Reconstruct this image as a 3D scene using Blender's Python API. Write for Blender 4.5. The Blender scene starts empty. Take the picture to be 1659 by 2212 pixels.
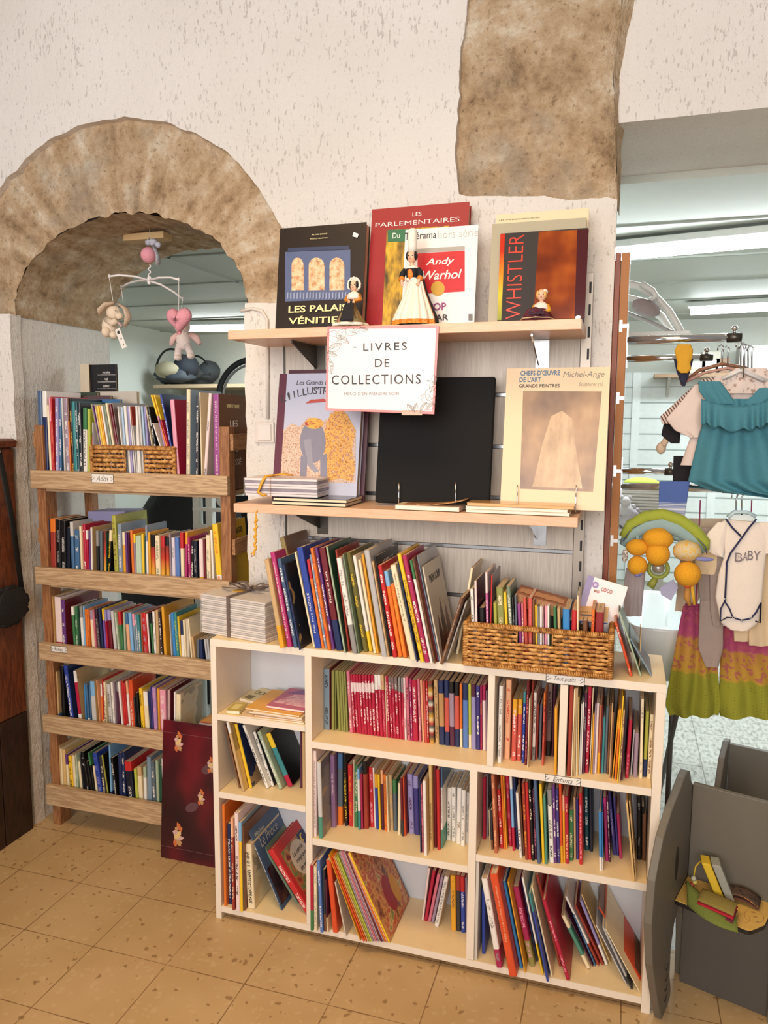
import bpy, math, random, re
import numpy as np
from mathutils import Vector, Matrix, Euler, noise as mnoise
random.seed(7)
SC = bpy.context.scene
COL = SC.collection
rnd = random.uniform
# ------------------------------------------------------------------ camera
FPX, YAW, PITCH, ROLL, CAMZ = 1649.69, .303122, .119961, .0053184, 1.56
def cam_axes():
    cy, sy, cp, sp = math.cos(YAW), math.sin(YAW), math.cos(PITCH), math.sin(PITCH)
    f = Vector((-sy*cp, cy*cp, -sp)); r = Vector((cy, sy, 0)); u = r.cross(f)
    cr, sr = math.cos(ROLL), math.sin(ROLL)
    return cr*r + sr*u, -sr*r + cr*u, f
CR, CU, CF = cam_axes()
cd = bpy.data.cameras.new('camera'); cam = bpy.data.objects.new('camera', cd); COL.objects.link(cam)
cd.sensor_fit = 'VERTICAL'; cd.sensor_height = 24; cd.lens = FPX/2212*24; cd.clip_start = .05
cam.matrix_world = Matrix((( CR.x, CU.x, -CF.x, 0), (CR.y, CU.y, -CF.y, 0), (CR.z, CU.z, -CF.z, CAMZ), (0, 0, 0, 1)))
SC.camera = cam
# ------------------------------------------------------------------ light and exposure
SC.view_settings.view_transform = 'Standard'; SC.view_settings.look = 'None'
SC.view_settings.gamma = 1; SC.view_settings.use_curve_mapping = False
SC.view_settings.exposure = -0.02
SC.cycles.max_bounces = 7; SC.cycles.diffuse_bounces = 4; SC.cycles.glossy_bounces = 3
SC.cycles.transparent_max_bounces = 12; SC.cycles.transmission_bounces = 6; SC.cycles.use_denoising = True
SC.cycles.sample_clamp_indirect = 6; SC.cycles.caustics_reflective = False; SC.cycles.caustics_refractive = False
W = bpy.data.worlds.new('room_light'); SC.world = W; W.use_nodes = True
W.node_tree.nodes['Background'].inputs[0].default_value = (1, .92, .86, 1)
W.node_tree.nodes['Background'].inputs[1].default_value = .24
def area(name, loc, target, sx, sy, power, color):
    l = bpy.data.lights.new(name, 'AREA'); l.shape = 'RECTANGLE'; l.size = sx; l.size_y = sy; l.energy = power; l.color = color
    o = bpy.data.objects.new(name, l); COL.objects.link(o); o.location = loc
    o.rotation_euler = (Vector(target)-Vector(loc)).to_track_quat('-Z', 'Y').to_euler()
    return o
area('shop_window_light', (-.5, -2.6, 2.35), (-.75, 2.2, 2.2), 3.2, 2.2, 76, (1, .945, .90)).data.spread = 1.75
area('ceiling_lamp_light', (-.75, .75, 3.2), (-.75, 1.0, 0), 1.6, .9, 25, (1, .67, .32)).data.spread = 2.0
area('shop_window_light', (-2.9, -1.2, 1.7), (-.7, 2.2, 1.6), .6, 1.8, 9, (.72, .86, 1))
TUBES = [((-.62, 3.75), (.95, 3.45), 2.345), ((.37, 5.6), (2.3, 5.3), 2.345), ((-3.45, 5.6), (-2.55, 5.75), 2.345)]
for (ax, ay), (bx, by), z in TUBES:
    area('tube_light', ((ax+bx)/2, (ay+by)/2, z-.09), ((ax+bx)/2, (ay+by)/2, 0), math.hypot(bx-ax, by-ay), .12, 31 if ax > -1 else 19, (.86, .96, 1)).rotation_euler = (0, 0, math.atan2(by-ay, bx-ax))
# ------------------------------------------------------------------ pixel of the photograph -> point on a plane of the room
def ray(px, py): return CR*(px-829.5) - CU*(py-1106) + CF*FPX
def atY(px, py, y):
    d = ray(px, py); t = y/d.y; return Vector((d.x*t, y, CAMZ+d.z*t))
def atZ(px, py, z):
    d = ray(px, py); t = (z-CAMZ)/d.z; return Vector((d.x*t, d.y*t, z))
def atX(px, py, x):
    d = ray(px, py); t = x/d.x; return Vector((x, d.y*t, CAMZ+d.z*t))
# ------------------------------------------------------------------ mesh helper
class MB:
    def __init__(s): s.v = []; s.f = []; s.m = []; s.cur = 0
    def mat(s, i): s.cur = i; return s
    def add(s, vs, fs):
        n = len(s.v); s.v += [tuple(v) for v in vs]; s.f += [tuple(i+n for i in f) for f in fs]; s.m += [s.cur]*len(fs); return s
    def box(s, x0, x1, y0, y1, z0, z1, M=None):
        vs = [Vector((x, y, z)) for z in (z0, z1) for y in (y0, y1) for x in (x0, x1)]
        if M is not None: vs = [M @ v for v in vs]
        return s.add(vs, [(0, 2, 3, 1), (4, 5, 7, 6), (0, 1, 5, 4), (2, 6, 7, 3), (0, 4, 6, 2), (1, 3, 7, 5)])
    def prism(s, poly, d, axis='y', o=0., M=None):
        """poly: 2-D outline; axis y: (x,z) extruded along y from o by d; z: (x,y); x: (y,z)"""
        def P(a, b, t): return {'y': (a, t, b), 'z': (a, b, t), 'x': (t, a, b)}[axis]
        n = len(poly); vs = [Vector(P(a, b, o)) for a, b in poly]+[Vector(P(a, b, o+d)) for a, b in poly]
        if M is not None: vs = [M @ v for v in vs]
        ar = sum(poly[i][0]*poly[(i+1) % n][1]-poly[(i+1) % n][0]*poly[i][1] for i in range(n))
        flip = (ar > 0) == (axis == 'y')
        a = list(range(n)); b = [i+n for i in a]
        fs = [tuple(a[::-1]) if not flip else tuple(a), tuple(b) if not flip else tuple(b[::-1])]
        for i in range(n):
            j = (i+1) % n; q = (i, j, j+n, i+n); fs.append(q if not flip else q[::-1])
        return s.add(vs, fs)
    def tube(s, pts, r, n=8, closed=False, caps=True, flat=1.):
        pts = [Vector(p) for p in pts]; k = len(pts); rs = r if isinstance(r, (list, tuple)) else [r]*k
        vs = []; up = None
        for i, p in enumerate(pts):
            a = pts[i-1] if (i > 0 or closed) else p; b = pts[(i+1) % k] if (i < k-1 or closed) else p
            t = (b-a).normalized() if (b-a).length > 1e-9 else Vector((0, 0, 1))
            if up is None: up = Vector((0, 0, 1)) if abs(t.z) < .9 else Vector((1, 0, 0))
            x = t.cross(up).normalized(); y = x.cross(t).normalized(); up = y
            for j in range(n):
                an = 2*math.pi*j/n; vs.append(p+(x*math.cos(an)+y*math.sin(an)*flat)*rs[i])
        fs = []
        for i in range(k if closed else k-1):
            for j in range(n):
                a = i*n+j; b = i*n+(j+1) % n; c = ((i+1) % k)*n+(j+1) % n; d = ((i+1) % k)*n+j; fs.append((a, b, c, d))
        if caps and not closed: fs += [tuple(range(n))[::-1], tuple(range((k-1)*n, k*n))]
        return s.add(vs, fs)
    def ell(s, c, r, nu=16, nv=10, M=None, bump=0., seed=0):
        c = Vector(c); r = Vector((r, r, r)) if isinstance(r, (int, float)) else Vector(r); vs = []
        for i in range(nv+1):
            ph = math.pi*i/nv
            for j in range(nu):
                th = 2*math.pi*j/nu; d = Vector((math.sin(ph)*math.cos(th), math.sin(ph)*math.sin(th), math.cos(ph)))
                k = 1+bump*mnoise.noise(d*2.2+Vector((seed, 0, 0)))
                p = Vector((d.x*r.x, d.y*r.y, d.z*r.z))*k
                vs.append(c+(M @ p if M is not None else p))
        fs = [(i*nu+j, (i+1)*nu+j, (i+1)*nu+(j+1) % nu, i*nu+(j+1) % nu) for i in range(nv) for j in range(nu)]
        return s.add(vs, fs)
    def lathe(s, prof, c=(0, 0, 0), n=24, M=None, wave=0., wk=8):
        vs = []; c = Vector(c)
        for r, z in prof:
            for j in range(n):
                th = 2*math.pi*j/n; rr = r*(1+wave*math.sin(wk*th)); p = Vector((rr*math.cos(th), rr*math.sin(th), z))
                vs.append(c+(M @ p if M is not None else p))
        k = len(prof)
        fs = [(i*n+j, i*n+(j+1) % n, (i+1)*n+(j+1) % n, (i+1)*n+j) for i in range(k-1) for j in range(n)]
        fs += [tuple(range(n))[::-1], tuple(range((k-1)*n, k*n))]
        return s.add(vs, fs)
    def grid(s, fn, nu, nv):
        vs = [fn(i/nu, j/nv) for j in range(nv+1) for i in range(nu+1)]
        return s.add(vs, [(j*(nu+1)+i, j*(nu+1)+i+1, (j+1)*(nu+1)+i+1, (j+1)*(nu+1)+i) for j in range(nv) for i in range(nu)])
    def build(s, name, mats, parent=None, smooth=False, loc=None, bevel=0., solid=0., sub=0):
        me = bpy.data.meshes.new(name); me.from_pydata(s.v, [], s.f); me.validate()
        mats = mats if isinstance(mats, (list, tuple)) else [mats]
        for m in mats: me.materials.append(m)
        if len(me.polygons) == len(s.m) and max(s.m, default=0) > 0: me.polygons.foreach_set('material_index', s.m)
        if smooth: me.polygons.foreach_set('use_smooth', [True]*len(me.polygons))
        o = bpy.data.objects.new(name, me); COL.objects.link(o)
        if parent is not None: o.parent = parent
        if loc is not None: o.location = loc
        if solid:
            m = o.modifiers.new('s', 'SOLIDIFY'); m.thickness = solid; m.offset = 0
        if bevel:
            m = o.modifiers.new('b', 'BEVEL'); m.width = bevel; m.segments = 2; m.limit_method = 'ANGLE'; m.angle_limit = math.radians(40)
        if sub:
            m = o.modifiers.new('d', 'SUBSURF'); m.levels = m.render_levels = sub
        return o
def tag(o, label, cat, group=None, kind=None):
    o['label'] = label; o['category'] = cat
    if group: o['group'] = group
    if kind: o['kind'] = kind
    return o
def thing(name, label, cat, loc=(0, 0, 0), rz=0., group=None):
    o = bpy.data.objects.new(name, None); COL.objects.link(o); o.location = loc; o.rotation_euler = (0, 0, rz); o.empty_display_size = .05
    return tag(o, label, cat, group)
def struct(o): o['kind'] = 'structure'; return o
# ------------------------------------------------------------------ materials
def lin(h):
    if isinstance(h, str):
        h = h.lstrip('#'); c = [int(h[i:i+2], 16)/255 for i in (0, 2, 4)]
    else: c = list(h)
    return tuple(((x/12.92) if x <= .04045 else ((x+.055)/1.055)**2.4) for x in c)+(1,)
class NT:
    def __init__(s, name):
        s.m = bpy.data.materials.new(name); s.m.use_nodes = True; s.t = s.m.node_tree; s.b = s.t.nodes['Principled BSDF']
    def n(s, typ, **kw):
        x = s.t.nodes.new(typ)
        for k, v in kw.items():
            if k.startswith('i_'):
                k = k[2:]; x.inputs[int(k) if k.isdigit() else k.replace('_', ' ')].default_value = v
            else: setattr(x, k, v)
        return x
    def l(s, a, b): s.t.links.new(a, b)
    def math(s, op, a, b=None, c=None):
        x = s.t.nodes.new('ShaderNodeMath'); x.operation = op
        for i, v in enumerate((a, b, c)):
            if v is None: continue
            if isinstance(v, (int, float)): x.inputs[i].default_value = v
            else: s.l(v, x.inputs[i])
        return x.outputs[0]
    def mix(s, fac, a, b):
        x = s.t.nodes.new('ShaderNodeMix'); x.data_type = 'RGBA'
        for sock, v in ((x.inputs[0], fac), (x.inputs[6], a), (x.inputs[7], b)):
            if isinstance(v, (int, float)): sock.default_value = v
            elif isinstance(v, tuple): sock.default_value = v
            else: s.l(v, sock)
        return x.outputs[2]
    def ramp(s, fac, stops):
        x = s.t.nodes.new('ShaderNodeValToRGB'); e = x.color_ramp.elements
        while len(e) < len(stops): e.new(.5)
        for k, (p, c) in zip(e, stops): k.position = p; k.color = c if isinstance(c, tuple) else lin(c)
        s.l(fac, x.inputs[0]); return x.outputs[0]
    def noise(s, vec, scale, detail=3, rough=.55, sc=None):
        if sc is not None:
            mp = s.n('ShaderNodeMapping'); mp.inputs['Scale'].default_value = sc; s.l(vec, mp.inputs[0]); vec = mp.outputs[0]
        x = s.n('ShaderNodeTexNoise'); x.inputs['Scale'].default_value = scale; x.inputs['Detail'].default_value = detail; x.inputs['Roughness'].default_value = rough
        s.l(vec, x.inputs['Vector']); return x.outputs[0]
    def bump(s, h, strength, dist=.01):
        x = s.n('ShaderNodeBump'); x.inputs['Strength'].default_value = strength; x.inputs['Distance'].default_value = dist
        s.l(h, x.inputs['Height']); s.l(x.outputs[0], s.b.inputs['Normal']); return x
    def out(s, col=None, rough=.5, metal=0., spec=None):
        if col is not None:
            if isinstance(col, tuple): s.b.inputs['Base Color'].default_value = col
            else: s.l(col, s.b.inputs['Base Color'])
        s.b.inputs['Roughness'].default_value = rough; s.b.inputs['Metallic'].default_value = metal
        if spec is not None: s.b.inputs['Specular IOR Level'].default_value = spec
        return s.m
_MC = {}
def M(h, rough=.5, metal=0., var=.08, vs=25., bump=0., name=None, bs=200.):
    """plain procedural surface: a colour with a slight noise variation and an optional fine bump"""
    k = (h, rough, metal, var, vs, bump, bs)
    if k in _MC: return _MC[k]
    t = NT(name or 'surface_'+(h if isinstance(h, str) else 'c').strip('#')); tc = t.n('ShaderNodeTexCoord').outputs['Object']
    c = lin(h); f = t.noise(tc, vs, 2)
    col = t.mix(f, tuple(max(0, x*(1-var)) for x in c[:3])+(1,), tuple(min(1, x*(1+var)) for x in c[:3])+(1,))
    if bump: t.bump(t.noise(tc, bs, 2), bump, .004)
    _MC[k] = t.out(col, rough, metal); return _MC[k]
def wood(name, a, b, scale=(1, 1, 1), rough=.55, ring=9., knots=True):
    t = NT(name); tc = t.n('ShaderNodeTexCoord').outputs['Object']; oi = t.n('ShaderNodeObjectInfo').outputs['Random']
    ad = t.n('ShaderNodeVectorMath', operation='ADD'); cb = t.n('ShaderNodeCombineXYZ'); sh = t.math('MULTIPLY', oi, 37.)
    for i in range(3): t.l(sh, cb.inputs[i])
    t.l(tc, ad.inputs[0]); t.l(cb.outputs[0], ad.inputs[1]); v = ad.outputs[0]
    g = t.noise(v, ring, 4, .6, sc=scale); fine = t.noise(v, 90, 3, .6, sc=scale)
    w = t.math('FRACT', t.math('MULTIPLY', g, 7.))
    w = t.math('ABSOLUTE', t.math('SUBTRACT', w, .5))
    f = t.math('ADD', t.math('MULTIPLY', w, 1.1), t.math('MULTIPLY', fine, .45))
    col = t.ramp(f, [(.1, a), (.85, b)])
    if knots:
        vo = t.n('ShaderNodeTexVoronoi'); vo.inputs['Scale'].default_value = 3.2; t.l(v, vo.inputs['Vector'])
        kf = t.math('LESS_THAN', vo.outputs['Distance'], .055)
        col = t.mix(t.math('MULTIPLY', kf, .6), col, lin('#4a2c17'))
    t.bump(fine, .12, .003); return t.out(col, rough)
def plaster():
    t = NT('rough_plaster'); tc = t.n('ShaderNodeTexCoord').outputs['Object']
    big = t.noise(tc, 1.6, 3); mid = t.noise(tc, 45, 5, .65, sc=(1, 1, .55)); fine = t.noise(tc, 190, 3)
    pit = t.noise(tc, 105, 3, .6, sc=(1.3, 1.3, .42)); area_ = t.noise(tc, 5, 3)
    col = t.ramp(big, [(.3, '#dcd4cb'), (.7, '#e7e0d9')])
    th = t.math('ADD', .385, t.math('MULTIPLY', t.math('SUBTRACT', area_, .5), .22))
    pm = t.math('MULTIPLY', t.math('MINIMUM', t.math('MAXIMUM', t.math('MULTIPLY', t.math('SUBTRACT', th, pit), 12.), 0.), 1.), .36)
    col = t.mix(pm, col, lin('#8f8171'))
    h = t.math('ADD', t.math('MULTIPLY', mid, 1.), t.math('MULTIPLY', fine, .4)); h = t.math('SUBTRACT', h, t.math('MULTIPLY', pm, .7))
    t.bump(h, .6, .010); return t.out(col, .9, spec=.2)
def stone(radial=False):
    t = NT('old_stone'); tc = t.n('ShaderNodeTexCoord').outputs['Object']
    v = tc
    if radial:
        sx = t.n('ShaderNodeSeparateXYZ'); t.l(tc, sx.inputs[0])
        an = t.math('ARCTAN2', sx.outputs[0], sx.outputs[2]); cb = t.n('ShaderNodeCombineXYZ')
        r = t.math('SQRT', t.math('ADD', t.math('POWER', sx.outputs[0], 2.), t.math('POWER', sx.outputs[2], 2.)))
        t.l(t.math('MULTIPLY', an, 1.5), cb.inputs[0]); t.l(t.math('MULTIPLY', r, .35), cb.inputs[1]); t.l(sx.outputs[1], cb.inputs[2])
        st = t.noise(cb.outputs[0], 6.5, 3, .5)
    else: st = t.noise(tc, 3.2, 3, .55, sc=(.7, .7, 1.7))
    n2 = t.noise(tc, 16, 5, .65); n3 = t.noise(tc, 60, 5, .7)
    f = t.math('ADD', t.math('MULTIPLY', st, .40), t.math('ADD', t.math('MULTIPLY', n2, .44), t.math('MULTIPLY', n3, .18)))
    col = t.ramp(f, [(.38, '#94795c'), (.47, '#b99b79'), (.55, '#ccb191'), (.66, '#e6d8c1')])
    grey = t.math('MULTIPLY', t.math('MAXIMUM', t.math('SUBTRACT', t.noise(tc, 5, 4, .6), .5), 0.), 3.2)
    col = t.mix(grey, col, lin('#998e80'))
    pit = t.math('MULTIPLY', t.math('MAXIMUM', t.math('SUBTRACT', .42, n3), 0.), 5.)
    col = t.mix(pit, col, lin('#66563f'))
    t.bump(t.math('ADD', n2, t.math('MULTIPLY', n3, .8)), .9, .018); return t.out(col, .95, spec=.1)
def terrazzo():
    t = NT('terrazzo_tiles'); tc = t.n('ShaderNodeTexCoord').outputs['Object']
    sx = t.n('ShaderNodeSeparateXYZ'); t.l(tc, sx.inputs[0])
    def cell(sock, off):
        f = t.math('FRACT', t.math('DIVIDE', t.math('ADD', sock, off), .25)); return t.math('MINIMUM', f, t.math('SUBTRACT', 1., f))
    e = t.math('MINIMUM', cell(sx.outputs[0], 10.-.0535), cell(sx.outputs[1], 10.+.0015))
    j = t.math('LESS_THAN', e, t.math('ADD', -.002, t.math('MULTIPLY', t.noise(tc, 7, 3), .0155)))
    a = t.noise(tc, 4, 3); ch = t.n('ShaderNodeTexVoronoi'); ch.inputs['Scale'].default_value = 52.; ch.inputs['Randomness'].default_value = 1
    wv = t.n('ShaderNodeVectorMath', operation='ADD'); nz = t.n('ShaderNodeTexNoise'); nz.inputs['Scale'].default_value = 30.
    sc = t.n('ShaderNodeVectorMath', operation='SCALE'); sc.inputs['Scale'].default_value = .035
    t.l(tc, nz.inputs['Vector']); t.l(nz.outputs['Color'], sc.inputs[0]); t.l(tc, wv.inputs[0]); t.l(sc.outputs[0], wv.inputs[1]); t.l(wv.outputs[0], ch.inputs['Vector'])
    hv = t.n('ShaderNodeSeparateXYZ'); t.l(ch.outputs['Color'], hv.inputs[0])
    col = t.ramp(a, [(.3, '#b8986a'), (.7, '#c4a579')])
    dk = t.math('MULTIPLY', t.math('LESS_THAN', ch.outputs['Distance'], t.math('MULTIPLY', hv.outputs[1], .40)), t.math('GREATER_THAN', hv.outputs[0], .72))
    col = t.mix(t.math('MULTIPLY', dk, .62), col, lin('#7a5a33'))
    lt = t.math('MULTIPLY', t.math('LESS_THAN', ch.outputs['Distance'], .4), t.math('LESS_THAN', hv.outputs[0], .28))
    col = t.mix(t.math('MULTIPLY', lt, .18), col, lin('#dcc79d'))
    col = t.mix(t.math('MULTIPLY', j, .75), col, lin('#6b4c2c'))
    r = t.math('ADD', .30, t.math('MULTIPLY', a, .2)); t.l(r, t.b.inputs['Roughness']); t.bump(t.math('SUBTRACT', 1., j), .3, .002)
    t.l(col, t.b.inputs['Base Color']); return t.m
def pale_floor():
    t = NT('pale_speckled_tiles'); tc = t.n('ShaderNodeTexCoord').outputs['Object']
    a = t.noise(tc, 60, 3, .6, sc=(1, .4, 1)); b = t.n('ShaderNodeTexBrick'); b.offset = 0; b.inputs['Scale'].default_value = 2.5
    for k, v in (('Color1', (1, 1, 1, 1)), ('Color2', (1, 1, 1, 1)), ('Mortar', (.45, .45, .42, 1))): b.inputs[k].default_value = v
    b.inputs['Mortar Size'].default_value = .006; b.inputs['Row Height'].default_value = 1.; b.inputs['Brick Width'].default_value = 1.; t.l(tc, b.inputs['Vector'])
    col = t.ramp(a, [(.33, '#97958a'), (.5, '#c9c8bf'), (.7, '#dad9d2')])
    mx = t.n('ShaderNodeMix'); mx.data_type = 'RGBA'; mx.blend_type = 'MULTIPLY'; mx.inputs[0].default_value = 1; t.l(col, mx.inputs[6]); t.l(b.outputs[0], mx.inputs[7])
    return t.out(mx.outputs[2], .35)
def glassy(name, col=(1, 1, 1, 1), alpha=.2, rough=.08):
    t = NT(name); t.b.inputs['Base Color'].default_value = col; t.b.inputs['Roughness'].default_value = rough
    tr = t.n('ShaderNodeBsdfTransparent'); mx = t.n('ShaderNodeMixShader'); tc = t.n('ShaderNodeTexCoord').outputs['Object']
    f = t.math('MULTIPLY', t.noise(tc, 30, 3), alpha*2); t.l(f, mx.inputs[0]); t.l(tr.outputs[0], mx.inputs[1]); t.l(t.b.outputs[0], mx.inputs[2])
    t.l(mx.outputs[0], t.t.nodes['Material Output'].inputs[0]); return t.m
def emit(name, col, s):
    t = NT(name); t.b.inputs['Emission Color'].default_value = col; t.b.inputs['Emission Strength'].default_value = s
    t.b.inputs['Base Color'].default_value = (.9, .9, .9, 1); return t.m
PLASTER = plaster(); STONE = stone(); ARCHSTONE = stone(True); FLOOR = terrazzo()
PINE = wood('pine_planks', '#9d7c5a', '#cfb08a', (.30, 2, 4)); PINEV = wood('pine_posts', '#7a4a2a', '#a8754a', (4, 4, .4))
PINEY = wood('pine_side', '#7a5030', '#b58558', (3, .35, 4))
DARKWOOD = wood('dark_stained_boards', '#4a2414', '#7d4326', (5, 2, .35), .45)
DARKLOW = wood('blackened_boards', '#1d110c', '#3a2017', (5, 2, .35), .5)
BEECH = wood('beech_laminate', '#d6a988', '#e0b899', (.5, 2, 4), .4, knots=False)
SLAT = wood('pale_slatwall', '#b9aea2', '#cfc5b8', (5, 2, .25), .5, knots=False)
MDF = M('#a56a34', .6, var=.06); MAHOG = wood('red_brown_post', '#6a2d16', '#8a4424', (5, 5, .3), .5, knots=False)
WHITE = M('#e9dccb', .38, var=.025, name='white_melamine'); CREAMWHITE = M('#ead2a4', .4, var=.03)  # the second white has yellow overhead lamp light mixed into its colour
CHROME = M('#f2f2f3', .14, 1., var=.02); STEEL = M('#b9bcc0', .25, 1., var=.05); DKMETAL = M('#55504a', .4, .8)
BLACK = M('#0c0b0c', .6); CEIL = M('#c9cdc4', .6, var=.03); ROOMWALL = M('#d5d8cf', .7, var=.03)
GREYBOARD = M('#6c665c', .5, var=.04, name='grey_painted_board'); GREYDARK = M('#55504b', .5, var=.05)
CLEAR = glassy('clear_plastic', (1, 1, 1, 1), .16); WRAP = glassy('wrinkled_wrap', (1, .97, .95, 1), .16, .15)
# ------------------------------------------------------------------ the setting
def jit(v, a): return v+rnd(-a, a)
sm = MB(); sm.box(-3.2, 2.6, -1.2, 2.262, -.05, 0); sm.box(-3.2, -.06, 2.262, 2.75, -.05, 0); struct(sm.build('floor', FLOOR))
sm = MB(); sm.box(-7, -.06, 2.75, 9, -.05, .0); sm.box(-.06, 5, 2.262, 9, -.05, .0); struct(sm.build('floor_back_room', pale_floor()))
AX, AZ = -1.645, 1.93                 # centre of the small arch's springing line
def extr(t): return (AX-.015+.665*math.cos(t), AZ-.02+.63*math.sin(t))
def intr(t): return (AX+.465*math.cos(t), AZ+.315*math.sin(t))
def rough_line(pts, step=.03, a=.006):
    out = []
    for (x0, y0), (x1, y1) in zip(pts, pts[1:]):
        n = max(1, int(math.hypot(x1-x0, y1-y0)/step))
        for i in range(n):
            x, y = x0+(x1-x0)*i/n, y0+(y1-y0)*i/n
            out.append((x+a*1.5*(mnoise.noise(Vector((x*11, y*11, 1)))+.6*mnoise.noise(Vector((x*37, y*37, 4)))), y+a*1.5*(mnoise.noise(Vector((x*11, y*11, 7)))+.6*mnoise.noise(Vector((x*37, y*37, 9))))))
    return out
big_left = [(-.40, 3.12), (-.44, 2.95), (-.469, 2.73), (-.492, 2.5), (-.497, 2.34), (-.487, 2.205), (-.30, 2.19), (-.18, 2.172), (-.05, 2.165)]
poly = [(-1.18, 0)]+rough_line([(-1.18, 0), (-1.18, AZ), (-.985, AZ-.01)], .04, .004)
poly += rough_line([extr(math.pi*i/40) for i in range(41)], .02, .006)[1:]
poly += [(-2.30, AZ)]+rough_line([(-2.28, AZ), (-2.11, AZ), (-2.11, 0)], .04, .004)+[(-2.11, 0), (-2.9, 0), (-2.9, 3.12)]+rough_line(big_left, .02, .006)+[(-.045, 2.16), (-.045, 0)]
sm = MB(); sm.prism(poly, .05, 'y', 2.26); struct(sm.build('wall_front', PLASTER))
# stone ring of the small arch: face and underside, rugged
def stone_ring():
    s = MB(); N = 110
    def P(t, k, y):
        a = intr(t); b = extr(t); n = mnoise.noise(Vector((t*4, k*3, y*5)))
        j = .012*mnoise.noise(Vector((t*14, 3.1, y*9))) if k == 0 else 0
        x, z = a[0]+(b[0]-a[0])*k, a[1]+(b[1]-a[1])*k
        return (x-AX+j*math.cos(t), y+(.004*n if y < 2.4 else 0), z-AZ+j*math.sin(t))
    s.grid(lambda u, v: P(-.02+(math.pi+.04)*u, 1.04-1.04*v, 2.285), N, 12)
    s.grid(lambda u, v: P(-.02+(math.pi+.04)*u, 0+.03*mnoise.noise(Vector((u*16, v*5, 1))), 2.285+.54*v), N, 14)
    s.grid(lambda u, v: P(-.02+(math.pi+.04)*u, v*1.04, 2.825), N, 4)
    o = s.build('wall_arch_stone', ARCHSTONE, smooth=True); o.location = (AX, 0, AZ); return o
struct(stone_ring())
# stone springing block of the large arch, curving up and over to the side
def big_arch():
    s = MB()
    zz = [2.15, 2.2, 2.34, 2.5, 2.62, 2.75, 2.95, 3.14]; L = [-.49, -.49, -.50, -.495, -.485, -.47, -.44, -.40]
    R = [-.045, -.047, -.058, -.07, -.06, -.045, .02, .12]
    R2 = [-.04, -.04, -.04, -.035, -.005, .035, .12, .25]
    def ip(arr, z): return float(np.interp(z, zz, arr))
    def F(u, v):
        z = 2.15+v*.99; l, r = ip(L, z), ip(R, z); n = mnoise.noise(Vector((u*4, v*9, 2))); q = mnoise.noise(Vector((u*13, v*25, 5)))
        return (l+(r-l)*u+(.006*q if u > .97 else 0), 2.28+.012*n+.005*q-(.0 if u < .96 else -.012), z)
    s.grid(F, 24, 50)
    def S(u, v):
        z = 2.15+v*.99; a, b = ip(R, z), ip(R2, z); n = mnoise.noise(Vector((u*5, v*14, 9)))
        return (a+(b-a)*u+.006*n, 2.292+.10*u, z)
    s.grid(S, 8, 50)
    return s.build('wall_big_arch_stone', STONE, smooth=True)
struct(big_arch())
sm = MB(); sm.box(-1.172, -.052, 2.30, 2.84, 0, 1.935); sm.box(-.98, -.06, 2.32, 2.84, 1.9, 3.12); sm.box(-2.9, -.06, 2.32, 2.82, 2.62, 3.12); sm.box(-2.9, -2.115, 2.30, 2.82, 0, 3.12)
struct(sm.build('wall_pier', PLASTER))
sm = MB(); sm.box(-.06, 2.6, 2.335, 2.88, 2.385, 3.2)
struct(sm.build('wall_lintel', PLASTER))
# the room behind
BZ = 2.36
sm = MB(); sm.box(-7, 5, 2.83, 9, BZ, BZ+.05); struct(sm.build('ceiling_back_room', CEIL))
sm = MB()
for y in (3.4, 4.1, 4.8, 5.5, 6.2): sm.box(-6, 4.5, y, y+.02, BZ-.008, BZ)
sm.box(1.35, 1.37, 2.9, 6.6, BZ-.008, BZ); sm.box(-2.2, -2.18, 2.9, 6.6, BZ-.008, BZ); struct(sm.build('trim_1', M('#b3b8b0', .6)))
sm = MB(); sm.box(-7, 5, 6.6, 6.7, 0, BZ); struct(sm.build('wall_back', ROOMWALL))
sm = MB(); sm.box(-4.2, -4.1, 2.83, 6.6, 0, BZ); struct(sm.build('wall_left_back_room', ROOMWALL))
sm = MB(); sm.box(3.4, 3.5, 2.83, 6.6, 0, BZ); struct(sm.build('wall_right_back_room', ROOMWALL))
tube_names = ['fluorescent tube lamp nearest the doorway beside the stone pier', 'fluorescent tube lamp deeper in the back room above the clothes', 'fluorescent tube lamp seen through the stone arch under the pink heart']
EM = emit('tube_glow', (.9, .97, 1, 1), 22.)
for ((ax, ay), (bx, by), z), lb in zip(TUBES, tube_names):
    ln = math.hypot(bx-ax, by-ay); t = thing('tube_lamp', lb, 'ceiling lamp', ((ax+bx)/2, (ay+by)/2, z), math.atan2(by-ay, bx-ax))
    b = MB(); b.box(-ln/2, ln/2, -.05, .05, -.03, 0); b.build('housing', M('#dfe3e0', .4), t, bevel=.004)
    b = MB(); b.tube([(-ln/2+.02, 0, -.055), (ln/2-.02, 0, -.055)], .024, 12); b.build('tube', EM, t, smooth=True)
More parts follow.
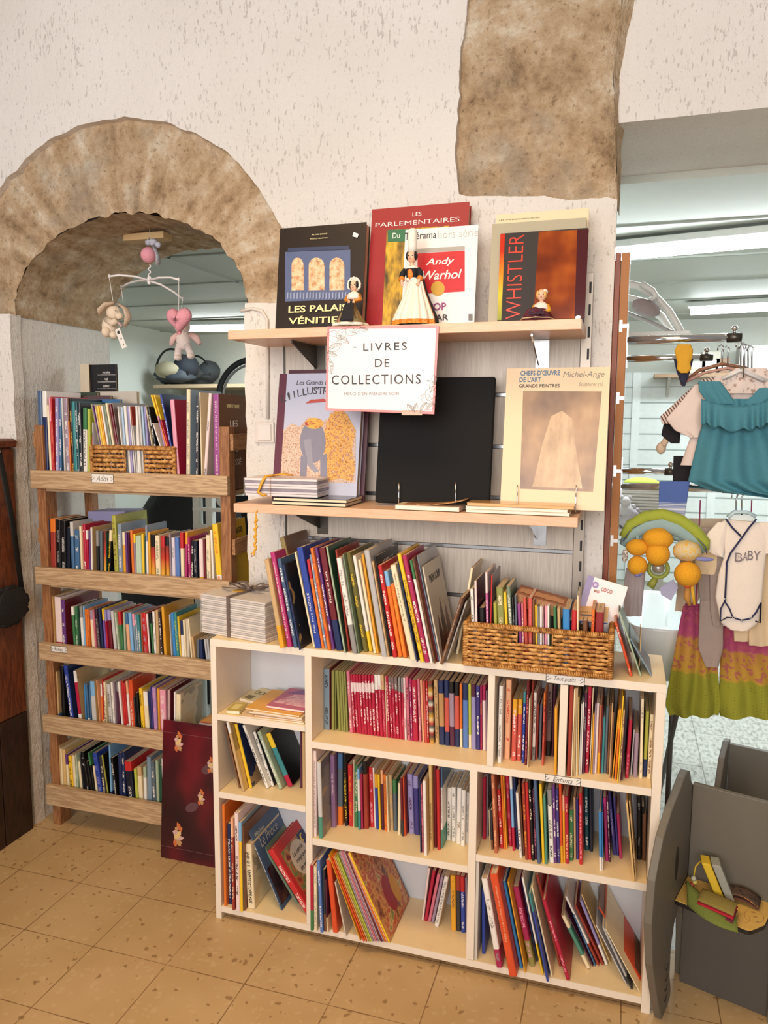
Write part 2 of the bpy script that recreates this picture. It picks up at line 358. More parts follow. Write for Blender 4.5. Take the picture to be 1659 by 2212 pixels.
# ------------------------------------------------------------------ lettering and flat prints
_TX = {}
def text_mesh(body, weight=0., shear=0., space=1.):
    k = (body, weight, shear, space)
    if k in _TX: return _TX[k]
    cu = bpy.data.curves.new('lettering', 'FONT'); cu.body = body; cu.offset = weight; cu.shear = shear; cu.space_character = space
    cu.resolution_u = 3; cu.extrude = .004
    o = bpy.data.objects.new('lettering', cu); COL.objects.link(o)
    dg = bpy.context.evaluated_depsgraph_get(); me = bpy.data.meshes.new_from_object(o.evaluated_get(dg))
    vs = [tuple(v.co) for v in me.vertices]; fs = [tuple(p.vertices) for p in me.polygons]
    bpy.data.objects.remove(o); bpy.data.curves.remove(cu); bpy.data.meshes.remove(me)
    xs = [v[0] for v in vs]; ys = [v[1] for v in vs]
    _TX[k] = (vs, fs, min(xs), max(xs), min(ys), max(ys)); return _TX[k]
FACE = {'front': Matrix(((1, 0, 0), (0, 0, -1), (0, 1, 0))), 'up': Matrix(((0, -1, 0), (0, 0, -1), (1, 0, 0))), 'right': Matrix(((0, 0, 1), (1, 0, 0), (0, 1, 0))), 'top': Matrix.Identity(3), 'down': Matrix(((0, 1, 0), (0, 0, -1), (-1, 0, 0)))}
def text_into(mb, body, o, w=None, h=None, face='front', align='c', weight=0., shear=0., space=1., rot=0.):
    """lettering added to mb: o is the box's centre (align c), or its lower start (align l); w and h its size in metres"""
    vs, fs, x0, x1, y0, y1 = text_mesh(body, weight, shear, space); bw, bh = max(x1-x0, 1e-6), max(y1-y0, 1e-6)
    sx = (w/bw) if w else None; sy = (h/bh) if h else None
    sx = sx or sy; sy = sy or sx
    R = FACE[face]; o = Vector(o); cr, sr = math.cos(rot), math.sin(rot); out = []
    for x, y, z in vs:
        X = (x-x0)*sx-(bw*sx/2 if align == 'c' else 0); Y = (y-y0)*sy-(bh*sy/2 if align == 'c' else 0)
        out.append(o+R @ Vector((X*cr-Y*sr, X*sr+Y*cr, z*.06)))
    return mb.add(out, fs)
def print_on(parent, name, mat, fn, label=None):
    b = MB(); fn(b); o = b.build(name, mat, parent)
    if label: o['label'] = label
    return o
# ------------------------------------------------------------------ the pine bookcase in the arch
TZ = [1.306, .949, .661, .378, .089]
wc = thing('bookcase', 'rough pine plank bookcase of five tiers standing inside the stone arch', 'bookcase', (-1.66, 2.42, 0))
def local(t): return Matrix.Translation(-Vector(t.location))
def part(t, name, mat, fn, smooth=False, bevel=0., label=None, solid=0., sub=0):
    b = MB(); fn(b); L = -Vector(t.location)
    if t.type == 'EMPTY' and t.rotation_euler.z == 0 and t.parent is None: b.v = [(v[0]+L.x, v[1]+L.y, v[2]+L.z) for v in b.v]
    o = b.build(name, mat, t, smooth, bevel=bevel, solid=solid, sub=sub)
    if label: o['label'] = label
    return o
for x0, x1, y0, y1 in ((-2.05, -2.015, 2.285, 2.345), (-2.05, -2.015, 2.54, 2.58), (-1.295, -1.258, 2.285, 2.325), (-1.295, -1.258, 2.54, 2.58)):
    part(wc, 'post', PINEV, lambda b: b.box(x0, x1, y0, y1, 0, 1.535), bevel=.002)
for k, z in enumerate(TZ):
    part(wc, 'shelf_board', PINE, lambda b: b.box(-2.014, -1.296, 2.29, 2.575, z-.012, z+.006), bevel=.001)
    p = part(wc, 'front_plank', PINE, lambda b: b.box(-2.058, -1.255, 2.262, 2.2845, z, z+.066+(.012 if k == 4 else 0)), bevel=.003)
    if k == 4: p['label'] = 'front plank with a dark bark edge'
for z in (1.455, 1.10, .80, .50, .2):
    part(wc, 'side_slat', PINEY, lambda b: b.box(-1.2575, -1.245, 2.29, 2.575, z, z+.055), bevel=.002)
    part(wc, 'side_slat', PINEY, lambda b: b.box(-2.062, -2.0505, 2.29, 2.575, z, z+.055), bevel=.002)
PAPER = M('#e8e2da', .6, var=.02); INK = M('#3a3634', .6); GREYINK = M('#8a8580', .7)
def shelf_label(t, x0, x1, z0, z1, y, body, label, tilt=0.):
    b = MB(); L = Vector(t.location)
    b.box(x0-L.x, x1-L.x, y-.0008-L.y, y-L.y, z0-L.z, z1-L.z); o = b.build('shelf_label', PAPER, t); o['label'] = label
    b = MB(); w, h = x1-x0, z1-z0
    text_into(b, body, ((x0+x1)/2-L.x, y-.001-L.y, (z0+z1)/2-L.z), w*.56, h*.62, shear=.35, weight=-.012)
    for a in (.06, .94):
        for q in range(3):
            an = q*2.1; c = (x0+w*a-L.x+.004*math.cos(an), y-.001-L.y, (z0+z1)/2-L.z+.005*math.sin(an)); b.tube([(c[0]-.003, c[1], c[2]-.003), c, (c[0]+.003, c[1], c[2]+.002)], .0006, 4)
    for (ax, az, bx, bz) in ((x0, z0, x1, z0), (x0, z1, x1, z1), (x0, z0, x0, z1), (x1, z0, x1, z1)):
        b.tube([(ax-L.x, y-.001-L.y, az-L.z), (bx-L.x, y-.001-L.y, bz-L.z)], .0007, 4)
    b.build('lettering', INK, o)
shelf_label(wc, -1.79, -1.70, 1.335, 1.366, 2.2615, 'Ados', 'small paper label with floral ends on the top plank')
shelf_label(wc, -2.0, -1.93, .70, .722, 2.2615, 'Romans', 'small paper label on the third plank')
# ------------------------------------------------------------------ the white bookcase
YF, YB = 1.977, 2.207
ZT, ZA1, ZA2, ZB1, ZB2, ZC2, ZL = .904, .671, .422, .626, .325, .365, .045
bc = thing('bookcase', 'low white melamine bookcase with open cells packed with children books', 'bookcase', (-.52, 2.09, 0))
BXS = dict(bevel=.0012)
def wb(name, x0, x1, z0, z1, y0=YF, y1=YB-.004, mat=None):
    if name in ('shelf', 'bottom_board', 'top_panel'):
        part(bc, 'edge_band', WHITE, lambda b: b.box(x0, x1, y0, y0+.0015, z0, z1)); y0 += .0016; mat = CREAMWHITE  # lamp warmth painted on the boards; added front strip stays plain white
    return part(bc, name, mat or WHITE, lambda b: b.box(x0, x1, y0, y1, z0, z1), **BXS)
wb('side_panel', -1.165, -1.146, 0, .8815); wb('side_panel', .1035, .1265, 0, .8815)
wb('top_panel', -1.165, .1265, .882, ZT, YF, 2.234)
wb('divider', -.857, -.836, ZL, .8815); wb('divider', -.322, -.304, ZB1, .8815); wb('divider', -.133, -.113, ZB1, .8815)
wb('divider', -.368, -.346, ZL, ZB1-.0205)
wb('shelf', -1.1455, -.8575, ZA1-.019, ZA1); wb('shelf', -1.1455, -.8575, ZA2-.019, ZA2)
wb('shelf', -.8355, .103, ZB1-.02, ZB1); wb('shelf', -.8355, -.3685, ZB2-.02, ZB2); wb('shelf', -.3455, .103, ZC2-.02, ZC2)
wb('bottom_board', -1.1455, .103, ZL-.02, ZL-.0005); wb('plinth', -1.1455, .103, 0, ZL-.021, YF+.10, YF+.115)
wb('inner_lining', -.3455, -.337, ZL, ZC2-.021, YF+.004, YB-.006, M('#c9c4bb', .5))
part(bc, 'back_panel', M('#cdd0d6', .5, var=.02), lambda b: b.box(-1.165, .1265, YB-.0035, YB, .005, .8815))
shelf_label(bc, -.170, -.073, .878, .9035, YF-.0002, 'Tout petits', 'paper label reading Tout petits'); shelf_label(bc, -.164, -.073, .606, .6265, YF-.0002, 'Enfants', 'paper label reading Enfants')
# ------------------------------------------------------------------ slatwall panel and its two shelves
sw = thing('slatwall_panel', 'pale grooved display panel fixed to the plaster pier behind the beech shelves', 'display panel', (-.56, 2.25, .9))
gz = [.92, 1.033, 1.183, 1.334, 1.484, 1.634, 1.80]
for a, b_ in zip(gz, gz[1:]):
    part(sw, 'board', SLAT, lambda b: b.box(-1.028, -.128, 2.238, 2.2585, a+.006, b_-.006), bevel=.001)
part(sw, 'backing', M('#7a7066', .7), lambda b: b.box(-1.026, -.13, 2.2535, 2.2595, .92, 1.795))
for z in gz[1:-1]: part(sw, 'metal_channel', STEEL, lambda b: b.box(-1.028, -.128, 2.2405, 2.253, z-.0045, z+.0045))
part(sw, 'edge_upright', M('#a79c90', .4, .3), lambda b: b.box(-.127, -.098, 2.232, 2.2595, .92, 1.965), bevel=.001)
for z in [.95+.06*i for i in range(17)]: part(sw, 'upright_slot', BLACK, lambda b: b.box(-.109, -.103, 2.2312, 2.2325, z, z+.03))
part(sw, 'edge_strip', DKMETAL, lambda b: b.box(-1.034, -1.0285, 2.236, 2.2595, .92, 1.80))
def beech_shelf(label, x0, x1, y0, zt, group='beech display shelves'):
    t = thing('wall_shelf', label, 'shelf', ((x0+x1)/2, 2.12, zt), 0, group)
    part(t, 'board', BEECH, lambda b: b.box(x0, x1, y0, 2.236, zt-.026, zt), bevel=.0015)
    for x, m in ((x0+.175, DKMETAL), (x1-.13, CHROME)):
        part(t, 'bracket', m, lambda b: b.prism([(2.237, zt-.027), (2.05, zt-.027), (2.05, zt-.034), (2.237, zt-.098)], .004, 'x', x))
        part(t, 'bracket_plate', STEEL if m is CHROME else DKMETAL, lambda b: b.box(x-.006, x+.03, 2.2335, 2.237, zt-.115, zt-.027))
    return t
SHT, SHM = 1.813, 1.316
beech_shelf('upper beech shelf holding art books and costume dolls', -1.098, -.113, 2.0, SHT)
beech_shelf('lower beech shelf under the black panel and the sepia book', -1.09, -.105, 2.0, SHM-.002)
part(sw, 'groove_bar', DKMETAL, lambda b: b.box(-.9, -.8, 2.2365, 2.2378, 1.478, 1.49))
# ------------------------------------------------------------------ the shutter post, clear sheet and arm panel at the doorway
def post(label, x0, x1, y0, y1, z0, z1, mat): return tag(MB().box(x0, x1, y0, y1, z0, z1).build('door_post', mat, bevel=.002), label, 'post')
post('reddish wooden post beside the plaster pier and the display panel', -.044, -.0285, 2.262, 2.30, .0, 2.02, MAHOG)
ap = thing('garment_rail_panel', 'brown board panel carrying the chrome clothes arms by the doorway', 'display panel', (-.014, 2.45, 0))
part(ap, 'panel', MDF, lambda b: b.box(-.0275, -.006, 2.262, 2.80, 0, 2.02), bevel=.001)
for z in (1.822, 1.624, 1.42, 1.22):
    part(ap, 'slot_profile', M('#c9c6c2', .3, .5), lambda b: b.prism([(-.026, z-.016), (-.018, z-.016), (-.018, z-.005), (-.0055, z-.005), (-.0055, z+.005), (-.018, z+.005), (-.018, z+.016), (-.026, z+.016)], .004, 'y', 2.2603), label='T-shaped metal slot end')
tag(MB().box(-.0045, -.003, 2.262, 2.42, 1.04, 2.05).build('clear_sheet', CLEAR), 'upright clear plastic sheet against the brown panel edge', 'plastic sheet')
# ------------------------------------------------------------------ dark cabinet and bag at the edge
cb = thing('cabinet', 'dark stained wooden cabinet with a blackened base beside the arch', 'cabinet', (-2.4, 1.7, 0))
part(cb, 'body', DARKWOOD, lambda b: [b.box(-2.7, -2.112, 1.0, 2.236, .46, 1.455)])
for i in range(9):
    y = 2.236-.136*(i+1); part(cb, 'board', DARKWOOD, lambda b: b.box(-2.112, -2.101, y+.002, y+.134, .47, 1.45), bevel=.002)
    part(cb, 'base_board', DARKLOW, lambda b: b.box(-2.112, -2.099, y+.002, y+.134, 0, .468), bevel=.002)
part(cb, 'base', DARKLOW, lambda b: b.box(-2.7, -2.112, 1.0, 2.236, 0, .459))
part(cb, 'top', DARKWOOD, lambda b: b.prism([(-2.72, 1.456), (-2.09, 1.456), (-2.085, 1.478), (-2.10, 1.486), (-2.72, 1.482)], 1.24, 'y', 1.0), bevel=.003)
bg = thing('bag', 'black quilted bag hanging by a strap on the dark cabinet', 'bag', (-2.07, 2.0, .95))
def bagpt(px, py): return atX(px, py, -2.075)
c = bagpt(20, 1310); P1, P2 = bagpt(2, 972), bagpt(48, 1275)
part(bg, 'pouch', M('#0d0d10', .7, bump=.4, bs=160), lambda b: b.ell(c, (.03, .085, .068), 28, 16, bump=.06), smooth=True)
part(bg, 'ruffled_rim', M('#101014', .8), lambda b: b.tube([c+Vector((.004*math.sin(9*a), (.083+.003*math.sin(24*a))*math.cos(a), (.066+.003*math.sin(24*a))*math.sin(a))) for a in [2*math.pi*i/96 for i in range(96)]], .009, 6, True), smooth=True)
part(bg, 'strap', M('#0a0a0b', .7), lambda b: b.tube([P1+Vector((0, -.01, 0)), P1+(P2-P1)*.5+Vector((.004, 0, 0)), P2+Vector((.0, .0, -.02))], .013, 8, flat=.25), smooth=True)
part(bg, 'strap_hook', STEEL, lambda b: b.tube([P1+Vector((-.012, -.01, .0)), P1+Vector((0, -.01, .012)), P1+Vector((.006, -.01, -.01))], .003, 6), smooth=True)
# ------------------------------------------------------------------ books: palette, spines, builder
PAL = {k: (h, w) for k, h, w in (l.split(',') for l in '''navy,23305a,navy blue
royal,2f46a0,royal blue
azure,3a86c8,azure blue
skyblue,7fb2dd,sky blue
cornflower,5c7fc0,cornflower blue
steelblue,466d96,steel blue
slateblue,4a6284,slate blue
bluegrey,8696ab,blue grey
greyblue,7d93a5,greyish blue
lightblue,a9c3dd,light blue
slate,5c6873,slate grey
indigo,40397c,indigo
lavender,9b92c4,lavender
violet,7d5fae,violet
lilac,b089bd,lilac
lilacwhite,d8d0dd,lilac white
mauve,9f8a9c,mauve
greymauve,91868f,greyish mauve
mauvepurple,8d6b92,dusty purple
purple,663a80,purple
violetpink,9c4b8f,violet pink
plum,542640,plum
plumblack,33222f,plum black
magenta,b2316f,magenta
raspberry,a82a56,raspberry
crimson,b3203f,crimson
rose,d27386,rose pink
pink,e59bb0,pink
pinkwhite,ecd6d3,pinkish white
orchid,c66aa0,orchid pink
coral,cf5a4e,coral red
red,c22b2e,red
brick,9c3a2e,brick red
maroon,6e1f2a,maroon
maroonred,8e2127,deep red
vermilion,d9512c,vermilion
orange,e2772b,orange
peach,e9ad86,peach
terracotta,b9694a,terracotta
amber,e3a32e,amber
yellow,f0c62f,yellow
gold,d8b04a,gold
pear,a9a848,pear green
lime,b7c04e,lime green
olive,8f8a4e,olive green
oliveb,6d6530,dark olive
khaki,8c7a4c,khaki
moss,8e9150,moss green
green,3f7a4d,green
darkgreen,25503c,dark green
sage,a5b79c,sage green
palegreen,b9ccb4,pale green
seagreen,4f8f7c,sea green
greygreen,76866f,greyish green
teal,3d8a8e,teal
darkteal,1d4c55,dark teal
sand,dcb978,sand
tan,c9a778,tan
camel,b98e5c,camel brown
brown,7b5237,brown
taupe,7c6a66,taupe
cream,ecdcb8,cream
white,ebe6df,white
palegrey,c8c6c4,pale grey
silver,b3b2b4,silver grey
grey,8f8d8b,grey
greypink,c09d9d,greyish pink
creamgrey,cdc2b0,stone grey
charcoal,34343a,charcoal
black,151416,black
blackblue,151b2e,blue black
flame,d9632a,flame orange
multi,b5863c,striped'''.split('\n'))}
_BM = {}
def cover_mat(base, ink=None, top=None, bot=None, cover=None, art=False):
    k = (base, ink, top, bot, cover, art)
    if k in _BM: return _BM[k]
    t = NT('book_cover_'+base); tc = t.n('ShaderNodeTexCoord'); g = t.n('ShaderNodeSeparateXYZ'); ob = t.n('ShaderNodeSeparateXYZ')
    t.l(tc.outputs['Generated'], g.inputs[0]); t.l(tc.outputs['Object'], ob.inputs[0]); rn = t.n('ShaderNodeObjectInfo').outputs['Random']
    gx, gz, oy = g.outputs[0], g.outputs[2], ob.outputs[1]
    nz = t.n('ShaderNodeTexNoise', noise_dimensions='4D'); nz.inputs['Scale'].default_value = 22; nz.inputs['Detail'].default_value = 3
    t.l(tc.outputs['Object'], nz.inputs['Vector']); t.l(t.math('MULTIPLY', rn, 50.), nz.inputs['W']); N = nz.outputs[0]
    c = lin(PAL[base][0]); col = t.mix(N, tuple(x*.86 for x in c[:3])+(1,), tuple(min(1, x*1.1) for x in c[:3])+(1,))
    spine = t.math('LESS_THAN', oy, .0045)
    if base == 'multi':
        f = t.math('FRACT', t.math('MULTIPLY', gz, 2.4)); col = t.ramp(f, [(0., '#d9a441'), (.25, '#5a4a40'), (.4, '#9c3a2e'), (.5, '#ddd6c6'), (.65, '#4d554c'), (.78, '#c0453a'), (.9, '#d7be8b')])
    if base == 'flame': col = t.ramp(gz, [(0., '#9fae7a'), (.3, '#e0a83a'), (.6, '#c23a28'), (.85, '#7a2a22')])
    bands = col
    if top: bands = t.mix(t.math('GREATER_THAN', gz, t.math('ADD', .72, t.math('MULTIPLY', rn, .12))), bands, lin(PAL[top][0]))
    if bot: bands = t.mix(t.math('LESS_THAN', gz, t.math('ADD', .2, t.math('MULTIPLY', rn, .12))), bands, lin(PAL[bot][0]))
    if top == 'pinkwhite' and base == 'crimson': bands = t.mix(t.math('MULTIPLY', t.math('GREATER_THAN', gz, .71), t.math('LESS_THAN', gz, .86)), col, lin(PAL[top][0]))
    if ink:
        lt = t.n('ShaderNodeTexNoise', noise_dimensions='4D'); lt.inputs['Scale'].default_value = 1.; lt.inputs['Detail'].default_value = 1
        mp = t.n('ShaderNodeMapping'); mp.inputs['Scale'].default_value = (330, 1, 300); t.l(tc.outputs['Object'], mp.inputs[0]); t.l(mp.outputs[0], lt.inputs['Vector']); t.l(t.math('MULTIPLY', rn, 90.), lt.inputs['W'])
        wd = t.n('ShaderNodeTexNoise', noise_dimensions='4D'); wd.inputs['Scale'].default_value = 1.; wd.inputs['Detail'].default_value = 0
        mp2 = t.n('ShaderNodeMapping'); mp2.inputs['Scale'].default_value = (1, 1, 26); t.l(tc.outputs['Object'], mp2.inputs[0]); t.l(mp2.outputs[0], wd.inputs['Vector']); t.l(t.math('MULTIPLY', rn, 31.), wd.inputs['W'])
        m = t.math('MULTIPLY', t.math('GREATER_THAN', lt.outputs[0], .49), t.math('GREATER_THAN', wd.outputs[0], .47))
        m = t.math('MULTIPLY', m, t.math('LESS_THAN', t.math('ABSOLUTE', t.math('SUBTRACT', gx, .5)), .24))
        m = t.math('MULTIPLY', m, t.math('MULTIPLY', t.math('GREATER_THAN', gz, .08), t.math('LESS_THAN', gz, .9)))
        bands = t.mix(t.math('MULTIPLY', m, t.math('MULTIPLY', spine, .9)), bands, lin(PAL[ink][0]))
    if cover or art:
        cc = lin(PAL[cover or base][0]); side = t.mix(N, tuple(x*.9 for x in cc[:3])+(1,), cc)
        if art:
            n2 = t.n('ShaderNodeTexNoise', noise_dimensions='4D'); n2.inputs['Scale'].default_value = 14; n2.inputs['Detail'].default_value = 2
            t.l(tc.outputs['Object'], n2.inputs['Vector']); t.l(t.math('MULTIPLY', rn, 77.), n2.inputs['W'])
            side = t.mix(t.math('GREATER_THAN', n2.outputs[0], .56), side, t.mix(.45, cc, lin('#2a1a18')))
            side = t.mix(t.math('LESS_THAN', n2.outputs[0], .40), side, t.mix(.5, cc, lin('#d8b070')))
        bands = t.mix(spine, side, bands)
    _BM[k] = t.out(bands, .36); return _BM[k]
PAGES = None
def page_mat():
    t = NT('book_pages'); tc = t.n('ShaderNodeTexCoord').outputs['Object']
    rn = t.n('ShaderNodeObjectInfo').outputs['Random']
    f = t.noise(tc, 420, 2, .5, sc=(1, .02, .02))
    col = t.mix(rn, t.ramp(f, [(.35, '#b79f80'), (.6, '#e3d3b8')]), t.ramp(f, [(.35, '#a98966'), (.6, '#cfb491')]))
    return t.out(col, .8)
PAGES = page_mat()
ORD = 'first second third fourth fifth sixth seventh eighth ninth tenth eleventh twelfth thirteenth fourteenth fifteenth sixteenth seventeenth eighteenth nineteenth twentieth'.split()
ORD += ['twenty-'+o for o in ORD[:9]]+['thirtieth']+['thirty-'+o for o in ORD[:9]]+['fortieth']+['forty-'+o for o in ORD[:9]]+['fiftieth']
BOOKS = []
def book_mesh(w, h, D, hard):
    b = min(.0022 if hard else .0011, w*.28); r = min(.0035, w*.3)
    x = w/2; mb = MB()
    out = [(-x, D), (-x, r), (-x+r*.4, r*.3), (-x+r, 0), (x-r, 0), (x-r*.4, r*.3), (x, r), (x, D), (x-b, D), (x-b, b+r*.6), (-x+b, b+r*.6), (-x+b, D)]
    mb.prism(out, h, 'z', 0)
    pg = MB(); e = .003 if hard else .0008; pg.box(-x+b, x-b, b+r*.6, D-(.004 if hard else .001), e, h-e); return mb, pg
def make_book(row, n, loc, th, w, h, D, spec, opt, ry=0.):
    m = re.match(r'([a-z]+)', spec); base = m.group(1); ink = top = bot = None
    for s_, c_ in re.findall(r'([/^_])([a-z]+)', spec):
        if s_ == '/': ink = c_
        elif s_ == '^': top = c_
        else: bot = c_
    hard = 'H' in opt; kind = 'magazine' if row.get('kind') == 'magazine' or 'M' in opt else row.get('kind', 'book')
    mb, pg = book_mesh(w, h, D, hard)
    o = mb.build(kind, cover_mat(base, None if 'T' in opt else ink, top, bot, opt.get('C'), 'A' in opt)); o.location = loc
    o.rotation_euler = Euler((0, th, ry), 'XYZ')
    if w > .004 and not row.get('nopages'): pg.build('pages', PAGES, o)
    if 'T' in opt:
        t_ = MB(); txt = opt['T'].replace('~', ' ')
        fw = float(opt.get('TW', .62)); text_into(t_, txt, (0, -.0004, h*float(opt.get('TZ', .5))), h*fw, w*float(opt.get('TH', .5)), 'up', weight=float(opt.get('TB', .0)))
        t_.build('spine_title', cover_ink(ink or 'white'), o)
    BOOKS.append(dict(o=o, row=row, n=n, base=base, ink=ink, top=top, bot=bot, w=w, h=h, art='A' in opt, cov=opt.get('C'), kind=kind, th=th, txt=opt.get('T')))
    return o
def cover_ink(c): return M('#'+PAL[c][0], .5, var=.02)
def do_row(row, data):
    ox, oy, sc = row['crop']; zb = row['zb']; items = []
    for ln in re.split(r'[;\n]', data.strip()):
        ln = ln.strip()
        if not ln: continue
        tk = ln.split(); xb, yb, xt, yt, w = tk[:5]; spec = tk[5]; opt = {}
        for q in tk[6:]:
            k, _, v = q.partition('='); opt[k] = v or True
        xb, xt, yt, w = float(xb), float(xt), float(yt), float(w)
        if yb == '-':
            (a0, b0), (a1, b1) = row['line']; yb = b0+(b1-b0)*(xb-a0)/(a1-a0)
        yb = float(yb); pb = (ox+xb*sc, oy+yb*sc); pt = (ox+xt*sc, oy+yt*sc); pr = (ox+(xb+w)*sc, oy+yb*sc)
        if row['mode'] == 'z':
            B = atZ(*pb, zb); y = min(max(B.y, row['yr'][0]), row['yr'][1])
        else: y = row['y']+float(opt.get('I', 0))+rnd(0, .008)
        B = atY(*pb, y); T = atY(*pt, y); R_ = atY(*pr, y)
        s = (T.x-B.x)/max(.03, T.z-B.z)
        if abs(s) < .02: s = 0.
        th = math.atan(s); x0 = B.x-(B.z-zb)*s; h = (T.z-zb)/math.cos(th); wd = max(.0022, (R_.x-B.x)*math.cos(th))
        D = float(opt.get('D', row['D']))*(1 if 'D' in opt else rnd(.92, 1.06)); D = min(D, row['ymax']-y)
        items.append([x0, y, th, wd, h, D, spec, opt, T.x])
    vis = [i for i in items if 'B' not in i[7]]
    for a, b in zip(vis, vis[1:]):
        if abs(a[1]-b[1]) < max(a[5], b[5]) and abs(a[2]-b[2]) < .25:
            g = min((b[0]-a[0])*math.cos(a[2]), (b[0]+math.tan(b[2])*min(a[4], b[4])-a[0]-math.tan(a[2])*min(a[4], b[4]))*math.cos(a[2]))
            if g > .0018: a[3] = min(a[3], g*.985)
            else: a[3] = min(a[3], .004)
    for n, (x0, y, th, wd, h, D, spec, opt, tx) in enumerate(items):
        z = zb+.0006
        if th >= 0: cx = x0+wd/2*math.cos(th); z += wd/2*math.sin(th)
        else: cx = x0+wd/2*math.cos(th); z += wd/2*math.sin(-th)
        if row['mode'] == 'z' and zb < .9:                    # keep inside the cell: its side boards and the board above
            top = {ZA1: .8815, ZA2: .651, ZB1: .8815, ZB2: .605, ZC2: .605}.get(zb, .3445 if cx > -.35 else .3045 if cx > -.84 else .402)
            h = min(h, (top-.001-zb-wd*abs(math.sin(th)))/math.cos(th)); c, s_ = wd/2*math.cos(th), h*math.sin(th)
            lo, hi = cx-c+min(0, s_), cx+c+max(0, s_)
            for a0, a1 in ((-1.165, -1.146), (-.857, -.836), (.1035, .1265))+(((-.322, -.304), (-.133, -.113)) if zb > .6 else ((-.368, -.3365 if zb < .1 else -.346),)):
                if lo < a1 and hi > a0: cx += (a1-lo+.0005) if (lo+hi) > (a0+a1) else (a0-hi-.0005)
        make_book(row, n, (cx, y, z), th, wd, h, D, spec, opt)
def label_books():
    used = {}; rows = {}
    for b in BOOKS: rows.setdefault(id(b['row']), []).append(b)
    for bs in rows.values(): bs.sort(key=lambda b: b['o'].location.x)
    def nm(b): return PAL[b['base']][1]
    def core(b):
        s = nm(b); k = b['kind'].replace('_', ' '); w = b['w']*1000
        sz = 'thin ' if w < 6 else 'thick ' if w > 26 else 'slim ' if w < 12 else ''
        ex = ''
        if b['top'] and b['bot']: ex = ' with '+PAL[b['top']][1]+' top and '+PAL[b['bot']][1]+' foot'
        elif b['top']: ex = ' with '+PAL[b['top']][1]+' top'
        elif b['bot']: ex = ' with '+PAL[b['bot']][1]+' foot'
        elif b['ink']: ex = ' lettered in '+PAL[b['ink']][1]
        if b['th'] > .13 or b['th'] < -.13: sz = 'leaning '+sz
        return sz, s+' '+k, ex
    def cands(b, bs, i):
        sz, s, ex = core(b); pl = b['row']['place']; A = nm(bs[i-1]) if i else None; C = nm(bs[i+1]) if i+1 < len(bs) else None
        mid = f'between {A} and {C} ones' if A and C else f'beside {A or C} one' if (A or C) else ''
        yield f'{sz}{s}{ex} {pl}'
        yield f'{sz}{s} {mid}, {pl}'; yield f'{sz}{s}{ex} {mid}, {pl}'
        yield f'{s}{ex}, {ORD[min(i, 49)]} along {pl}'; yield f'{s}, {ORD[min(i, 49)]} along {pl}'
    allc = {}
    for bs in rows.values():
        for i, b in enumerate(bs):
            b['c'] = [c for c in cands(b, bs, i) if len(re.findall(r"[A-Za-z0-9][A-Za-z0-9'-]*", c)) <= 16]
            for c in set(b['c']): allc[c] = allc.get(c, 0)+1
    for bs in rows.values():
        for i, b in enumerate(bs):
            c = next((c for c in b['c'] if allc[c] == 1 and c not in used), None) or f'{core(b)[1]}, {ORD[min(i, 49)]} along {b["row"]["place"]}'
            used[c] = 1; tag(b['o'], c, b['kind'].replace('_', ' '), b['row']['group'])
# ------------------------------------------------------------------ book rows, read off the photograph in crop pixels: foot x, foot y, head x, head y, width
P3G = 'pine bookcase '
WR = dict(mode='y', y=2.292, D=.16, ymax=2.57)
do_row(dict(WR, crop=(70, 830, .13864), zb=1.3135, line=((0, 1335), (1659, 1385)), place='on the pine bookcase top tier', group='books on the top pine tier', D=.2), '''
105 - 70 105 70 slateblue_palegreen H; 180 - 145 110 75 navy^white; 262 - 210 330 35 cream; 300 - 235 220 45 red^pink; 325 - 275 195 50 red/orange; 355 - 345 215 55 lavender/white; 415 - 410 230 75 steelblue/white
490 - 440 215 40 palegrey; 525 - 490 225 60 mauve/white; 585 - 550 220 30 orange^brown; 612 - 560 225 40 black/gold; 650 - 610 270 50 teal; 695 - 665 275 45 darkteal/white; 740 - 712 290 55 charcoal/white
790 - 780 370 70 white/charcoal^green T=LE~MANGERALL TW=.45; 860 - 850 390 40 lime''')
MR = dict(WR, kind='magazine', place='in the basket on the pine bookcase', group='magazines in the upper basket', zb=1.325, y=2.302, D=.21, ymax=2.57, nopages=1)
MAGS1 = '''890 940 880 530 38 red^navy; 935 940 930 600 80 lilacwhite/plum; 1030 955 900 310 25 olive; 1050 955 925 330 20 purple; 1070 955 965 330 20 cream; 1090 955 990 340 30 yellow; 1120 955 1030 335 30 amber; 1160 955 1060 340 25 white; 1200 955 1100 340 35 greygreen
1240 955 1130 300 30 cream; 1290 955 1180 320 45 maroon; 1340 955 1240 290 35 taupe; 1380 955 1320 350 25 white; 1420 955 1370 360 30 lightblue; 1460 955 1410 340 40 white; 1510 955 1470 350 30 lavender; 1550 955 1500 340 25 white; 1580 955 1520 350 40 palegrey^brick; 1620 955 1600 340 30 white'''
do_row(dict(MR, crop=(70, 830, .13864), line=((0, 955), (1659, 955))), MAGS1)
do_row(dict(MR, crop=(280, 830, .15672), place='in the basket beside the rose book', line=((0, 850), (600, 850))), '''110 850 75 310 22 white; 150 850 110 310 25 palegrey; 190 850 150 310 25 lightblue; 230 850 190 315 25 lavender; 300 850 215 300 18 cream; 330 850 230 315 65 black/white; 410 850 310 540 50 white
470 850 380 440 20 lilac; 490 850 285 155 30 orange^yellow; 520 850 330 155 28 crimson^yellow; 552 850 410 145 24 royal/white C=navy''')
